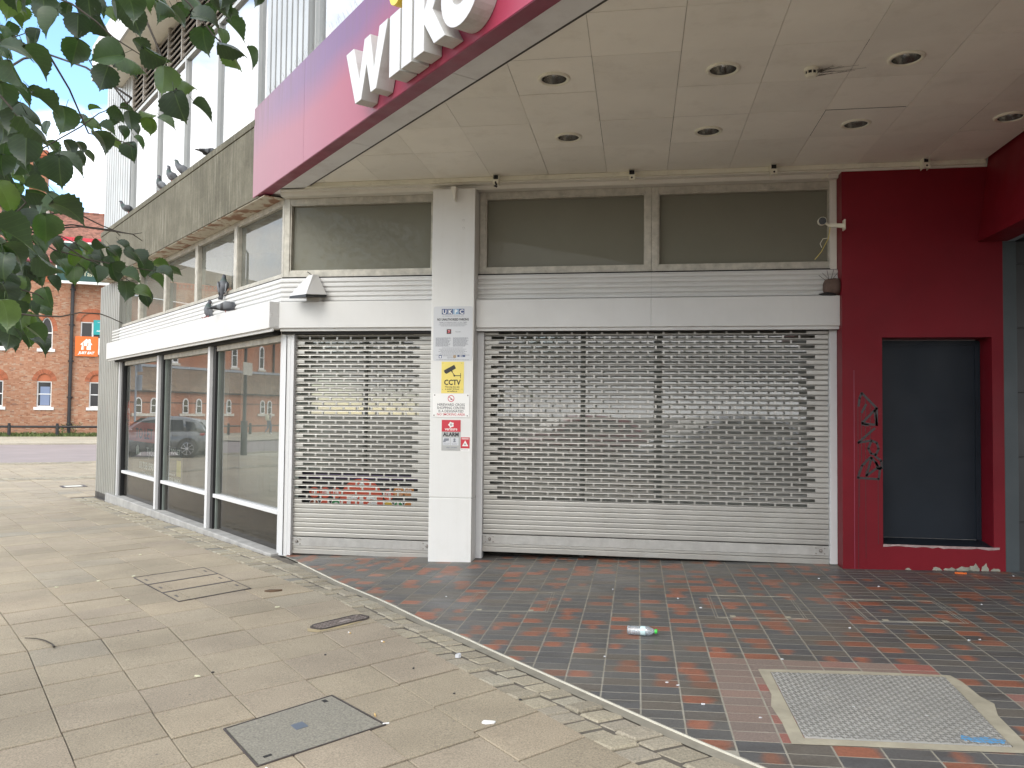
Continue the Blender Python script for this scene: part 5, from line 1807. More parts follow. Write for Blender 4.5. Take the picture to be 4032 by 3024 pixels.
mb = MB(); mb.prism([(-15.80, .96), (-13.9, .96), (-13.9, 1.30), (-15.98, 1.30)], KI2-.002, KI2-.0004, SF); mb.build('red_field', 'bred', t)
mb = MB(); mb.prism([(-15.52, .36), (-13.9, .36), (-13.9, .64), (-15.66, .64)], KI2-.002, KI2-.0004, SF); mb.build('lower_field', 'btaupe', t)
mb = MB(); mb.text('TO LET', .25, SF, -14.82, KI2-.003, 1.02, bold=.02, sx=1.35); mb.build('headline', 'posdark', t)
mb = MB(); mb.text('Tydus', .20, SF, -14.35, KI2-.003, .74, bold=.0, sx=1.2); mb.text('01733 590', .17, SF, -14.62, KI2-.003, .50, bold=.02, sx=1.25); mb.text('TYDUS.PROP', .075, SF, -14.6, KI2-.003, .41, sx=1.3)
mb.prism([(-15.30, .72), (-15.22, .72), (-15.22, .90), (-15.30, .86)], KI2-.003, KI2-.001, SF); mb.prism([(-15.20, .72), (-15.12, .72), (-15.12, .84), (-15.20, .92)], KI2-.003, KI2-.001, SF); mb.box(-15.10, -14.98, KI2-.003, KI2-.001, .72, .78, SF)
mb.build('lettering', 'postwhite', t)
KI3 = 3.73
t = thing('letting_board', 'dark and yellow to let board inside the middle shop window', 'letting board', sk(12.9, KI3, .0))
mb = MB(); mb.prism([(-13.40, .36), (-12.58, .36), (-12.58, .945), (-13.40, .945)], KI3, KI3+.01, SF); mb.build('board', 'btaupe', t)
mb = MB(); mb.box(-13.40, -12.58, KI3-.002, KI3-.0004, .80, .945, SF); mb.build('dark_field', 'posdark', t)
mb = MB(); mb.box(-12.88, -12.66, KI3-.002, KI3-.0004, .50, .745, SF); mb.build('yellow_field', 'syel', t)
mb = MB(); mb.text('TO LET', .11, SF, -12.96, KI3-.003, .835, bold=.03, sx=1.35); mb.text('savills.co.uk', .055, SF, -13.12, KI3-.003, .50, bold=.01, sx=1.3); mb.text('01733 344414', .088, SF, -12.99, KI3-.003, .405, bold=.02, sx=1.25); mb.build('lettering', 'postwhite', t)

# ================================================================== SMALL THINGS ON THE FRONT
t = thing('wedge_lamp', 'white wedge-shaped metal lamp housing standing on the left fascia box', 'lamp housing', (-3.55, 8.40, 2.757))
mb = MB()
B0 = [(-3.80, 8.27, 2.80), (-3.55, 8.14, 2.80), (-3.42, 8.40, 2.83), (-3.66, 8.49, 2.83)]
T0 = [(-3.655, 8.435, 3.055), (-3.585, 8.40, 3.058), (-3.56, 8.47, 3.07), (-3.62, 8.49, 3.07)]
mb.add(B0+T0, [(0, 1, 5, 4), (1, 2, 6, 5), (2, 3, 7, 6), (3, 0, 4, 7), (4, 5, 6, 7)])
mb.build('housing', 'white', t)
mb = MB(); mb.add([(x*.99-.036, y*.99+.083, z-.002) for x, y, z in B0]+[(x, y, z-.028) for x, y, z in B0], [(0, 4, 5, 1), (1, 5, 6, 2), (2, 6, 7, 3), (3, 7, 4, 0), (7, 6, 5, 4)]); mb.build('lens', 'black', t)
mb = MB(); mb.box(-3.66, -3.50, 8.41, 8.495, 2.757, 2.84); mb.build('foot', 'white', t)
mb = MB(); mb.tube([(-3.62, 8.45, 3.06), (-3.665, 8.43, 3.095)], .005, 5); mb.build('wire_stub', 'rubber', t)

t = thing('security_camera', 'small white security camera on an arm from the red wall corner', 'camera', (1.96, 8.3, 3.42))
mb = MB(); mb.box(1.985, 1.997, 8.16, 8.24, 3.37, 3.47); mb.prism([(1.845, 3.405), (1.986, 3.392), (1.986, 3.432), (1.845, 3.435)], 8.18, 8.21); mb.build('arm', 'trim', t)
mb = MB(); mb.tube([(1.845, 8.195, 3.42), (1.815, 8.195, 3.445)], .012, 8); mb.tube([(1.775, 8.13, 3.45), (1.79, 8.25, 3.47)], .040, 14); mb.build('body', 'trim', t)
mb = MB(); mb.lathe([(.036, .0), (.034, .003), (.014, .003), (0, .004)], (1.775, 8.129, 3.45), 16, (-.12, -.97, -.16)); mb.build('lens', 'black', t)
mb = MB(); mb.tube([(1.86, 8.19, 3.40), (1.85, 8.22, 3.30), (1.80, 8.30, 3.18), (1.745, 8.34, 3.11)], .0035, 5); mb.build('cable', 'syel', t)
mb = MB(); mb.tube([(1.845, 8.22, 3.30), (1.80, 8.23, 3.295), (1.775, 8.24, 3.25), (1.79, 8.24, 3.21)], .0035, 5); mb.build('loose_cable', 'trim', t)

t = thing('nest_bundle', 'brown sack-like bundle with twigs on the fascia beside the red wall', 'bundle', (1.9, 8.45, 2.757))
mb = MB()
rings = []
r_ = random.Random(12)
for i, (x, hw, hh) in enumerate(((1.845, .03, .04), (1.865, .085, .075), (1.90, .10, .085), (1.95, .10, .088), (1.993, .098, .085))):
    rings.append([Vector((x, 8.43+hw*math.cos(2*pi*q/12)*.8+r_.uniform(-.006, .006), 2.845+hh*math.copysign(abs(math.sin(2*pi*q/12))**.7, math.sin(2*pi*q/12))+r_.uniform(-.006, .006))) for q in range(12)])
mb.loft(rings)
M['sack'] = paint('brown_sack', (.115, .075, .06), .85, .3, 14, bump=.5, bs=60)
mb.build('sack', 'sack', t, smooth=True, fixn=True)
mb = MB(); mb.loft([[Vector((1.80+i*.04, 8.42+w*math.cos(2*pi*q/8), 2.772+h*math.sin(2*pi*q/8))) for q in range(8)] for i, (w, h) in enumerate(((.01, .005), (.05, .014), (.06, .02), (.05, .022), (.03, .016)))]); mb.build('dark_lining', 'rubber', t, fixn=True)
mb = MB()
for a, b in (((1.90, 8.42, 2.92), (1.83, 8.40, 2.985)), ((1.90, 8.43, 2.92), (1.875, 8.40, 3.01)), ((1.92, 8.43, 2.92), (1.945, 8.42, 3.02)), ((1.93, 8.42, 2.92), (1.985, 8.43, 2.99)), ((1.88, 8.42, 2.90), (1.80, 8.42, 2.965))): mb.tube([a, b], .0022, 4)
mb.build('twigs', 'twig', t)
t = thing('cable_stub', 'short cream cable ends hanging under the beam at the red wall', 'cable', (1.87, 8.42, 3.96))
mb = MB(); mb.tube([(1.90, 8.415, 4.0), (1.87, 8.41, 3.965), (1.83, 8.405, 3.945)], .006, 6); mb.build('cable', 'trim', t)
mb = MB(); mb.tube([(1.885, 8.41, 3.99), (1.885, 8.405, 3.955), (1.90, 8.40, 3.945)], .005, 6); mb.build('cable', 'trim', t)
# ================================================================== STREET BEYOND
ZB = -.26
def ff_poly(pts, z, mb, mi=0):
    V = [FF(u, n, z if not callable(z) else z(u, n)) for u, n in pts]
    mb.add(V, [tuple(range(len(V)))], mi)
def mk_farpave():
    k = NT('far_paving')
    b = k.n('ShaderNodeTexBrick')
    b.inputs['Color1'].default_value = (.40, .36, .27, 1)
    b.inputs['Color2'].default_value = (.36, .32, .25, 1)
    b.inputs['Mortar'].default_value = (.15, .13, .10, 1)
    b.inputs['Brick Width'].default_value = .6
    b.inputs['Row Height'].default_value = .45
    b.inputs['Mortar Size'].default_value = .012
    b.inputs['Scale'].default_value = 1
    k.l(k.mapped(1., (0, 0, math.radians(-29))), b.inputs['Vector'])
    k.bsdf(k.mix(1., b.outputs['Color'], k.ramp(k.noise(.6, 5), [(.3, .85), (.7, 1.12)]), 'MULTIPLY'), .9)
    return k.m
M['farpave'] = mk_farpave()
# the near footway ends at the road; beyond it: road, far kerb, far footway, grass strip
def near_edge(u): return 29.6
mb = MB(); ff_poly([(-140, 29.8), (60, 29.8), (60, 45.0), (-140, 45.0)], ZB-.05, mb); tag(mb.build('road', 'asphalt'), kind='structure')
mb = MB(); ff_poly([(-140, 12), (-6, 12), (-6, 28.9), (-140, 28.9)], -.268, mb); tag(mb.build('near_footway', 'farpave'), kind='structure')
mb = MB(); ff_poly([(-140, 45.4), (60, 45.4), (60, 54.6), (-140, 54.6)], ZB+.03, mb); tag(mb.build('far_footway', 'farpave'), kind='structure')
mb = MB(); ff_poly([(-140, 54.6), (60, 54.6), (60, 58.6), (-140, 58.6)], lambda u, n: ZB+.03+(n-54.6)*.02, mb); tag(mb.build('verge', 'grass'), kind='structure')
# kerb stones
far_kerb = MB()
u = -60.
kerb = tag(MB().box(-60, 20, 45.0, 45.02, ZB-.06, ZB-.04, FF).build('far_kerb', 'kerb'), kind='structure')
r_ = random.Random(21)
km = MB().box(0, .905, 45.0, 45.38, ZB-.08, ZB+.035, FF).mesh('kerb_stone', 'kerb')
for i in range(60):
    u = -44+i*.915
    piece('kerb_stone', km, kerb, EF*u + Vector((0, 0, r_.uniform(-.004, .004))))
# sett bands across the footway
def sett_band(n0, n1, u0, u1, z, name):
    mb = MB()
    rows = int(round((n1-n0)/.14))
    for j in range(rows):
        u = u0
        while u < u1:
            w = r_.uniform(.10, .17)
            mb.box(u+.006, u+w-.006, n0+j*.14+.006, n0+(j+1)*.14-.006, z-.03, z+r_.uniform(-.006, .006), FF, 0, r_.random(), skip=('bottom',))
            u += w
    return tag(mb.build(name, 'sett'), kind='stuff')
sett_band(28.9, 29.75, -34, -4, ZB+.012, 'road_edge_setts')
mb = MB()
for j in range(5):
    s_ = -1
    for i in range(150):
        k = -16+i*.14
        c0 = sk(22.9+j*.14+(k-3)*-.28, k)
        q = []
        for a, b in ((.006, .006), (.134, .006), (.134, .134), (.006, .134)):
            p = sk(22.9+j*.14+a+(k+b-3)*-.28, k+b); q.append((p.x, p.y))
        if area(q) < 0: q = q[::-1]
        h = r_.uniform(-.005, .006)
        mb.flatpoly(q, -.02, .012+h, 0, r_.random(), G2)
tag(mb.build('footway_sett_band', 'sett'), kind='stuff')

# grass blades and weeds on the verge
mb = MB()
for i in range(5200):
    u = r_.uniform(-20, 2) if i < 4200 else r_.uniform(-45, -20)
    n = r_.uniform(54.7, 58.35)
    z = ZB+.03+(n-54.6)*.02
    h = r_.uniform(.06, .16)*(1.6 if r_.random() < .04 else 1)
    a = r_.uniform(0, pi)
    dx, dy = math.cos(a)*.05, math.sin(a)*.05
    lx, ly = r_.uniform(-.08, .08), r_.uniform(-.08, .08)
    mb.add([FF(u-dx, n-dy, z), FF(u+dx, n+dy, z), FF(u+lx, n+ly, z+h)], [(0, 1, 2)], 0, r_.random())
tag(mb.build('verge_grass', 'grass'), kind='stuff')
def weed(u, n, h, lab):
    mb = MB()
    for i in range(60):
        a = r_.uniform(0, 2*pi); r = r_.uniform(0, h*.6); z = ZB+.1+r_.uniform(.05, h)
        p = FF(u+math.cos(a)*r, n+math.sin(a)*r*.5, z)
        d = Vector((r_.uniform(-1, 1), r_.uniform(-1, 1), r_.uniform(-.3, 1)))*.09
        e = Vector((r_.uniform(-1, 1), r_.uniform(-1, 1), r_.uniform(-1, 1)))*.04
        mb.add([p, p+d+e, p+d*1.6, p+d-e], [(0, 1, 2, 3)], 0, r_.random())
    mb.tube([FF(u, n, ZB+.05), FF(u+.03, n, ZB+h)], .01, 5)
    tag(mb.build('weed', 'grass'), lab, 'weed', 'weeds at the foot of the brick wall')
weed(-9.5, 57.9, .55, 'leafy weed growing beside the black downpipe foot')
weed(-8.75, 57.6, .7, 'tall leafy weed by the brick wall right of the downpipe')

# post and rail fence
fence = thing('knee_rail_fence', 'low black post and rail fence along the far verge', 'fence', FF(-10, 55.3, ZB))
fz = ZB+.0
pm_ = MB()
o = FF(0, 55.3, fz)
pm_.lathe([(.095, 0), (.095, .72), (.075, .735), (.065, .75), (.075, .765), (.092, .785), (.088, .80), (.05, .82), (0, .825)], o, 12)
pme = pm_.mesh('post', 'pipe')
for u in [-45+2.54*i for i in range(26)]:
    u2 = u+.01
    piece('post', pme, fence, EF*(u2+.06))
mb = MB()
mb.tube([FF(-46, 55.3, fz+.62), FF(20, 55.3, fz+.62)], .055, 8, cap=True)
mb.tube([FF(-46, 55.28, fz+.56), FF(20, 55.28, fz+.56)], .012, 5, cap=True)
mb.build('rail', 'pipe', fence)

# ------------------------------------------------------------------ brick building
BW = 58.5
bld = thing('brick_building', 'long orange brick building with pointed white windows and a red tiled roof', 'building', FF(-10, BW, -.15))
arches = []       # (u centre, half width, sill z, spring z, apex z)
WINS = [('low', -10.72, .42, 1.55, 3.24, 3.70), ('low', -7.72, .42, 1.55, 3.24, 3.70), ('low', -13.42, .42, 1.55, 3.24, 3.70), ('low', -16.2, .42, 1.55, 3.24, 3.7), ('low', -4.9, .42, 1.55, 3.24, 3.7),
        ('up', -10.69, .36, 5.30, 6.45, 7.33), ('up', -13.35, .36, 5.30, 6.45, 7.33), ('up', -16.1, .36, 5.3, 6.45, 7.33), ('wide', -8.05, .70, 5.30, 7.15, 7.75), ('wide', -4.9, .70, 5.3, 7.15, 7.75)]
def half_w(w, z):
    """half width of the opening at height z"""
    kind, uc, hw, z0, zs, za = w
    if z < z0 or z > za: return 0
    if z <= zs: return hw
    h = za-zs
    t = (z-zs)/h
    return hw*math.sqrt(max(0, 1-t**1.7)) if kind != 'wide' else hw*math.sqrt(max(0, 1-t*t))
def in_open(u0, u1, z, pad=.0):
    for w in WINS:
        h = half_w(w, z)
        if h and u0 < w[1]+h and u1 > w[1]-h: return w[1]-h, w[1]+h
    return None
U0, U1, ZT = -18.2, 4.0, 9.62
near_b, rest_b = [], MB()
BL, BH = .225, .075
bme = MB().box(0, BL-.011, BW-.006, BW+.05, 0, BH-.011, FF, skip=('back',)).mesh('brick', 'brick')
rowi = 0
z = -.16
cand = []
while z < ZT:
    u = U0+(BL/2 if rowi % 2 else 0)
    hdr = rowi % 2
    while u < U1:
        w = BL if hdr == 0 else BL*.5 if rowi % 4 == 3 else BL
        a, b = u, u+w-.011
        parts = [(a, b)]
        o = in_open(a, b, z+.03)
        if o:
            parts = [p for p in ((a, min(b, o[0])), (max(a, o[1]), b)) if p[1]-p[0] > .02]
        for p in parts:
            cand.append((p[0], p[1], z, len(parts) == 1 and o is None and w == BL))
        u += w
    z += BH
    rowi += 1
def seen_key(c):
    u, z = c[0], c[2]
    return abs(u+10.2)*.6+abs(z-4.3)
cand.sort(key=lambda c: (not c[3], seen_key(c)))
r_ = random.Random(31)
for i, (a, b, z, whole) in enumerate(cand):
    if i < 300 and whole:
        piece('brick', bme, bld, EF*a + Vector((0, 0, z)))
    else:
        rest_b.box(a, b, BW-.006+r_.uniform(-.003, .003), BW+.05, z, z+BH-.011, FF, 0, r_.random()+1e-4, skip=('back',))
rest_b.build('brickwork', 'brick', bld, kind='stuff')
# mortar behind, with the openings left clear: strips between heights
mb = MB()
zz = sorted(set([-.3, ZT]+[round(v, 3) for w in WINS for v in (w[3], w[4], w[5])]+[round(w[4]+(w[5]-w[4])*t, 3) for w in WINS for t in (.2, .4, .6, .75, .88, .96)]))
for z0, z1 in zip(zz, zz[1:]):
    zm = (z0+z1)/2
    cuts = sorted((w[1]-half_w(w, zm), w[1]+half_w(w, zm)) for w in WINS if half_w(w, zm))
    u = U0
    for c0, c1 in cuts+[(U1, U1)]:
        if c0 > u: mb.box(u, c0, BW+.004, BW+.30, z0, z1, FF)
        u = c1
mb.build('mortar_wall', 'brickmortar', bld)
mb = MB(); mb.box(U0, U1, BW-.03, BW+.0, 9.62, 9.74, FF); mb.box(U0, U1, BW-.08, BW+.05, 9.94, 10.06, FF)
for i in range(90):
    u = U0+i*.245
    mb.box(u, u+.13, BW-.06, BW+.02, 9.742, 9.938, FF)
mb.build('dentil_cornice', 'voussoir', bld)
mb = MB(); mb.box(U0, U1, BW+.021, BW+.3, 9.70, 11.2, FF); mb.build('parapet_wall', 'brickmortar', bld)

def arch(w):
    kind, uc, hw, z0, zs, za = w
    # voussoirs
    n = 26 if kind == 'low' else 18 if kind == 'up' else 30
    band = .28
    for i in range(n):
        def pt(t, off):
            a = pi*t
            x = -math.cos(a)*(hw+off)
            zz_ = zs+(za-zs+off)*math.sin(a)**(1.15 if kind != 'wide' else .9)
            return uc+x, zz_
        t0, t1 = (i+.06)/n, (i+.94)/n
        p = [pt(t0, .01), pt(t1, .01), pt(t1, band), pt(t0, band)]
        mb = MB(); mb.prism(p, BW-.016, BW+.05, FF); mb.build('voussoir', 'voussoir', bld)
    f = MB()
    d = BW+.10
    fw = .07
    zt = zs-.02 if kind != 'up' else za
    if kind == 'up':
        N = 14
        outl = [(uc-hw, z0)]+[(uc+hw, z0)]+[(uc+half_w(w, zs+(za-zs)*t), zs+(za-zs)*t) for t in [i/N for i in range(N)]]+[(uc, za)]+[(uc-half_w(w, zs+(za-zs)*t), zs+(za-zs)*t) for t in [i/N for i in range(N-1, -1, -1)]]
        cz = (z0+za)/2
        inn = [(uc+(a-uc)*.80, z0+fw+(c-z0)*(1-1.7*fw/(za-z0))) for a, c in outl]
        V = [FF(a, d, c) for a, c in outl]+[FF(a, d, c) for a, c in inn]+[FF(a, d+.1, c) for a, c in inn]
        m = len(outl)
        f.add(V, [(i, (i+1) % m, m+(i+1) % m, m+i) for i in range(m)]+[(m+i, m+(i+1) % m, 2*m+(i+1) % m, 2*m+i) for i in range(m)])
        f.box(uc-hw*.8, uc+hw*.8, d+.01, d+.06, 6.30, 6.37, FF)
        fo = f.build('window', 'winwhite', bld)
        g = MB(); g.add([FF(a, d+.07, c) for a, c in inn], [tuple(range(m))]); g.build('pane', 'curtain', fo)
    else:
        tz = zs-.03 if kind == 'low' else zs
        f.box(uc-hw, uc-hw+fw, d, d+.1, z0, tz, FF); f.box(uc+hw-fw, uc+hw, d, d+.1, z0, tz, FF)
        f.box(uc-hw+fw, uc+hw-fw, d, d+.1, z0, z0+fw*1.2, FF); f.box(uc-hw+fw, uc+hw-fw, d, d+.1, tz-fw, tz, FF)
        zm = (z0+tz)/2
        if kind == 'low': f.box(uc-hw+fw, uc+hw-fw, d+.01, d+.07, zm-.03, zm+.03, FF)
        else: f.box(uc-.05, uc+.05, d+.01, d+.07, z0+fw, tz-fw, FF)
        fo = f.build('window', 'winwhite', bld)
        g = MB(); g.box(uc-hw+fw, uc+hw-fw, d+.05, d+.06, z0+fw, tz-fw, FF); g.build('pane', 'curtain', fo)
        if abs(uc+10.72) < .1:
            g = MB(); g.box(uc-.24, uc+.30, d+.036, d+.046, z0+.12, tz-.35, FF); g.build('blind', 'bluetag2', fo)
        # brick tympanum above the frame
        N = 10
        outl = [(uc-hw, tz), (uc+hw, tz)]+[(uc+half_w(w, zs+(za-zs)*i/N), zs+(za-zs)*i/N) for i in range(N+1)]+[(uc-half_w(w, zs+(za-zs)*i/N), zs+(za-zs)*i/N) for i in range(N-1, -1, -1)]
        tmb = MB(); tmb.prism(outl, BW+.06, BW+.2, FF); tmb.build('tympanum', 'voussoir', bld)
    sb = MB(); sb.box(uc-hw-.14, uc+hw+.16, BW-.08, BW+.22, z0-.19, z0-.004, FF); sb.build('window_sill', 'winwhite', bld)
M['bluetag2'] = flat('blue_blind', (.20, .25, .38), .6)
for w in WINS: arch(w)
# downpipe with collars
mb = MB(); mb.tube([FF(-9.25, BW-.10, -.15), FF(-9.24, BW-.10, 9.6)], .105, 12); dp = mb.build('downpipe', 'pipe', bld)
for z in (.45, 2.2, 4.55, 6.9, 9.2):
    mb = MB()
    mb.lathe([(.105, -.08), (.14, -.07), (.14, .05), (.105, .06)], FF(-9.24, BW-.10, z), 12)
    mb.box(-9.42, -9.06, BW-.06, BW-.005, z-.03, z+.03, FF)
    mb.build('pipe_collar', 'pipe', dp)
# tiled roof: courses of tiles, each lapped over the one below
mb = MB()
r_ = random.Random(41)
E0, E1 = (BW-.25, 10.95), (BW+5.4, 15.4)
n = 44
for i in range(n):
    t0, t1 = i/n, (i+1)/n
    n0, z0 = E0[0]+(E1[0]-E0[0])*t0, E0[1]+(E1[1]-E0[1])*t0
    n1, z1 = E0[0]+(E1[0]-E0[0])*t1, E0[1]+(E1[1]-E0[1])*t1
    u = U0+(.085 if i % 2 else 0)
    while u < 2:
        w = .17
        l = r_.uniform(-.008, .012)
        V = [FF(u, n0-.01, z0+.035+l), FF(u+w-.006, n0-.01, z0+.035+l), FF(u+w-.006, n1+.05, z1+.045), FF(u, n1+.05, z1+.045), FF(u, n0-.01, z0+.0), FF(u+w-.006, n0-.01, z0)]
        mb.add(V, [(0, 1, 2, 3), (4, 5, 1, 0)], 0, r_.random()+1e-4)
        u += w
mb.build('roof_tiles', 'rooftile', bld, kind='stuff')
mb = MB(); mb.add([FF(U0, *E0), FF(4, *E0), FF(4, *E1), FF(U0, *E1), FF(4, BW+11, 10.9), FF(U0, BW+11, 10.9)], [(0, 1, 2, 3), (3, 2, 4, 5)]); mb.build('roof_deck', 'rooffar', bld)
for i in range(64):
    mb = MB(); a = U0+i*.32; mb.lathe([(.12, 0), (.13, .29), (.14, .31)], FF(a, E1[0]+.05, E1[1]+.03), 8, EF); mb.build('ridge_tile', 'rooftile', bld)
mb = MB(); mb.box(U0, 4, BW-.34, BW-.22, 10.86, 10.98, FF); mb.build('gutter', 'redtrim', bld)
# chimney with corbelled courses
ch = MB()
cu, cn = -12.25, BW+4.5
ch.box(cu-.62, cu+.62, cn-.6, cn+.6, 14.3, 15.3, FF); chim = ch.build('chimney', 'stone', bld)
for i, (hw_, z0, z1, mt) in enumerate(((.72, 15.3, 15.45, 'stone'), (.50, 15.45, 18.6, 'voussoir'), (.56, 18.6, 18.75, 'voussoir'), (.62, 18.75, 18.9, 'voussoir'), (.68, 18.9, 19.1, 'voussoir'), (.60, 19.1, 19.3, 'voussoir'))):
    mb = MB(); mb.box(cu-hw_, cu+hw_, cn-hw_, cn+hw_, z0+.002, z1, FF); mb.build('chimney_course', mt, chim)
mb = MB()
for z in np.arange(15.5, 18.55, .15):
    mb.box(cu-.508, cu+.508, cn-.508, cn-.49, z, z+.13, FF); mb.box(cu+.49, cu+.508, cn-.49, cn+.49, z, z+.13, FF)
mb.build('chimney_bricks', 'brick', chim)
# signs on the brick front
M['sorange'] = flat('sign_orange', (.72, .145, .018), .45)
M['steal'] = flat('sign_teal', (.01, .30, .31), .45)
M['sgreen'] = flat('sign_dark_green', (.008, .055, .045), .4)
M['scream'] = flat('sign_cream_text', (.62, .60, .42), .5)
def fsign(name, label, u0, u1, z0, z1, mat, b=BW-.06, th=.05):
    t = thing(name, label, 'sign', FF((u0+u1)/2, b, z0))
    mb = MB(); mb.box(u0, u1, b-th, b, z0, z1, FF); mb.build('board', mat, t)
    return t
b = BW-.113
t = fsign('takeaway_sign', 'square orange Just Eat sign on the brick wall', -9.02, -7.68, 4.88, 6.18, 'sorange')
mb = MB()
hx, hz = -8.36, 5.30
mb.prism([(hx-.30, hz), (hx-.14, hz), (hx-.14, hz+.26), (hx+.02, hz+.26), (hx+.02, hz), (hx+.26, hz), (hx+.26, hz+.33), (hx+.35, hz+.34), (hx+.24, hz+.50), (hx+.24, hz+.70), (hx+.11, hz+.70), (hx+.11, hz+.63), (hx, hz+.72), (hx-.37, hz+.34), (hx-.26, hz+.33)], b-.006, b, FF)
mb.text('JUST EAT', .225, FF, -8.36, b-.004, 5.03, bold=.045, shear=.25, sx=.98)
mb.build('logo_and_lettering', 'postwhite', t)
mb = MB()
mb.box(hx-.215, hx-.20, b-.010, b-.007, hz+.30, hz+.48, FF); mb.box(hx-.165, hx-.15, b-.010, b-.007, hz+.30, hz+.48, FF); mb.box(hx-.19, hx-.175, b-.010, b-.007, hz+.30, hz+.48, FF); mb.box(hx-.215, hx-.15, b-.010, b-.007, hz+.27, hz+.30, FF); mb.box(hx-.195, hx-.17, b-.010, b-.007, hz+.0, hz+.27, FF)
mb.build('fork', 'sorange', t)
mb = MB()
mb.prism([(hx+.05, hz+.24), (hx+.11, hz+.24), (hx+.12, hz+.48), (hx+.09, hz+.52), (hx+.06, hz+.46)], b-.010, b-.007, FF)
mb.build('knife', 'sorange', t)
t = fsign('delivery_sign', 'teal delivery sign half hidden behind the ribbed wall', -7.98, -6.9, 6.32, 7.28, 'steal')
mb = MB(); mb.text("we're on", .11, FF, -7.75, b-.004, 7.1, align='LEFT'); mb.text('deliveroo', .15, FF, -7.80, b-.004, 6.52, align='LEFT', bold=.02)
mb.prism([(-7.60, 6.75), (-7.35, 6.68), (-7.12, 6.85), (-7.18, 7.0), (-7.30, 7.04), (-7.28, 6.88), (-7.38, 6.86), (-7.42, 7.06), (-7.52, 7.04), (-7.50, 6.86)], b-.006, b, FF)
mb.build('lettering', 'postwhite', t)
t = fsign('white_notice', 'narrow white notice beside the orange sign', -7.66, -7.2, 5.0, 6.1, 'swhite')
mb = MB(); mb.box(-7.6, -7.25, BW-.113, BW-.111, 5.5, 5.55, FF); mb.build('print', 'stext', t)
gb = BW-1.1
t = thing('restaurant_sign', 'dark green restaurant sign box with cream lettering behind the leaves', 'sign', FF(-8.9, gb, 9.45))
mb = MB(); mb.box(-10.02, -7.0, gb-.02, gb+.2, 9.62, 12.05, FF); mb.build('board', 'sgreen', t)
mb = MB(); mb.box(-10.08, -10.021, gb-.05, gb+.22, 9.50, 12.1, FF); mb.box(-10.08, -7.0, gb-.05, gb+.22, 9.46, 9.618, FF); mb.box(-10.08, -7, gb-.05, gb+.22, 12.051, 12.16, FF); mb.build('frame', 'swhite', t)
mb = MB(); mb.text('The', .42, FF, -9.15, gb-.022, 10.55, align='LEFT'); mb.text('India Taste', .42, FF, -9.35, gb-.022, 9.98, align='LEFT', sx=.9); mb.build('lettering', 'scream', t)
mb = MB(); mb.box(-10.02, -7, BW-.5, BW+.2, 12.25, 12.55, FF); mb.build('red_fascia', 'sred', t)
mb = MB(); mb.box(-8.5, -8.3, gb+.2, BW, 10.2, 10.3, FF); mb.build('bracket', 'pipe', t)

# ------------------------------------------------------------------ side aisle of the hall, seen in the shop windows
wing = thing('brick_hall', 'brick hall with a lean-to tiled aisle and paired lancet windows across the road', 'building', WGF(-4, 0, -.2))
def wall_uv(mb, u0, u1, z0, z1, n):
    V = [WGF(u0, n, z0), WGF(u1, n, z0), WGF(u1, n, z1), WGF(u0, n, z1)]
    mb.add(V, [(0, 1, 2, 3)], 0, 0, False, [[(u0, z0), (u1, z0), (u1, z1), (u0, z1)]])
mb = MB(); wall_uv(mb, -40, 7, -.3, 2.72, 0); mb.build('aisle_wall', 'brickfar', wing)
mb = MB(); wall_uv(mb, -40, 7, 4.6, 9.5, 4.0); mb.build('upper_wall', 'brickfar', wing)
mb = MB(); mb.box(-40, 7, -.02, .0-.002, 1.90, 1.96, WGF); mb.build('string_course', 'pipe', wing)
mb = MB(); mb.box(-40, 7, -.22, -.0, 2.62, 2.70, WGF); mb.build('eaves_gutter', 'pipe', wing)
mb = MB(); mb.box(-40, 7, 3.7, 4.05, 4.52, 4.70, WGF); mb.build('lead_flashing', 'lead', wing)
mb = MB()
r_ = random.Random(51)
n = 24
for i in range(n):
    n0, z0, n1, z1 = -.25+4.2*i/n, 2.70+1.85*i/n, -.25+4.2*(i+1)/n, 2.70+1.85*(i+1)/n
    u = -30+(.1 if i % 2 else 0)
    while u < 7:
        V = [WGF(u, n0, z0+.03), WGF(u+.195, n0, z0+.03), WGF(u+.195, n1, z1+.035), WGF(u, n1, z1+.035), WGF(u, n0, z0), WGF(u+.195, n0, z0)]
        mb.add(V, [(0, 1, 2, 3), (4, 5, 1, 0)], 0, r_.random()+1e-4)
        u += .2
mb.build('roof_tiles', 'rooffar', wing, kind='stuff')
def lancet(uc, hw, z0, za, n, sill=True):
    N = 8
    pts = [(uc-hw, z0), (uc+hw, z0)]+[(uc+hw*math.cos(i/N*pi/2), za-.3*1.0+.3*math.sin(i/N*pi/2)) for i in range(N+1)]+[(uc-hw*math.cos(i/N*pi/2), za-.3+.3*math.sin(i/N*pi/2)) for i in range(N-1, -1, -1)]
    mb = MB(); mb.prism(pts, n-.05, n-.002, WGF); f = mb.build('window', 'winwhite', wing)
    cx, cz = uc, (z0+za)/2
    mb = MB(); mb.prism([(cx+(a-cx)*.66, cz+(c-cz)*.86) for a, c in pts], n-.056, n-.0505, WGF); mb.build('pane', 'curtain', f)
    mb = MB(); mb.box(uc-hw*.66, uc+hw*.66, n-.062, n-.057, cz-.03, cz+.03, WGF); mb.build('glazing_bar', 'winwhite', f)
    if sill:
        mb = MB(); mb.box(uc-hw-.15, uc+hw+.15, n-.12, n-.06, z0-.16, z0-.002, WGF); mb.build('window_sill', 'stone', wing)
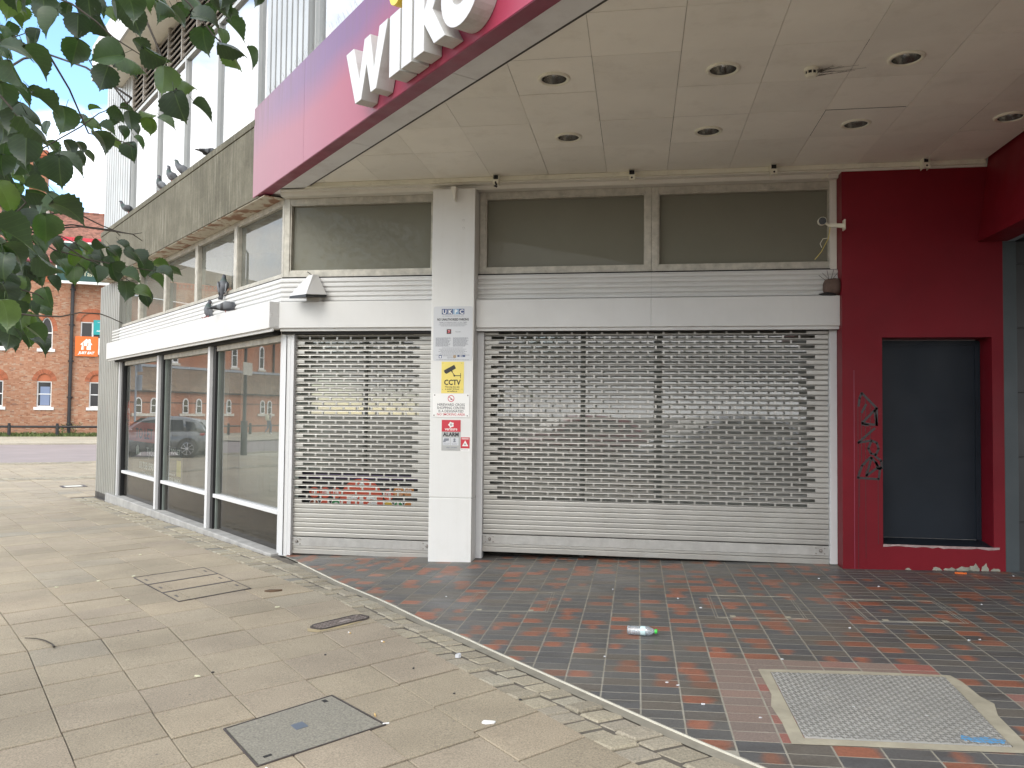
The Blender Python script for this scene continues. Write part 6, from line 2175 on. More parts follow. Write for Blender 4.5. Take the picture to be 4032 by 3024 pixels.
for a, b in ((.82, -.34), (-2.36, -3.2), (-6.75, -7.55), (4.7, 3.5), (-11, -11.9)):
    lancet(a, .26, 1.21, 2.25, 0, False); lancet(b, .26, 1.21, 2.25, 0, False)
    mb = MB(); mb.box(b-.55, a+.55, -.10, -.003, 1.02, 1.20, WGF); mb.build('window_sill', 'stone', wing)
for a in (-1.78, -7.8, -10.9, -14.5, 1.8): lancet(a, .30, 4.93, 6.9, 4.0)
for a in (-6.3, -12.3):
    mb = MB(); mb.tube([WGF(a, 3.9, 4.7), WGF(a, 3.9, 9.4)], .08, 8); mb.build('downpipe', 'pipe', wing)
mb = MB(); mb.add([WGF(-40, 3.6, 9.5), WGF(7, 3.6, 9.5), WGF(7, 9, 13.5), WGF(-40, 9, 13.5)], [(0, 1, 2, 3)]); mb.build('main_roof', 'rooffar', wing)
# footway, kerb and fence on that side
mb = MB(); mb.add([WGF(a, b, -.255) for a, b in ((-40, -11), (7, -11), (7, -3), (-40, -3))], [(0, 1, 2, 3)]); tag(mb.build('opposite_footway', 'farpave'), kind='structure')
mb = MB(); mb.add([WGF(a, b, -.25) for a, b in ((-40, -3), (7, -3), (7, 0), (-40, 0))], [(0, 1, 2, 3)]); tag(mb.build('opposite_verge', 'grass'), kind='structure')
f2 = thing('knee_rail_fence', 'low black post and rail fence before the brick hall, mirrored in the shop windows', 'fence', WGF(0, -3, ZB))
o = WGF(0, -3, ZB)
pme2 = MB().lathe([(.095, 0), (.095, .72), (.075, .74), (.09, .78), (.05, .82), (0, .825)], (0, 0, 0), 10).mesh('post', 'pipe')
for i in range(12): piece('post', pme2, f2, WGF(4-i*2.1, -3, ZB))
mb = MB(); mb.tube([WGF(6, -3, ZB+.62), WGF(-22, -3, ZB+.62)], .055, 8); mb.build('rail', 'pipe', f2)

# lamp post with a small plate, and a road sign post
def lamp(x, y, label, h=8.):
    t = thing('lamp_post', label, 'lamp post', (x, y, ZB), 'street lamp posts')
    mb = MB(); mb.tube([(x, y, ZB), (x, y, ZB+1.35), (x, y, ZB+1.36)], [.13, .13, .07], 12); mb.tube([(x, y, ZB+1.35), (x, y, ZB+h)], [.07, .045], 12); mb.build('column', 'pipe', t)
    mb = MB(); mb.tube([(x, y, ZB+h), (x+.3, y+.1, ZB+h+.25), (x+.9, y+.3, ZB+h+.3)], .035, 8); mb.build('arm', 'pipe', t)
    mb = MB(); mb.lathe([(.0, .08), (.12, .06), (.16, 0), (.10, -.05), (0, -.06)], (x+1.0, y+.33, ZB+h+.28), 14); mb.build('lantern', 'alu', t)
    return t
t = lamp(-25.9, 17.9, 'black lamp post with a grey plate near the road edge')
mb = MB(); mb.box(-26.35, -25.45, 17.80, 17.82, ZB+3.15, ZB+3.65); mb.build('plate', 'alu', t)
lamp(-36, 23.6, 'black lamp post beyond the grey parked car')
t = thing('road_sign_post', 'grey post with the back of a triangular road sign', 'road sign', (-30.2, 24.7, ZB))
mb = MB(); mb.tube([(-30.2, 24.7, ZB), (-30.2, 24.7, 4.1)], .05, 10); mb.build('post', 'lead', t)
fr = Frame((-30.2, 24.64, 0), (.6, -.8, 0), (.8, .6, 0))
mb = MB(); mb.prism([(-.38, 3.2), (.38, 3.2), (0, 3.95)], -.08, -.065, fr); mb.build('triangle_plate', 'lead', t)
mb = MB(); mb.box(-.33, .33, -.08, -.065, 2.35, 3.05, fr); mb.build('lower_plate', 'lead', t)
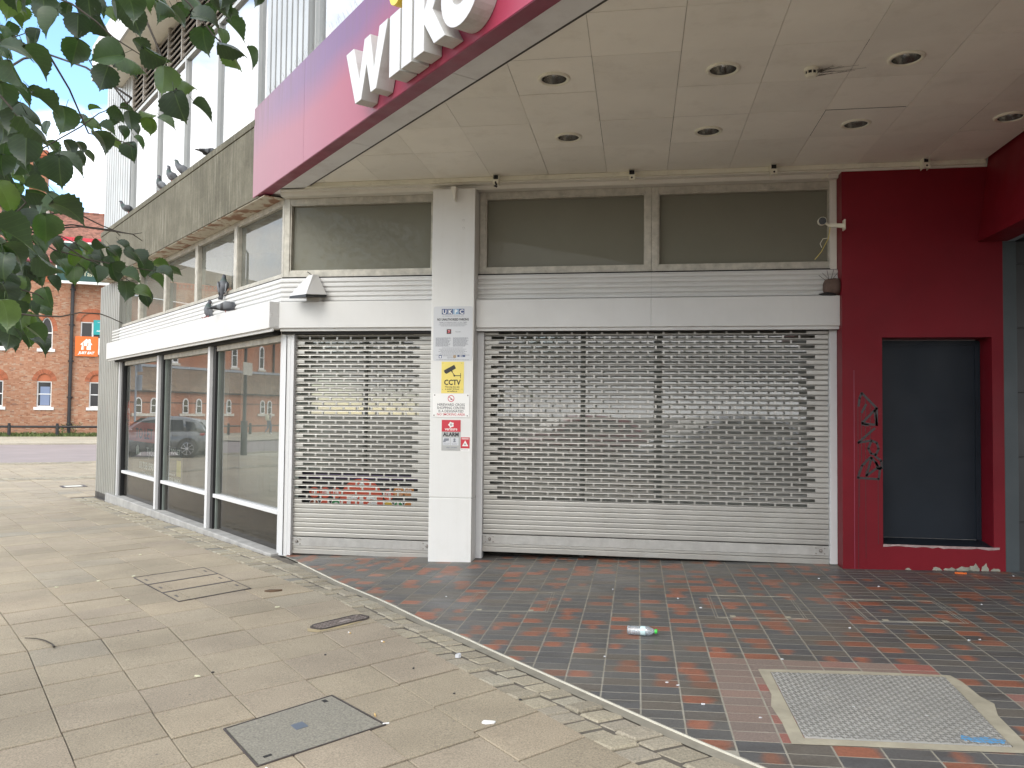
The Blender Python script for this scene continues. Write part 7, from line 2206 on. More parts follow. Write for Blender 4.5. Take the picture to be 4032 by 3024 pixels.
LEAVES = [(-2.85,3.18,3.37,-0.37,0.41,-0.83,-0.18,0.85,0.50,0.110),(-3.44,3.90,3.70,0.29,0.75,-0.60,0.39,0.48,0.79,0.101),(-4.25,4.75,4.11,-0.26,0.06,-0.96,-0.95,0.15,0.26,0.107),(-3.94,4.63,3.99,-0.23,0.12,-0.97,-0.07,0.99,0.14,0.103),(-1.96,2.37,2.84,-0.42,-0.07,-0.90,-0.16,-0.98,0.15,0.097),(-2.19,2.61,3.02,-0.06,0.05,-1.00,-0.25,0.97,0.06,0.103),(-3.13,3.90,3.73,-0.18,0.25,-0.95,-0.96,0.15,0.22,0.093),(-2.39,3.12,3.29,0.00,0.28,-0.96,-0.87,0.48,0.14,0.111),(-2.18,2.78,3.04,-0.18,0.23,-0.96,-0.59,0.75,0.29,0.095),(-2.19,2.78,2.94,-0.46,0.28,-0.84,-0.51,0.70,0.51,0.104),(-2.14,2.88,3.08,0.17,0.65,-0.74,0.30,0.68,0.66,0.097),(-1.70,2.30,2.68,-0.92,-0.29,-0.25,0.25,-0.95,0.18,0.101),(-2.07,2.79,2.83,-0.30,-0.04,-0.95,-0.63,0.76,0.17,0.099),(-1.73,2.47,2.93,-0.04,0.58,-0.81,-0.10,0.81,0.58,0.095),(-1.85,2.66,2.98,0.13,0.61,-0.78,-0.12,0.80,0.59,0.103),(-2.71,3.74,3.63,-0.20,0.50,-0.84,0.09,0.87,0.49,0.095),(-2.01,2.90,2.94,0.60,0.69,-0.41,0.74,-0.30,0.60,0.112),(-1.83,2.77,2.90,0.72,0.61,-0.33,0.09,0.39,0.92,0.106),(-2.16,3.06,2.98,0.69,0.67,-0.28,0.66,-0.42,0.63,0.098),(-2.43,3.56,3.32,0.27,0.48,-0.84,0.36,0.76,0.54,0.107),(-2.37,3.60,3.53,-0.22,0.63,-0.74,0.30,0.77,0.57,0.108),(-2.19,3.49,3.43,0.50,0.40,-0.77,0.49,0.59,0.64,0.104),(-1.73,2.66,2.75,-0.11,0.08,-0.99,-0.13,0.99,0.10,0.102),(-1.82,2.94,2.87,0.63,0.77,-0.04,0.63,-0.49,0.61,0.107),(-1.53,2.45,2.56,0.14,0.48,-0.87,-0.08,0.88,0.47,0.102),(-1.93,3.28,2.88,0.69,0.27,-0.67,0.54,0.43,0.72,0.108),(-1.76,2.98,3.05,-0.07,0.54,-0.84,-0.80,0.47,0.37,0.108),(-1.51,2.58,2.93,0.76,0.61,-0.23,0.62,-0.57,0.54,0.102),(-1.57,2.79,3.08,0.40,0.65,-0.64,0.35,0.54,0.76,0.101),(-1.70,3.13,3.16,0.55,0.52,-0.66,0.45,0.48,0.75,0.103),(-1.53,2.80,2.93,0.84,0.43,-0.33,0.25,0.23,0.94,0.106),(-1.62,2.97,2.96,0.24,0.59,-0.77,0.96,-0.26,0.10,0.093),(-1.84,3.53,3.23,0.15,0.33,-0.93,0.74,0.59,0.33,0.098),(-2.53,4.35,3.92,-0.29,0.44,-0.85,-0.85,0.28,0.44,0.093),(-2.88,5.60,4.67,-0.31,0.56,-0.77,0.25,0.83,0.50,0.110),(-2.67,4.75,3.96,0.02,0.18,-0.98,0.96,-0.29,-0.03,0.102),(-3.11,4.45,3.32,0.02,0.30,-0.95,-0.13,0.95,0.29,0.111),(-3.02,4.53,3.31,-0.22,0.42,-0.88,-0.08,0.89,0.44,0.105),(-2.87,4.13,3.01,0.02,0.26,-0.97,-0.02,0.97,0.26,0.110),(-3.72,5.44,3.54,0.30,0.63,-0.72,0.93,-0.01,0.38,0.109),(-2.50,3.90,3.09,0.71,0.48,-0.51,0.70,-0.40,0.59,0.097),(-2.37,3.21,2.74,0.02,0.68,-0.73,0.15,0.72,0.68,0.108),(-3.45,4.81,3.31,0.61,0.43,-0.66,0.34,0.61,0.72,0.105),(-3.22,4.40,3.25,0.59,0.71,-0.39,0.76,-0.31,0.57,0.103),(-2.85,3.99,3.18,0.28,0.55,-0.79,0.17,0.78,0.60,0.100),(-3.04,4.53,3.39,0.75,0.65,-0.13,0.56,-0.52,0.64,0.098),(-4.37,5.81,3.98,0.94,0.29,0.17,-0.17,-0.03,0.99,0.096),(-4.18,5.42,3.75,0.93,0.37,-0.06,0.29,-0.59,0.75,0.101),(-2.29,2.86,2.70,-0.22,0.20,-0.96,-0.20,0.95,0.24,0.107),(-2.41,2.88,2.82,0.51,0.75,-0.42,0.14,0.40,0.90,0.098),(-2.23,2.69,2.70,0.36,0.79,-0.50,0.25,0.44,0.87,0.110),(-1.98,2.34,2.52,0.49,0.37,-0.79,0.86,-0.08,0.50,0.092),(-1.87,2.13,2.55,0.35,0.33,-0.88,0.93,-0.03,0.36,0.095),(-1.89,2.23,2.64,0.17,0.75,-0.64,0.31,0.57,0.76,0.107),(-2.03,2.31,2.73,0.79,0.54,-0.30,0.57,-0.47,0.67,0.099),(-2.26,2.51,2.66,-0.26,0.34,-0.90,-0.22,0.89,0.40,0.099),(-2.27,2.57,2.59,-0.32,0.06,-0.95,-0.39,0.90,0.19,0.097),(-1.90,2.21,2.35,-0.11,0.14,-0.98,-0.64,0.75,0.18,0.094),(-1.67,1.99,2.33,0.16,0.79,-0.60,0.36,0.51,0.78,0.102),(-1.86,2.31,2.31,-0.16,0.36,-0.92,-0.31,0.86,0.40,0.102),(-3.08,3.70,2.79,-0.39,-0.16,-0.91,0.15,-0.98,0.11,0.094),(-1.97,2.51,2.41,0.63,0.50,-0.59,0.73,-0.12,0.67,0.110),(-3.26,4.13,3.04,0.24,0.16,-0.96,0.31,0.92,0.23,0.105),(-3.45,4.47,3.10,0.14,0.68,-0.72,0.99,-0.05,0.15,0.098),(-2.29,2.74,2.39,0.81,0.52,-0.27,-0.03,0.50,0.87,0.093),(-1.86,2.34,2.22,0.44,0.59,-0.68,0.89,-0.19,0.41,0.095),(-4.35,5.03,3.19,0.16,0.33,-0.93,0.24,0.90,0.36,0.112),(-3.19,3.66,2.79,-0.56,0.08,-0.82,-0.04,0.99,0.13,0.094),(-2.44,2.75,2.37,0.15,0.65,-0.74,0.14,0.73,0.67,0.108),(-2.97,3.57,2.56,-0.06,0.12,-0.99,-0.04,0.99,0.13,0.097),(-3.71,4.18,3.04,-0.31,0.47,-0.83,-0.91,0.09,0.40,0.093),(-2.96,3.63,2.80,0.05,0.70,-0.71,1.00,0.02,0.09,0.092),(-3.34,3.70,3.38,0.03,0.38,-0.92,1.00,0.02,0.04,0.102),(-3.80,4.22,3.58,0.05,0.59,-0.81,0.10,0.80,0.59,0.109),(-2.44,2.81,2.79,0.27,0.73,-0.63,0.90,0.04,0.43,0.096),(-4.61,5.36,4.34,-0.39,0.53,-0.75,0.31,0.84,0.44,0.110),(-3.49,3.99,3.86,-0.30,0.49,-0.82,-0.94,-0.02,0.33,0.110),(-2.42,3.21,3.37,0.37,0.57,-0.74,0.93,-0.27,0.26,0.109),(-2.27,3.33,3.43,0.32,0.60,-0.73,0.94,-0.27,0.20,0.100),(-2.09,3.25,3.35,0.47,0.78,-0.42,0.87,-0.31,0.39,0.092),(-1.79,2.97,3.21,0.55,0.34,-0.76,0.80,-0.46,0.38,0.094),(-2.58,3.62,3.60,0.02,0.12,-0.99,0.98,-0.19,-0.01,0.110),(-2.47,4.51,3.95,0.41,0.35,-0.84,0.56,0.63,0.54,0.111),(-2.44,2.72,2.61,-0.20,0.30,-0.93,-0.05,0.95,0.32,0.094),(-2.74,3.10,2.73,-0.26,-0.08,-0.96,-0.97,0.01,0.26,0.096),(-3.08,3.62,2.83,0.37,0.42,-0.83,0.23,0.82,0.52,0.099),(-2.84,3.16,2.63,-0.04,0.20,-0.98,-0.98,0.20,0.08,0.098),(-2.85,3.23,2.58,0.21,0.52,-0.83,0.06,0.84,0.54,0.099),(-3.47,4.08,2.88,0.73,0.36,-0.58,0.19,0.70,0.68,0.111),(-3.41,4.19,3.07,0.32,0.53,-0.79,0.33,0.72,0.61,0.107),(-3.84,4.97,3.35,0.11,0.35,-0.93,0.29,0.88,0.36,0.092),(-4.41,5.82,3.59,0.35,0.53,-0.77,0.35,0.69,0.63,0.108),(-3.99,5.23,3.60,0.48,0.78,-0.41,0.82,-0.23,0.53,0.106),(-3.73,4.99,3.53,0.47,0.33,-0.82,0.88,-0.26,0.40,0.101),(-3.73,5.13,3.60,-0.16,0.33,-0.93,-0.97,0.12,0.21,0.103),(-4.11,5.85,3.97,0.88,0.42,-0.23,0.10,0.31,0.95,0.112),(-3.94,5.71,3.76,0.47,0.38,-0.80,0.88,-0.29,0.38,0.105),(-3.31,4.68,3.33,0.01,0.59,-0.80,1.00,-0.04,-0.02,0.094),(-1.99,2.24,2.21,0.24,0.34,-0.91,0.97,-0.15,0.20,0.109),(-1.31,1.50,1.91,0.57,0.67,-0.47,0.07,0.53,0.84,0.092),(-2.47,2.96,2.44,0.80,0.57,-0.18,-0.19,0.52,0.83,0.093),(-2.02,2.45,2.16,-0.21,0.34,-0.92,-0.81,0.47,0.36,0.099),(-3.24,3.88,2.65,-0.15,-0.07,-0.99,0.09,-0.99,0.06,0.108),(-1.72,2.19,2.15,0.55,0.68,-0.49,0.02,0.57,0.82,0.105),(-2.26,2.60,2.11,0.20,0.67,-0.71,0.09,0.71,0.70,0.106),(-2.68,3.10,2.42,0.06,0.64,-0.77,1.00,-0.05,0.03,0.104),(-2.64,3.09,2.36,0.64,0.31,-0.71,0.77,-0.26,0.58,0.103),(-2.48,3.01,2.19,0.45,0.13,-0.88,0.89,-0.11,0.44,0.105),(-1.90,2.33,2.01,0.56,0.66,-0.51,0.09,0.56,0.82,0.094),(-2.75,3.27,2.22,0.04,0.41,-0.91,0.09,0.91,0.41,0.103),(-2.12,2.38,2.02,-0.01,-0.00,-1.00,0.27,-0.96,-0.00,0.093),(-3.08,3.52,2.25,0.12,0.09,-0.99,0.97,-0.23,0.09,0.111),(-3.31,3.85,2.28,-0.06,-0.05,-1.00,0.08,-1.00,0.04,0.107),(-3.28,3.96,2.27,-0.17,0.18,-0.97,-0.95,0.22,0.21,0.110),(-3.11,3.65,2.17,0.06,-0.04,-1.00,0.97,-0.22,0.06,0.101),(-2.65,3.24,2.04,0.19,0.26,-0.95,-0.04,0.97,0.26,0.098),(-3.35,4.14,2.26,0.40,0.40,-0.83,0.91,-0.10,0.39,0.099),(-2.16,2.45,1.93,0.11,0.24,-0.96,0.97,-0.23,0.06,0.095),(-2.64,2.98,2.07,0.07,-0.21,-0.97,0.98,-0.17,0.11,0.111),(-2.01,2.28,1.84,0.05,0.21,-0.98,-0.08,0.98,0.20,0.097),(-3.62,4.30,2.13,0.55,0.48,-0.69,0.83,-0.17,0.54,0.103),(-3.32,3.93,2.02,0.06,-0.19,-0.98,0.92,-0.38,0.13,0.109),(-2.48,2.86,1.87,0.14,0.24,-0.96,0.97,-0.23,0.08,0.101),(-2.78,3.34,1.89,0.30,0.72,-0.63,-0.01,0.66,0.75,0.105),(-3.47,4.10,1.94,0.32,-0.01,-0.95,0.91,-0.27,0.31,0.106),(-3.05,3.70,1.87,0.61,0.16,-0.78,0.80,-0.14,0.59,0.109),(-2.51,2.86,1.82,-0.23,0.13,-0.96,-0.24,0.95,0.19,0.095),(-2.66,3.00,1.87,0.18,-0.11,-0.98,0.25,-0.96,0.16,0.100),(-3.21,4.10,2.40,-0.14,0.51,-0.85,-0.95,0.17,0.26,0.098),(-3.58,4.63,2.57,0.46,0.26,-0.85,0.16,0.92,0.36,0.093),(-4.08,5.36,2.69,-0.02,0.20,-0.98,0.15,0.97,0.20,0.108),(-3.52,4.61,2.48,0.41,0.40,-0.82,0.91,-0.26,0.32,0.101),(-3.91,5.23,2.61,0.23,0.21,-0.95,0.96,-0.20,0.19,0.105),(-3.37,4.33,2.34,0.11,-0.09,-0.99,0.20,-0.97,0.11,0.111),(-2.75,3.70,2.23,0.22,-0.02,-0.97,0.92,-0.32,0.22,0.094),(-3.80,5.01,2.69,0.56,0.60,-0.57,0.79,-0.17,0.59,0.101),(-3.12,4.24,2.51,0.39,0.81,-0.45,0.08,0.45,0.89,0.093),(-3.60,4.98,2.60,0.12,0.61,-0.78,0.99,-0.13,0.04,0.100),(-3.32,4.64,2.55,0.63,0.24,-0.74,0.77,-0.28,0.57,0.110),(-3.27,4.66,2.59,0.52,0.49,-0.69,0.84,-0.15,0.53,0.093),(-3.02,4.38,2.47,0.48,0.59,-0.65,0.87,-0.23,0.44,0.103),(-2.62,3.86,2.34,0.51,0.31,-0.80,0.86,-0.13,0.50,0.098),(-3.37,5.04,2.57,0.31,0.06,-0.95,0.37,0.91,0.18,0.100),(-2.69,4.00,2.31,0.03,0.42,-0.91,-0.95,0.30,0.11,0.101),(-3.70,5.65,2.59,0.12,-0.02,-0.99,-0.08,-1.00,0.01,0.112),(-2.72,4.23,2.37,0.74,0.53,-0.42,0.12,0.51,0.85,0.106),(-2.56,4.01,2.29,0.77,0.41,-0.48,0.62,-0.33,0.71,0.108),(-3.04,4.86,2.46,0.75,0.57,-0.33,0.04,0.46,0.89,0.105),(-2.44,3.54,2.18,0.70,0.61,-0.37,0.64,-0.30,0.71,0.096),(-2.59,3.61,2.22,0.04,0.51,-0.86,-0.96,0.25,0.10,0.105),(-3.13,4.41,2.42,0.35,0.24,-0.91,0.92,-0.26,0.28,0.104),(-3.01,4.14,2.36,0.22,0.56,-0.80,0.97,-0.18,0.15,0.098),(-2.70,3.87,2.17,-0.12,0.27,-0.96,-0.14,0.95,0.28,0.105),(-2.51,3.76,2.14,0.51,0.78,-0.35,0.73,-0.19,0.65,0.102),(-2.78,4.17,2.17,0.10,0.48,-0.87,0.99,-0.17,0.02,0.105),(-2.98,4.58,2.34,0.57,0.49,-0.67,0.27,0.65,0.71,0.099),(-3.09,4.37,2.39,0.50,0.10,-0.86,0.83,-0.31,0.45,0.095),(-3.95,5.36,2.69,0.43,0.11,-0.90,0.22,0.95,0.22,0.107),(-3.81,5.06,2.51,0.49,0.26,-0.83,0.16,0.91,0.38,0.102),(-3.82,4.97,2.51,0.20,0.60,-0.78,0.05,0.79,0.62,0.109),(-3.31,4.18,2.37,0.39,0.24,-0.89,0.91,-0.23,0.34,0.100),(-3.44,4.29,2.43,0.45,0.29,-0.84,0.12,0.91,0.38,0.110),(-2.56,2.87,2.27,0.28,0.41,-0.87,0.96,-0.16,0.24,0.107),(-2.30,2.59,2.12,0.18,0.41,-0.90,0.97,-0.24,0.08,0.096),(-2.61,3.06,2.26,0.18,0.68,-0.71,-0.02,0.73,0.69,0.108),(-2.52,3.02,2.23,0.54,0.19,-0.82,0.27,0.88,0.38,0.095),(-2.94,3.65,2.38,0.32,0.40,-0.86,0.95,-0.09,0.31,0.094),(-3.37,4.25,2.46,0.36,0.06,-0.93,0.92,-0.20,0.34,0.102),(-3.16,3.67,2.10,-0.17,0.20,-0.97,-0.05,0.98,0.21,0.109),(-2.88,3.33,2.00,0.01,0.57,-0.82,0.03,0.82,0.57,0.092),(-4.17,5.04,2.14,0.42,0.18,-0.89,0.90,-0.19,0.38,0.111),(-3.62,4.25,2.00,0.29,0.25,-0.92,-0.07,0.97,0.24,0.110),(-2.99,3.39,2.03,-0.13,0.24,-0.96,-0.97,0.18,0.17,0.101),(-2.76,3.17,2.09,0.19,-0.03,-0.98,0.95,-0.23,0.19,0.100),(-3.20,3.82,2.27,0.37,0.38,-0.84,0.93,-0.20,0.32,0.106),(-2.83,3.43,2.34,-0.16,-0.12,-0.98,-0.06,-0.99,0.13,0.095),(-3.22,3.75,2.24,-0.22,0.16,-0.96,-0.25,0.94,0.21,0.106),(-4.34,4.96,4.44,-0.58,0.24,-0.78,-0.80,0.03,0.60,0.109),(-5.11,5.71,3.56,-0.09,0.31,-0.95,-0.99,0.06,0.12,0.108),(-5.14,5.65,4.90,0.20,0.68,-0.70,-0.25,0.73,0.64,0.107),(-4.98,5.52,2.56,-0.16,0.35,-0.92,-0.96,-0.26,0.06,0.096),(-3.38,3.77,3.80,0.25,0.61,-0.75,0.34,0.67,0.66,0.105),(-4.10,4.59,2.00,0.02,0.16,-0.99,0.98,0.18,0.05,0.105),(-3.42,4.04,1.94,0.18,0.42,-0.89,0.98,0.03,0.21,0.111),(-5.09,5.68,4.45,0.43,0.57,-0.70,0.25,0.67,0.70,0.111),(-4.57,5.05,2.79,0.02,0.66,-0.75,-0.97,0.18,0.14,0.102),(-4.89,5.38,3.42,-0.09,0.51,-0.85,-0.98,0.13,0.18,0.107),(-3.50,4.25,4.02,-0.49,0.48,-0.73,-0.86,-0.36,0.35,0.110),(-4.06,4.68,2.43,0.08,0.19,-0.98,0.43,0.88,0.21,0.095),(-4.70,5.35,2.10,-0.18,0.23,-0.96,-0.27,0.92,0.28,0.097),(-4.78,5.34,2.13,0.43,0.10,-0.90,0.90,-0.13,0.42,0.108),(-3.21,3.55,2.29,-0.18,-0.04,-0.98,-0.93,-0.31,0.18,0.094),(-5.09,5.76,2.16,0.42,0.05,-0.91,0.08,0.99,0.09,0.099),(-4.23,4.85,2.12,0.11,0.44,-0.89,0.20,0.87,0.45,0.111),(-5.00,5.56,4.36,0.34,0.63,-0.70,0.92,-0.36,0.14,0.093),(-3.00,3.34,3.47,-0.11,0.51,-0.85,0.24,0.85,0.47,0.098),(-4.27,4.67,3.77,-0.45,0.36,-0.82,0.19,0.93,0.30,0.111),(-5.12,5.75,2.25,0.25,0.22,-0.94,0.92,-0.35,0.16,0.104),(-3.32,3.64,3.48,-0.55,0.34,-0.76,0.09,0.93,0.35,0.094),(-5.17,5.69,3.66,-0.23,0.01,-0.97,-0.20,-0.98,0.04,0.112),(-3.09,3.45,2.80,-0.36,0.34,-0.87,-0.79,0.38,0.48,0.101),(-3.65,4.22,2.47,0.11,0.47,-0.88,0.16,0.86,0.48,0.093),(-4.51,4.98,4.15,-0.38,-0.05,-0.93,-0.87,0.37,0.33,0.104),(-5.03,5.70,3.95,0.29,0.46,-0.84,-0.09,0.89,0.46,0.108),(-4.67,5.36,2.34,-0.09,0.02,-1.00,0.12,-0.99,-0.03,0.109),(-4.53,5.11,2.58,-0.02,0.11,-0.99,0.26,0.96,0.10,0.104),(-3.08,3.59,2.78,0.11,0.00,-0.99,0.99,0.09,0.11,0.093),(-4.92,5.75,3.24,0.13,0.04,-0.99,0.31,0.95,0.08,0.100),(-4.11,4.63,2.70,0.01,-0.18,-0.98,0.04,-0.98,0.18,0.101),(-3.63,4.05,2.61,-0.00,-0.17,-0.99,-0.17,-0.97,0.17,0.104),(-3.12,3.59,2.12,0.02,0.11,-0.99,-0.35,0.93,0.10,0.098),(-4.52,5.23,3.23,-0.07,-0.06,-1.00,0.91,-0.41,-0.04,0.093),(-3.68,4.09,2.98,-0.25,0.17,-0.95,-0.95,0.17,0.27,0.103),(-3.88,4.42,2.85,-0.05,0.53,-0.84,0.02,0.85,0.53,0.109),(-3.50,4.13,2.35,-0.30,0.25,-0.92,0.44,0.89,0.10,0.099),(-4.52,5.10,2.87,-0.07,0.07,-0.99,-0.99,0.11,0.08,0.094),(-4.43,5.01,4.43,0.21,0.54,-0.81,0.96,0.06,0.29,0.111),(-5.08,5.68,4.41,0.39,0.81,-0.43,0.91,-0.27,0.32,0.112),(-3.67,4.14,3.20,-0.23,0.58,-0.79,0.34,0.80,0.49,0.099),(-5.18,5.69,3.75,0.22,0.32,-0.92,0.38,0.84,0.38,0.111),(-4.42,4.89,2.36,0.48,0.51,-0.71,0.88,-0.28,0.40,0.101),(-3.70,4.23,3.33,-0.18,-0.04,-0.98,-0.95,0.25,0.17,0.100),(-3.21,3.63,2.92,-0.14,0.31,-0.94,0.23,0.93,0.28,0.097),(-3.37,3.85,2.71,-0.26,-0.12,-0.96,-0.96,0.07,0.25,0.110),(-3.10,3.55,3.02,0.35,0.82,-0.45,0.18,0.41,0.89,0.099),(-2.97,3.35,2.45,0.27,0.28,-0.92,0.18,0.93,0.33,0.093),(-4.04,4.51,1.97,-0.39,0.19,-0.90,-0.82,0.36,0.43,0.093),(-4.45,5.07,3.00,-0.09,-0.24,-0.97,-0.04,-0.97,0.24,0.096),(-4.24,4.86,1.97,0.27,0.49,-0.83,0.03,0.85,0.52,0.107),(-3.60,4.00,3.69,0.26,0.33,-0.91,0.96,-0.05,0.26,0.097),(-4.23,4.67,4.31,0.37,0.47,-0.80,0.80,-0.60,0.02,0.108),(-4.39,5.26,2.55,0.43,0.29,-0.86,0.89,0.03,0.46,0.098),(-4.34,4.95,2.94,-0.08,0.17,-0.98,0.04,0.98,0.17,0.109),(-5.17,5.72,2.76,-0.25,0.19,-0.95,0.25,0.96,0.13,0.109),(-3.84,4.36,3.48,0.12,0.31,-0.94,0.25,0.91,0.33,0.100),(-4.03,4.48,2.49,0.68,0.41,-0.61,0.17,0.72,0.67,0.106),(-4.00,4.88,2.21,0.65,0.39,-0.65,0.74,-0.51,0.44,0.110),(-3.49,3.93,3.02,0.05,-0.06,-1.00,0.99,-0.12,0.06,0.092),(-4.09,4.93,3.49,-0.15,0.04,-0.99,-0.32,-0.95,0.01,0.102),(-3.65,4.03,3.34,0.46,0.53,-0.72,-0.15,0.84,0.52,0.109),(-3.61,4.01,3.35,-0.21,-0.05,-0.98,-0.27,-0.96,0.10,0.106),(-3.91,4.49,3.11,0.22,0.26,-0.94,0.97,-0.01,0.22,0.103),(-5.04,5.75,2.56,0.41,0.31,-0.86,-0.15,0.95,0.27,0.105),(-3.39,3.93,2.28,0.59,0.30,-0.75,0.78,-0.43,0.45,0.096),(-4.50,5.83,2.89,-0.10,-0.03,-0.99,-0.99,-0.12,0.11,0.096),(-2.91,3.28,2.41,-0.05,0.18,-0.98,0.36,0.92,0.15,0.094),(-3.92,4.38,3.83,0.00,0.52,-0.86,0.38,0.79,0.48,0.106),(-4.77,5.78,3.12,0.37,0.60,-0.71,0.92,-0.14,0.36,0.098),(-3.47,3.87,2.70,-0.44,0.20,-0.88,-0.88,-0.27,0.38,0.100),(-4.31,4.76,3.32,-0.08,0.33,-0.94,0.13,0.94,0.32,0.095),(-3.74,4.23,3.95,0.16,0.81,-0.57,0.98,-0.19,0.01,0.107),(-3.05,3.41,2.69,0.12,0.15,-0.98,0.04,0.99,0.15,0.096),(-3.42,3.75,3.30,0.02,0.24,-0.97,0.98,0.19,0.07,0.098),(-3.47,4.03,2.46,0.60,0.43,-0.67,-0.04,0.86,0.51,0.098),(-5.10,5.72,3.20,-0.22,-0.04,-0.97,-0.97,-0.03,0.23,0.111),(-3.17,3.51,3.06,0.23,0.87,-0.44,0.97,-0.22,0.08,0.093),(-3.76,4.27,1.99,0.34,0.37,-0.87,0.30,0.83,0.47,0.105),(-3.92,4.38,1.96,-0.22,0.00,-0.98,-0.33,-0.94,0.07,0.107),(-4.24,4.76,3.81,-0.05,0.18,-0.98,0.23,0.96,0.17,0.096),(-5.06,5.71,3.81,-0.32,0.19,-0.93,0.01,0.98,0.20,0.099),(-4.37,4.91,2.31,-0.08,0.27,-0.96,0.06,0.96,0.27,0.111),(-4.31,4.97,2.60,0.32,0.58,-0.75,0.88,0.11,0.46,0.103),(-2.42,2.98,3.33,-0.04,0.49,-0.87,0.00,0.87,0.49,0.107),(-2.62,2.96,3.28,-0.38,0.54,-0.75,-0.92,-0.14,0.36,0.107),(-3.28,4.55,4.23,0.40,0.49,-0.77,0.35,0.70,0.62,0.105),(-3.61,4.83,4.24,0.13,0.73,-0.67,0.99,-0.07,0.12,0.111),(-3.44,4.16,4.00,-0.28,0.58,-0.77,0.51,0.77,0.39,0.103),(-1.47,2.60,3.02,-0.31,0.46,-0.83,0.24,0.88,0.40,0.092),(-3.57,4.98,4.30,-0.38,0.47,-0.79,0.41,0.86,0.31,0.111),(-3.08,4.76,4.20,0.36,0.41,-0.84,0.58,0.60,0.55,0.109),(-3.13,3.90,3.87,-0.53,0.31,-0.79,-0.85,-0.15,0.51,0.107),(-3.24,4.20,3.97,-0.35,0.24,-0.90,-0.90,0.18,0.40,0.106),(-2.79,3.38,3.55,-0.40,0.03,-0.92,-0.91,0.08,0.40,0.109),(-3.29,4.50,4.03,0.36,0.44,-0.82,0.84,-0.53,0.09,0.092),(-2.42,3.28,3.49,-0.55,0.34,-0.76,0.23,0.94,0.26,0.098),(-3.54,4.65,4.30,-0.35,0.27,-0.90,-0.93,0.01,0.36,0.101),(-2.26,4.04,3.89,0.53,0.46,-0.72,0.82,-0.49,0.29,0.097),(-2.86,3.31,3.51,0.27,0.40,-0.88,0.95,0.03,0.31,0.092),(-3.57,4.10,3.85,-0.24,0.62,-0.75,0.27,0.78,0.56,0.098),(-3.05,4.37,4.12,0.37,0.68,-0.63,0.92,-0.38,0.13,0.112),(-1.56,2.77,3.09,0.33,0.44,-0.83,0.62,0.56,0.55,0.094),(-2.44,3.52,3.56,0.12,0.26,-0.96,0.95,-0.32,0.03,0.105),(-2.68,4.26,3.88,-0.13,0.66,-0.74,-0.85,0.31,0.42,0.107),(-3.06,3.80,3.81,0.38,0.64,-0.67,0.88,-0.48,0.04,0.099),(-2.69,4.50,4.12,0.34,0.79,-0.50,0.94,-0.25,0.24,0.100),(-2.97,3.48,3.58,0.26,0.27,-0.93,0.96,0.06,0.29,0.107),(-2.81,4.40,4.12,0.16,0.71,-0.69,0.36,0.61,0.71,0.103),(-3.23,3.80,3.77,-0.50,0.39,-0.77,-0.85,-0.05,0.53,0.099)]
TWIGS = [[(-3.32,3.49,2.67),(-3.13,3.56,2.63),(-3.08,3.61,2.62),(-2.99,3.66,2.62),(-2.92,3.72,2.59)],[(-2.26,2.44,2.69),(-2.2,2.48,2.61),(-2.15,2.52,2.53),(-2.13,2.55,2.48),(-2.1,2.59,2.44)],[(-2.28,2.62,3.13),(-2.13,2.68,3.08),(-2.06,2.72,3.03),(-2.01,2.76,2.98),(-1.96,2.8,2.95),(-1.91,2.84,2.92)],[(-1.82,2.79,3.21),(-1.74,2.84,3.13),(-1.67,2.89,3.03),(-1.63,2.93,2.99),(-1.6,2.96,2.98)],[(-3.45,3.77,2.83),(-3.23,3.84,2.94),(-3.03,3.91,3.09),(-2.96,3.96,3.18),(-2.9,4.01,3.23),(-2.86,4.06,3.25)],[(-2.86,3.75,2.99),(-2.77,3.81,2.98),(-2.72,3.86,2.97),(-2.7,3.91,2.96)],[(-2.58,3.01,2.42),(-2.68,3.02,2.51),(-2.8,3.04,2.55)],[(-2.9,3.13,3.19),(-2.82,3.18,3.23),(-2.78,3.22,3.27)],[(-2.01,2.88,2.79),(-2.05,2.91,2.78),(-2.12,2.92,2.86),(-2.22,2.94,2.94),(-2.32,2.95,3.09)],[(-1.77,2.82,2.77),(-1.8,2.84,2.8),(-1.84,2.87,2.87),(-1.93,2.88,2.94)],[(-3.21,3.41,2.41),(-2.91,3.5,2.41),(-2.84,3.55,2.4),(-2.79,3.6,2.37),(-2.76,3.64,2.34)],[(-3.39,3.69,2.43),(-3.13,3.77,2.42),(-3.09,3.82,2.39),(-3.0,3.88,2.37),(-2.93,3.93,2.34),(-2.81,4.0,2.27),(-2.76,4.05,2.23)],[(-2.47,2.64,1.91),(-2.39,2.68,1.91),(-2.29,2.73,1.9),(-2.21,2.77,1.9),(-2.16,2.81,1.92),(-2.1,2.85,1.92),(-2.08,2.88,1.91),(-2.05,2.92,1.89)],[(-3.24,4.11,2.68),(-3.19,4.16,2.66),(-3.12,4.22,2.62),(-3.07,4.28,2.6),(-3.0,4.34,2.59),(-2.97,4.39,2.61)],[(-2.98,4.15,2.57),(-2.98,4.2,2.55)],[(-2.88,4.17,2.55),(-2.85,4.22,2.52)],[(-2.74,2.99,2.07),(-2.65,3.04,2.06),(-2.58,3.09,2.04),(-2.57,3.12,2.02)],[(-2.87,3.77,2.33),(-2.8,3.83,2.32),(-2.73,3.88,2.31),(-2.64,3.94,2.3),(-2.56,3.99,2.29)]]
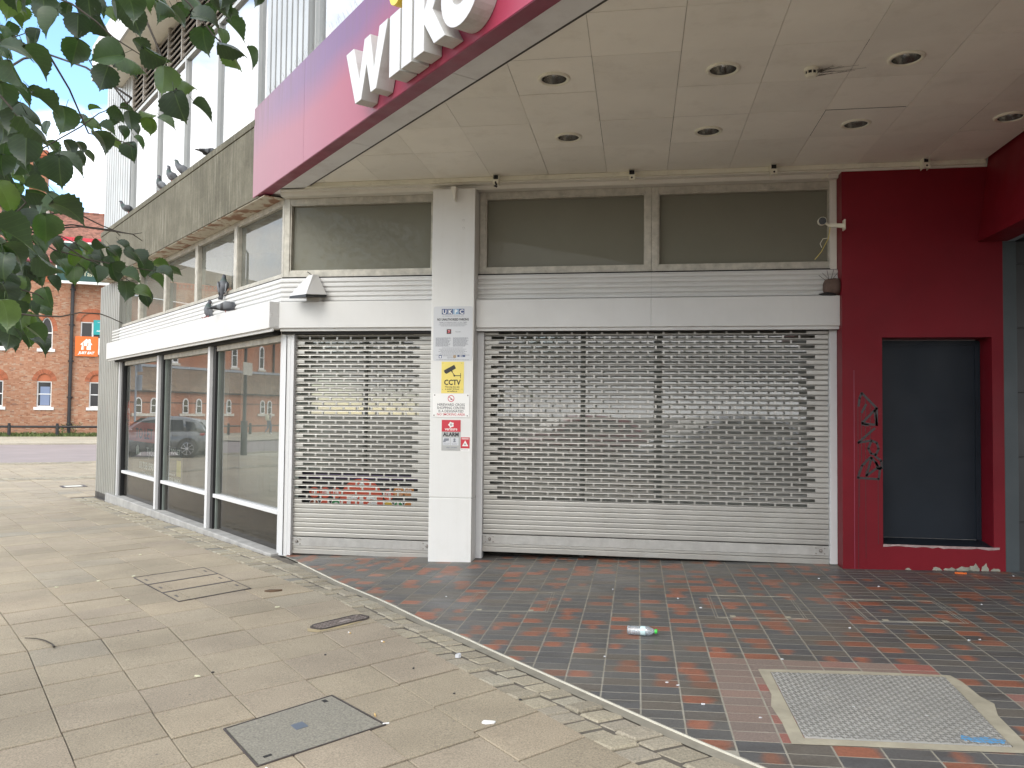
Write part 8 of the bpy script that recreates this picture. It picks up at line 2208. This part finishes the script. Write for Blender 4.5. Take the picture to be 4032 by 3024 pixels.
# ================================================================== TREE
def leaf_mesh(seed, curl):
    r = random.Random(seed)
    # outline of one half: (distance from the midrib, position along it), heart base to drawn-out tip, serrated
    half = [(.0, -.02), (.14, -.10), (.27, -.07), (.40, .03), (.465, .16), (.475, .30), (.435, .44), (.35, .57), (.235, .69), (.115, .78), (.045, .85), (.0, .98)]
    pts = []
    for i, (x, y) in enumerate(half):
        pts.append((x, y))
        if 1 < i < len(half)-2:
            x2, y2 = half[i+1]
            pts.append(((x+x2)/2+.05*r.uniform(.3, 1.4), (y+y2)/2-.004))
    V, F, U = [], [], []
    asym = r.uniform(-.05, .05)
    for s_ in (1, -1):
        n0 = len(V)
        for x, y in pts:
            for q in (0, .5, 1):
                xx = x*q*s_*(1+asym*s_)
                lift = curl[0]*abs(xx)+curl[1]*(y-.4)**2+curl[2]*abs(xx)**2*3+.02*math.sin(9*y+3*q+seed)*q
                V.append((xx, y-.45, lift))
                U.append((xx, y))
        for i in range(len(pts)-1):
            for q in range(2):
                a, b, c, d = n0+3*i+q, n0+3*i+q+1, n0+3*(i+1)+q+1, n0+3*(i+1)+q
                F.append((a, b, c, d) if s_ > 0 else (d, c, b, a))
    # petiole
    mb = MB()
    mb.add(V, F, 0, 0., False, [[U[i] for i in f] for f in F])
    mb.tube([(0, -.46, 0), (.02, -.62, .02), (.05, -.80, .05)], .011, 4, 0)
    return mb.mesh('leaf', 'leaf', True)
leaf_kinds = [leaf_mesh(i, c) for i, c in enumerate(((.25, -.35, -.1), (.55, -.2, .1), (-.15, -.5, -.35), (.1, .2, -.5), (.8, -.3, -.2), (.0, -.6, .2), (.35, -.9, .0)))]
tree = thing('lime_tree', 'lime tree with dark serrated leaves overhanging the upper left of the street', 'tree', (-4.1, 2.1, gz(-4.1)))
mb = MB()
tb = Vector((-4.1, 2.1, gz(-4.1)))
mb.tube([tb+Vector((0, 0, -.05)), tb+Vector((.01, 0, .12)), tb+Vector((.02, .02, .5)), tb+Vector((-.03, .03, 1.6)), tb+Vector((.02, .06, 2.8)), tb+Vector((.05, .0, 4.2)), tb+Vector((.0, .0, 6.0)), tb+Vector((.1, .1, 7.4))], [.26, .21, .17, .15, .135, .11, .075, .03], 14)
mb.build('trunk', 'bark', tree, smooth=True)
r_ = random.Random(61)
def branch(pts, r0, r1, nm='branch'):
    n = len(pts)
    mb = MB(); mb.tube(pts, [r0+(r1-r0)*i/(n-1) for i in range(n)], 6, 0); return mb.build(nm, 'twig' if r0 < .03 else 'bark', tree, smooth=True)
limbs = [(2.2, (-3.4, 3.0, 2.6), (-3.1, 3.6, 2.45)), (2.9, (-3.5, 2.9, 3.3), (-2.9, 3.5, 3.3)), (3.6, (-3.3, 2.8, 3.9), (-2.5, 3.2, 3.9)), (1.9, (-3.6, 2.8, 2.15), (-3.2, 3.3, 2.1)), (3.2, (-3.9, 3.2, 3.5), (-3.9, 4.3, 3.4))]
for h, a, b in limbs:
    branch([tb+Vector((0, .03, h-.3)), (tb+Vector((0, .03, h))).lerp(Vector(a), .5)+Vector((0, 0, .08)), Vector(a), Vector(b)], .03, .007)
for tw in TWIGS:
    p0 = Vector(tw[0])
    near = min((Vector(b) for _, a, b in limbs), key=lambda v: (v-p0).length)
    pts = [near, near.lerp(p0, .5)+Vector((0, 0, .03))]+[Vector(p) for p in tw]
    branch(pts, .0055, .0018, 'twig')
# crown above and to the left of the picture, so that the tree is whole
for i in range(14):
    a = 2*pi*i/14+r_.uniform(-.2, .2)
    if -.2 < math.atan2(math.sin(a), math.cos(a)) < 1.45 and i % 2: continue
    h = r_.uniform(3.6, 6.6)
    L_ = r_.uniform(1.1, 2.0)*(1-.07*h)+.6
    e = tb+Vector((math.cos(a)*L_, math.sin(a)*L_, h+r_.uniform(.2, .9)))
    branch([tb+Vector((.03, .03, h-.2)), (tb+Vector((0, 0, h+.15))).lerp(e, .5)+Vector((0, 0, .12)), e], .035, .006)
mb = MB()
lm = leaf_kinds[0]
LV = [tuple(v.co) for v in lm.vertices]
LF = [tuple(p.vertices) for p in lm.polygons]
LU = [[tuple(lm.uv_layers[0].data[li].uv) for li in p.loop_indices] for p in lm.polygons]
for i in range(3600):
    while True:
        p = Vector((r_.uniform(-1, 1), r_.uniform(-1, 1), r_.uniform(-1, 1)))
        if .35 < p.length < 1: break
    c = tb+Vector((p.x*2.1-.55, p.y*2.1-.6, 5.6+p.z*1.9))
    # keep the photographed window clear of these
    v = c-Vector((0, 0, EYE))
    if v.y > .3 and math.atan2(-v.x, v.y) < .80 and v.z/v.length < .64: continue
    n = Vector((r_.uniform(-1, 1), r_.uniform(-1, 1), r_.uniform(.2, 1.4))).normalized()
    t_ = Vector((r_.uniform(-1, 1), r_.uniform(-1, 1), r_.uniform(-1.2, .2)))
    t_ = (t_-n*t_.dot(n)).normalized()
    s_ = t_.cross(n)
    k = r_.uniform(.085, .115)
    mb.add([c+(s_*x+t_*y+n*z)*k for x, y, z in LV[::1]], LF, 0, r_.random()+1e-4, False, LU) if i < 900 else mb.add([c+(s_*x+t_*y)*k for x, y in ((0, -.5), (.4, -.1), (.3, .3), (0, .55), (-.3, .3), (-.4, -.1))], [(0, 1, 2, 3, 4, 5)], 0, r_.random()+1e-4)
mb.build('crown', 'leaf', tree, kind='stuff')
for i, q in enumerate(LEAVES):
    c, t_, n = Vector(q[0:3]), Vector(q[3:6]).normalized(), Vector(q[6:9])
    n = (n-t_*n.dot(t_)).normalized()
    s_ = t_.cross(n)
    o = bpy.data.objects.new('leaf', leaf_kinds[i % 7])
    COL.objects.link(o)
    hang(o, tree)
    k = q[9]*1.04
    m = Matrix((s_*k, t_*k, n*k)).transposed().to_4x4()
    m.translation = c
    o.matrix_basis = m

# ================================================================== PIGEONS
def pigeon(spine, lab, loc, head, tilt=0., scale=1., wings=True, grp='pigeons perched on the shop front'):
    t = thing('pigeon', lab, 'pigeon', (0, 0, 0), grp)
    def rings_of(sp, n=12, yoff=0.):
        out_ = []
        for i, (x, z, w, h) in enumerate(sp):
            a, b = sp[max(0, i-1)], sp[min(len(sp)-1, i+1)]
            tx, tz = b[0]-a[0], b[1]-a[1]
            l = math.hypot(tx, tz) or 1
            nx, nz = -tz/l, tx/l
            out_.append([Vector((x+nx*h*math.sin(2*pi*q/n), yoff+w*math.cos(2*pi*q/n), z+nz*h*math.sin(2*pi*q/n))) for q in range(n)])
        return out_
    mb = MB(); mb.loft(rings_of(spine)); mb.build('body', 'pigeon', t, smooth=True, fixn=True)
    x0, z0 = spine[4][0], spine[4][1]
    xt, zt = spine[1][0], spine[1][1]
    for s_ in (-1, 1):
        w = [(x0+.045, z0+.005, .006, .012), (x0+.02, z0+.012, .012, .040), (x0-.03, z0+.006, .013, .047), (x0-.085, z0-.012, .011, .036), (x0*.3+xt*.7, z0*.25+zt*.75+.012, .007, .022), (xt-.03, zt+.006, .003, .008)]
        rg = []
        for i, (x, z, wd, h) in enumerate(w):
            yo = s_*(.052 if i < 3 else .045-.011*(i-3))
            rg.append([Vector((x, yo+wd*math.cos(2*pi*q/8), z+h*math.sin(2*pi*q/8))) for q in range(8)])
        mb = MB(); mb.loft(rg); mb.build('wing', 'wing', t, smooth=True, fixn=True)
        mb = MB(); mb.tube([(.005, s_*.022, .065), (.0, s_*.024, .03), (.01, s_*.024, .004)], [.008, .004, .004], 6)
        for d in (-.5, 0, .5): mb.tube([(.008, s_*.024, .004), (.008+.028*math.cos(d), s_*.024+.028*math.sin(d), .003)], .003, 4)
        mb.build('leg', 'pinkleg', t)
        hx, hz = spine[-4][0], spine[-4][1]
        mb = MB(); mb.lathe([(0, .003), (.004, .001), (.004, -.002)], (hx+.006, s_*.0215, hz+.003), 8, (0, s_, 0)); mb.build('eye', 'peye', t)
    tx, tz = spine[-1][0], spine[-1][1]
    mb = MB(); mb.tube([(tx-.012, 0, tz+.004), (tx+.004, 0, tz+.001), (tx+.012, 0, tz-.004)], [.0055, .004, .001], 6); mb.build('beak', 'rubber', t)
    t.location = loc
    t.scale = (scale,)*3
    t.rotation_euler = (0, tilt, head)
    return t
M['pinkleg'] = flat('pigeon_leg', (.35, .10, .08), .6)
M['peye'] = flat('pigeon_eye', (.45, .12, .02), .2)
stand = [(-.20, .038, .028, .005), (-.135, .055, .025, .010), (-.085, .078, .040, .028), (-.03, .10, .057, .050), (.03, .120, .060, .060), (.072, .145, .048, .050), (.094, .176, .032, .034), (.103, .207, .024, .026), (.112, .231, .0215, .024), (.130, .236, .015, .016), (.140, .233, .007, .007)]
crouch = [(-.20, .055, .028, .005), (-.135, .062, .025, .010), (-.085, .072, .040, .028), (-.03, .082, .057, .048), (.03, .090, .060, .055), (.085, .098, .048, .046), (.12, .110, .032, .034), (.140, .128, .025, .027), (.155, .142, .0215, .024), (.173, .144, .015, .016), (.183, .140, .007, .007)]
upright = [(-.14, -.055, .028, .005), (-.105, .0, .025, .010), (-.07, .042, .040, .028), (-.03, .085, .057, .048), (.01, .125, .060, .056), (.035, .168, .048, .048), (.047, .202, .032, .034), (.052, .230, .024, .026), (.060, .252, .0215, .024), (.078, .256, .015, .016), (.088, .252, .007, .007)]
ZC = 4.924
HL = math.atan2(-.55, -.83)               # looking up the street, side-on to the photographer
pigeon(stand, 'leftmost pigeon on the concrete coping, low with pale wings', sk(15.05, 3.44, ZC), HL+.1, .05, .98)
pigeon(stand, 'pigeon on the coping with raised head, first of the close three from the left', sk(13.15, 3.44, ZC), HL, -.45, 1.0)
pigeon(stand, 'middle pigeon of the close three on the coping', sk(12.55, 3.44, ZC), HL+.2, -.35, 1.02)
pigeon(crouch, 'hunched grey pigeon at the right of the close three on the coping', sk(12.03, 3.44, ZC), HL-.15, -.55, 1.1)
pigeon(crouch, 'dark and white pigeon lying on the coping nearest the pink sign', sk(10.9, 3.47, ZC), HL+pi+.5, .1, 1.0)
pigeon(stand, 'plump pigeon standing upright on the left fascia box, chest to the street', sk(11.0, 3.50, 2.757), math.atan2(-.90, -.42), -.75, 1.02)
pigeon(crouch, 'dark pigeon stretched low on the left fascia box, head to the right', sk(10.19, 3.50, 2.757), math.atan2(.42, .90), -.02, 1.1)
pigeon(upright, 'dark pigeon perched on the ribbed cladding edge with its tail hanging down', sk(10.60, 3.60, 3.035), math.atan2(.88, -.30), 0, 1.12)

# ================================================================== LITTER
def lay(x, y, h=0.): return Vector((x, y, gz(x)+h))
M['pet'] = glass('clear_plastic', .10, 1.45, (.88, .93, .96), .34, (.80, .86, .92))
M['capgreen'] = flat('green_cap', (.05, .50, .06), .35)
M['blabel'] = flat('bottle_label', (.55, .72, .74), .4)
t = thing('plastic_bottle', 'clear crushed plastic water bottle with a green cap on the tiles', 'bottle', lay(.04, 5.70))
ax = Vector((.995, -.10, .02)).normalized()
o = lay(-.065, 5.715, .034)
prof = [(0, 0), (.026, .0), (.032, .008), (.031, .020), (.028, .024), (.032, .029), (.028, .038), (.032, .044), (.028, .054), (.032, .060), (.028, .070), (.032, .076), (.029, .086), (.031, .092)]
prof2 = [(.031, .126), (.032, .133), (.030, .150), (.024, .167), (.015, .180), (.0125, .184), (.0125, .190)]
mb = MB(); mb.lathe(prof, o, 20, ax); mb.lathe(prof2, o, 20, ax); mb.build('body', 'pet', t, smooth=True)
mb = MB(); mb.lathe([(.031, .092), (.0318, .094), (.0318, .124), (.031, .126)], o, 20, ax); mb.build('label', 'blabel', t, smooth=True)
mb = MB(); mb.lathe([(.0125, .188), (.0155, .189), (.0155, .205), (.014, .207), (0, .207)], o, 18, ax); mb.build('cap', 'capgreen', t, smooth=True)
def scrap(name, lab, cat, x, y, pts, mat, grp=None, h=.004):
    q = [(x+a, y+b) for a, b in pts]
    if area(q) < 0: q = q[::-1]
    s, k = to_sk(x, y)
    mb = MB()
    n = len(q)
    rr = random.Random(int(abs(x*1000)+abs(y*77)))
    V = [(a, b, gz(a)+h+rr.uniform(0, .006)) for a, b in q]+[(a, b, gz(a)+.0015) for a, b in q]
    mb.add(V, [tuple(range(n))]+[(i, n+i, n+(i+1) % n, (i+1) % n) for i in range(n)])
    o = mb.build(name, mat)
    return tag(o, lab, cat, grp)
scrap('paper_scrap', 'small white crumpled paper scrap on the foreground slabs', 'paper', -.735, 4.01, [(-.032, -.012), (-.01, -.022), (.03, -.010), (.035, .012), (.012, .014), (.0, .022), (-.028, .014)], 'swhite')
scrap('bottle_top', 'small pale crumpled ball on the setts', 'litter', -1.13, 5.06, [(-.016, -.012), (.008, -.018), (.02, 0), (.008, .016), (-.012, .014)], 'sgrey', h=.02)
scrap('carrot_stick', 'bright orange scrap on the tiles at the foot of the red wall', 'litter', 3.02, 8.17, [(-.05, .012), (.03, -.022), (.05, -.008), (-.03, .024)], 'sorange', h=.012)
M['deadleaf'] = paint('dead_leaf', (.12, .075, .045), .8, .3, 20)
scrap('dead_leaf', 'curled dead brown leaf on the slabs before the setts', 'leaf', -3.20, 6.75, [(-.07, -.02), (-.01, -.035), (.05, -.0), (.075, .03), (.01, .02), (-.04, .015)], 'deadleaf', h=.014)
mb = MB()
pp = [(-4.27, 5.10), (-4.18, 5.10), (-4.08, 5.06), (-3.97, 4.99), (-3.90, 4.925)]
mb.tube([lay(x, y, .012) for x, y in pp], [.003, .004, .005, .005, .008], 5)
tag(mb.build('fallen_twig', 'twig'), 'thin curved twig lying on the slabs at the left', 'twig')
def butt(x, y, a, lab, mats=('swhite', 'sorange'), g='cigarette ends on the paving'):
    t = thing('cigarette_end', lab, 'cigarette end', lay(x, y), g)
    d = Vector((math.cos(a), math.sin(a), 0))
    p = lay(x, y, .006)
    mb = MB(); mb.tube([p-d*.014, p+d*.004], .0042, 7); mb.build('paper', mats[0], t)
    mb = MB(); mb.tube([p+d*.0045, p+d*.018], .0044, 7); mb.build('filter', mats[1], t)
M['filter'] = flat('filter_tan', (.60, .40, .16), .8)
butt(-1.245, 3.925, .5, 'cigarette end at the right corner of the grey inspection cover', ('swhite', 'swhite'))
butt(-1.335, 4.03, 2.0, 'yellow cigarette end beside the grey inspection cover', ('filter', 'filter'))
butt(-1.60, 3.36, -.6, 'cigarette end at the lower corner of the grey inspection cover', ('swhite', 'filter'))
butt(-2.03, 5.52, -.7, 'cigarette end on the setts beside the iron cover', ('swhite', 'filter'))
butt(-1.72, 5.33, -.6, 'cigarette end further down the setts', ('swhite', 'filter'))
r_ = random.Random(71)
def flakes(items, grp, mat='swhite', size=.013):
    for x, y, lab in items:
        m = r_.randint(5, 7)
        pts = [(math.cos(2*pi*i/m)*size*r_.uniform(.5, 1.3), math.sin(2*pi*i/m)*size*.7*r_.uniform(.4, 1.2)) for i in range(m)]
        scrap('litter_scrap', lab, 'litter', x, y, pts, mat, grp, .003)
flakes([(-1.61, 6.71, 'white scrap on the tiles left of the leftmost tiled cover frame'), (.337, 6.86, 'white scrap on the tiles just left of the middle tiled cover frame'), (-.20, 5.18, 'white scrap on the tiles towards the camera from the plastic bottle'),
        (1.66, 7.80, 'white scrap on the tiles near the right end of the wide shutter'), (-.21, 7.15, 'white scrap on the tiles midway between bottle and wide shutter'), (.233, 4.69, 'right one of two white scraps on the tiles left of the steel plate'), (.17, 4.73, 'left one of two white scraps on the tiles left of the steel plate'),
        (.90, 5.26, 'white scrap on the tiles just behind the steel plate'), (2.28, 5.86, 'right one of two white scraps on the tiles near the right edge'), (2.2, 5.83, 'left one of two white scraps on the tiles near the right edge'), (1.50, 6.06, 'white scrap on the tiles between middle cover frame and steel plate'),
        (3.45, 8.1, 'white scrap on the tiles at the right corner of the red wall'), (2.1, 7.5, 'white scrap on the tiles behind the rightmost cover frame'), (2.7, 6.9, 'white scrap on the tiles to the right of the rightmost cover frame'), (.50, 6.55, 'white scrap on the tiles touching the middle cover frame on its left'),
        (.35, 4.4, 'white scrap on the tiles nearest the white edge strip by the plate'), (.62, 4.25, 'white scrap on the pinkish tiles beside the steel plate')], 'white litter scraps on the tiles', 'sgrey', .010)
flakes([(1.0, 4.62, 'white fleck on the steel plate, upper left of its middle'), (1.12, 4.45, 'white fleck on the steel plate near its centre'), (1.25, 4.72, 'white fleck on the steel plate towards its far edge'), (.95, 4.32, 'white fleck on the steel plate near its left edge'),
        (1.33, 4.55, 'white fleck on the steel plate right of its centre'), (1.08, 4.2, 'white fleck on the steel plate towards its near edge'), (1.45, 4.38, 'white fleck on the steel plate above the blue paint mark'), (1.5, 4.8, 'white fleck in the far right corner of the steel plate')], 'white litter scraps on the steel plate', 'sgrey', .012)
flakes([(-5.1, 7.0, 'pale leaf scrap on the slabs level with the strip cover, middle of three'), (-4.9, 7.25, 'pale leaf scrap on the slabs closest to the strip cover'), (-5.3, 6.7, 'pale leaf scrap on the slabs farthest left of three by the strip cover'),
        (-2.9, 6.2, 'pale leaf scrap on the slabs between strip cover and iron cover'), (-4.3, 6.3, 'pale leaf scrap on the slabs before the strip cover'), (-5.6, 8.4, 'pale leaf scrap on the slabs near the shop plinth'), (-2.6, 4.5, 'pale leaf scrap on the slabs above the grey inspection cover')], 'pale leaf scraps on the slabs', 'scream', .019)
flakes([(-2.55, 4.58, 'dark speck touching the pale leaf scrap on the slabs'), (-1.35, 4.8, 'dark speck on the slabs between iron cover and setts'), (-.62, 4.35, 'dark speck on the slabs nearest the setts, above the paper scrap'), (-3.6, 5.4, 'dark speck on the slabs right of the fallen twig'), (-1.0, 4.4, 'dark speck on the slabs above and left of the paper scrap'), (-2.0, 5.0, 'dark speck on the slabs below the iron cover')], 'dark specks on the slabs', 'rubber', .010)

# ================================================================== WHAT THE GLASS REFLECTS
def car(label, loc, heading, mat, grp=None):
    t = thing('parked_car', label, 'car', (0, 0, 0), grp)
    st = [(-1.97, .42, .80, .74), (-1.90, .28, .95, .80), (-1.55, .22, .98, .84), (-.8, .20, .97, .86), (.2, .20, .96, .86), (.95, .20, .95, .85), (1.35, .22, .88, .83), (1.75, .24, .76, .77), (1.93, .30, .62, .66)]
    rings = []
    for x, zb, zt, hw in st:
        prof = [(-hw*.86, zb), (-hw, zb+.14), (-hw*1.0, zb+(zt-zb)*.55), (-hw*.95, zt-.02), (-hw*.80, zt), (0, zt+.025), (hw*.80, zt), (hw*.95, zt-.02), (hw, zb+(zt-zb)*.55), (hw, zb+.14), (hw*.86, zb), (0, zb-.02)]
        rings.append([Vector((x, y, z)) for y, z in prof])
    mb = MB(); mb.loft(rings); mb.build('body', mat, t, smooth=True, fixn=True)
    gs = [(-1.88, .97, .80, .60), (-1.72, 1.22, .80, .60), (-1.45, 1.40, .80, .60), (-.9, 1.49, .80, .60), (-.2, 1.515, .80, .60), (.35, 1.46, .80, .59), (.72, 1.24, .80, .62), (1.12, .97, .80, .66)]
    rings = []
    for x, zr, hb, hr in gs:
        zb = .93
        f = (zr-zb)/.58
        hw = hb+(hr-hb)*f
        prof = [(-hb, zb), (-(hb*.45+hw*.55), zb+(zr-zb)*.55), (-hw, zr-.035), (-hw*.7, zr), (0, zr+.018), (hw*.7, zr), (hw, zr-.035), (hb*.45+hw*.55, zb+(zr-zb)*.55), (hb, zb), (0, zb-.02)]
        rings.append([Vector((x, y, z)) for y, z in prof])
    mb = MB(); mb.loft(rings); mb.build('roof', mat, t, smooth=True, fixn=True)
    def side(y_):
        for xs_ in (((-1.56, 1.01), (-1.18, 1.0), (-1.12, 1.33), (-1.42, 1.31)), ((-1.08, 1.0), (-.12, .99), (-.12, 1.40), (-1.0, 1.38)), ((-.04, .99), (.88, .99), (.42, 1.33), (-.04, 1.40))):
            mb = MB()
            V = [(x, y_*(.815-(z-.93)*.37+.012), z) for x, z in xs_]
            mb.add(V, [(0, 1, 2, 3)] if y_ < 0 else [(3, 2, 1, 0)]); mb.build('side_window', 'cglass', t)
    side(-1); side(1)
    mb = MB(); mb.add([(1.08, -.66, 1.005), (1.08, .66, 1.005), (.50, .54, 1.41), (.50, -.54, 1.41)], [(0, 1, 2, 3)]); mb.v = [(x+.03, y, z+.03) for x, y, z in mb.v]; mb.build('windscreen', 'cglass', t)
    mb = MB(); mb.add([(-1.87, -.62, 1.02), (-1.87, .62, 1.02), (-1.55, .52, 1.36), (-1.55, -.52, 1.36)], [(3, 2, 1, 0)]); mb.v = [(x-.03, y, z+.02) for x, y, z in mb.v]; mb.build('rear_window', 'cglass', t)
    for x in (-1.25, 1.28):
        for y_ in (-1, 1):
            mb = MB(); mb.lathe([(.40, 0), (.40, .02)], (x, y_*.845, .335), 20, (0, y_, 0)); mb.add([(x+.395*math.cos(2*pi*i/20), y_*.866, .335+.395*math.sin(2*pi*i/20)) for i in range(20)], [tuple(range(20))]); mb.build('wheel_arch', 'rubber', t)
            mb = MB(); mb.lathe([(.20, -.17), (.31, -.17), (.325, -.13), (.325, .02), (.31, .05), (.235, .055)], (x, y_*.85, .325), 24, (0, y_, 0)); w = mb.build('wheel', 'rubber', t, smooth=True)
            mb = MB(); mb.lathe([(.235, .04), (.215, .045), (.205, .02), (.06, .02), (.05, .05), (0, .05)], (x, y_*.85, .325), 24, (0, y_, 0), ms=[0, 0, 1, 0, 0])
            for i in range(8):
                a = 2*pi*i/8
                mb.tube([(x+.04*math.cos(a), y_*.90, .325+.04*math.sin(a)), (x+.215*math.cos(a+.1), y_*.893, .325+.215*math.sin(a+.1))], .016, 5)
            mb.build('rim', ['alu_rim', 'rubber'], w)
    for y_ in (-1, 1):
        mb = MB(); mb.loft([[Vector((-1.88+i*.07, y_*(.70+i*.035)+.06*math.cos(2*pi*q/8), .86+.11*math.sin(2*pi*q/8)*(1-.25*i))) for q in range(8)] for i in range(4)]); mb.build('tail_light', 'tail', t, smooth=True, fixn=True)
        mb = MB(); mb.loft([[Vector((1.83-i*.10, y_*(.56+i*.07)+.09*math.cos(2*pi*q/8), .66+.055*math.sin(2*pi*q/8)+i*.02)) for q in range(8)] for i in range(3)]); mb.build('headlight', 'hlamp', t, smooth=True, fixn=True)
        mb = MB(); mb.loft([[Vector((.72+i*.05, y_*(.86+.02*math.sin(i))+.07*math.cos(2*pi*q/8)*(.6+.4*math.sin(1+i)), 1.0+.05*math.sin(2*pi*q/8))) for q in range(8)] for i in range(3)]); mb.build('mirror', mat, t, smooth=True, fixn=True)
        for x in (-.80, .22):
            mb = MB(); mb.tube([(x-.10, y_*.868, .83), (x, y_*.885, .835), (x+.10, y_*.868, .83)], .014, 6); mb.build('door_handle', mat, t)
    mb = MB(); mb.box(-2.0, -1.965, -.26, .26, .55, .66); mb.build('number_plate', 'syel', t)
    mb = MB(); mb.box(1.925, 1.95, -.26, .26, .42, .53); mb.build('number_plate', 'swhite', t)
    t.location = loc
    t.rotation_euler = (0, 0, heading)
    return t
M['cglass'] = flat('car_glass', (.012, .015, .016), .04)
M['alu_rim'] = paint('alloy_rim', (.60, .60, .61), .3, .05, 5, metal=.7)
M['tail'] = flat('tail_lamp_red', (.45, .015, .02), .15)
M['hlamp'] = flat('headlamp_clear', (.6, .62, .64), .1)
M['cargrey'] = paint('grey_car_paint', (.20, .21, .22), .22, .03, 1, metal=.35)
M['carwhite'] = paint('white_car_paint', (.78, .79, .79), .2, .02, 1)
M['carred'] = paint('red_car_paint', (.33, .03, .05), .25, .03, 1)
hd = math.atan2(.98, .17)
car('grey hatchback parked across the road, mirrored in the shop windows', (-23.78-.86*math.sin(hd)*1.0+1.25*math.cos(hd), 19.17+.86*math.cos(hd)+1.25*math.sin(hd), ZB), hd, 'cargrey')
hw_ = math.atan2(.5, -.86)
car('white hatchback parked behind the photographer, mirrored behind the wide shutter', (1.9, -2.1, gz(1.9)), hw_, 'carwhite')
car('dark red hatchback parked further back in the street', (-1.8, -5.6, gz(-1.8)), math.atan2(.5, -.86), 'carred')

def person():
    t = thing('person', 'person walking with a pale backpack, striped top and blue jeans', 'person', (0, 0, 0))
    J = {'hip': (0, 0, .93, .125), 'waist': (0, 0, 1.08, .115), 'chest': (.02, 0, 1.30, .135), 'neck': (.03, 0, 1.47, .055), 'head0': (.05, 0, 1.55, .075), 'head1': (.06, 0, 1.66, .088),
         'hl': (0, .09, .88, .095), 'kl': (.16, .09, .50, .065), 'al': (.10, .09, .10, .045), 'tl': (.26, .09, .05, .035),
         'hr': (0, -.09, .88, .095), 'kr': (.03, -.09, .50, .065), 'ar': (-.26, -.09, .20, .045), 'tr': (-.16, -.09, .05, .035),
         'sl': (.02, .18, 1.40, .055), 'el': (-.06, .23, 1.15, .042), 'wl': (.08, .22, .95, .032), 'fl': (.14, .21, .87, .025),
         'sr': (.02, -.18, 1.40, .055), 'er': (.06, -.23, 1.16, .042), 'wr': (.26, -.20, 1.06, .032), 'fr': (.34, -.19, 1.05, .025)}
    E = [('hip', 'waist'), ('waist', 'chest'), ('chest', 'neck'), ('neck', 'head0'), ('head0', 'head1'), ('hip', 'hl'), ('hl', 'kl'), ('kl', 'al'), ('al', 'tl'), ('hip', 'hr'), ('hr', 'kr'), ('kr', 'ar'), ('ar', 'tr'), ('chest', 'sl'), ('sl', 'el'), ('el', 'wl'), ('wl', 'fl'), ('chest', 'sr'), ('sr', 'er'), ('er', 'wr'), ('wr', 'fr')]
    names_ = list(J)
    me = bpy.data.meshes.new('p')
    me.from_pydata([J[k][:3] for k in names_], [(names_.index(a), names_.index(b)) for a, b in E], [])
    o = bpy.data.objects.new('p', me)
    COL.objects.link(o)
    sm_ = o.modifiers.new('s', 'SKIN')
    ss_ = o.modifiers.new('d', 'SUBSURF')
    ss_.levels = ss_.render_levels = 2
    for i, k in enumerate(names_):
        me.skin_vertices[0].data[i].radius = (J[k][3],)*2
        me.skin_vertices[0].data[i].use_root = (k == 'hip')
    dg = bpy.context.evaluated_depsgraph_get()
    m2 = bpy.data.meshes.new_from_object(o.evaluated_get(dg))
    bpy.data.objects.remove(o)
    m2.materials.clear()
    for m in ('skin', 'stripe', 'jeans', 'swhite'): m2.materials.append(M[m])
    for p in m2.polygons:
        c = p.center
        p.material_index = 2 if .14 < c.z < .98 and abs(c.y) < .19 else 3 if c.z < .2 and abs(c.y) < .2 else 1 if .9 < c.z < 1.44 and not (abs(c.y) > .195 and c.z < 1.2) else 0
        p.use_smooth = True
    m2.name = 'body'
    b = bpy.data.objects.new('body', m2)
    COL.objects.link(b)
    hang(b, t)
    mb = MB(); mb.loft([[Vector((.035+.105*math.cos(2*pi*q/12)*f, .10*math.sin(2*pi*q/12)*f, z)) for q in range(12)] for z, f in ((1.50, .72), (1.58, .98), (1.66, 1.02), (1.72, .85), (1.76, .4))]); hb = mb.build('hair', 'hairm', t, smooth=True, fixn=True)
    mb = MB(); mb.loft([[Vector((-.20+.10*math.cos(2*pi*q/12)*f, .155*math.sin(2*pi*q/12)*f, z)) for q in range(12)] for z, f in ((1.0, .7), (1.04, 1), (1.2, 1.05), (1.36, .95), (1.44, .6))]); mb.build('backpack', 'packm', t, smooth=True, fixn=True)
    for s_ in (-1, 1):
        mb = MB(); mb.tube([(-.12, s_*.11, 1.40), (.02, s_*.12, 1.46), (.15, s_*.12, 1.34), (.10, s_*.13, 1.12), (-.12, s_*.13, 1.05)], .018, 6); mb.build('shoulder_strap', 'packm', t)
    return t
M['skin'] = flat('skin', (.42, .25, .18), .6)
M['jeans'] = flat('jeans', (.08, .12, .20), .8)
M['hairm'] = flat('dark_hair', (.02, .015, .012), .6)
M['packm'] = flat('pale_backpack', (.60, .56, .42), .8)
def mk_stripe():
    k = NT('striped_top')
    s = k.sep()
    c = k.ramp(k.math('FRACT', k.math('MULTIPLY', s[2], 16)), [(.45, (.72, .66, .60)), (.55, (.12, .10, .12))])
    k.bsdf(c, .8)
    return k.m
M['stripe'] = mk_stripe()
p_ = person()
p_.location = (-51.3, 26.3, ZB+.012)
p_.rotation_euler = (0, 0, math.atan2(-.37, -.93))
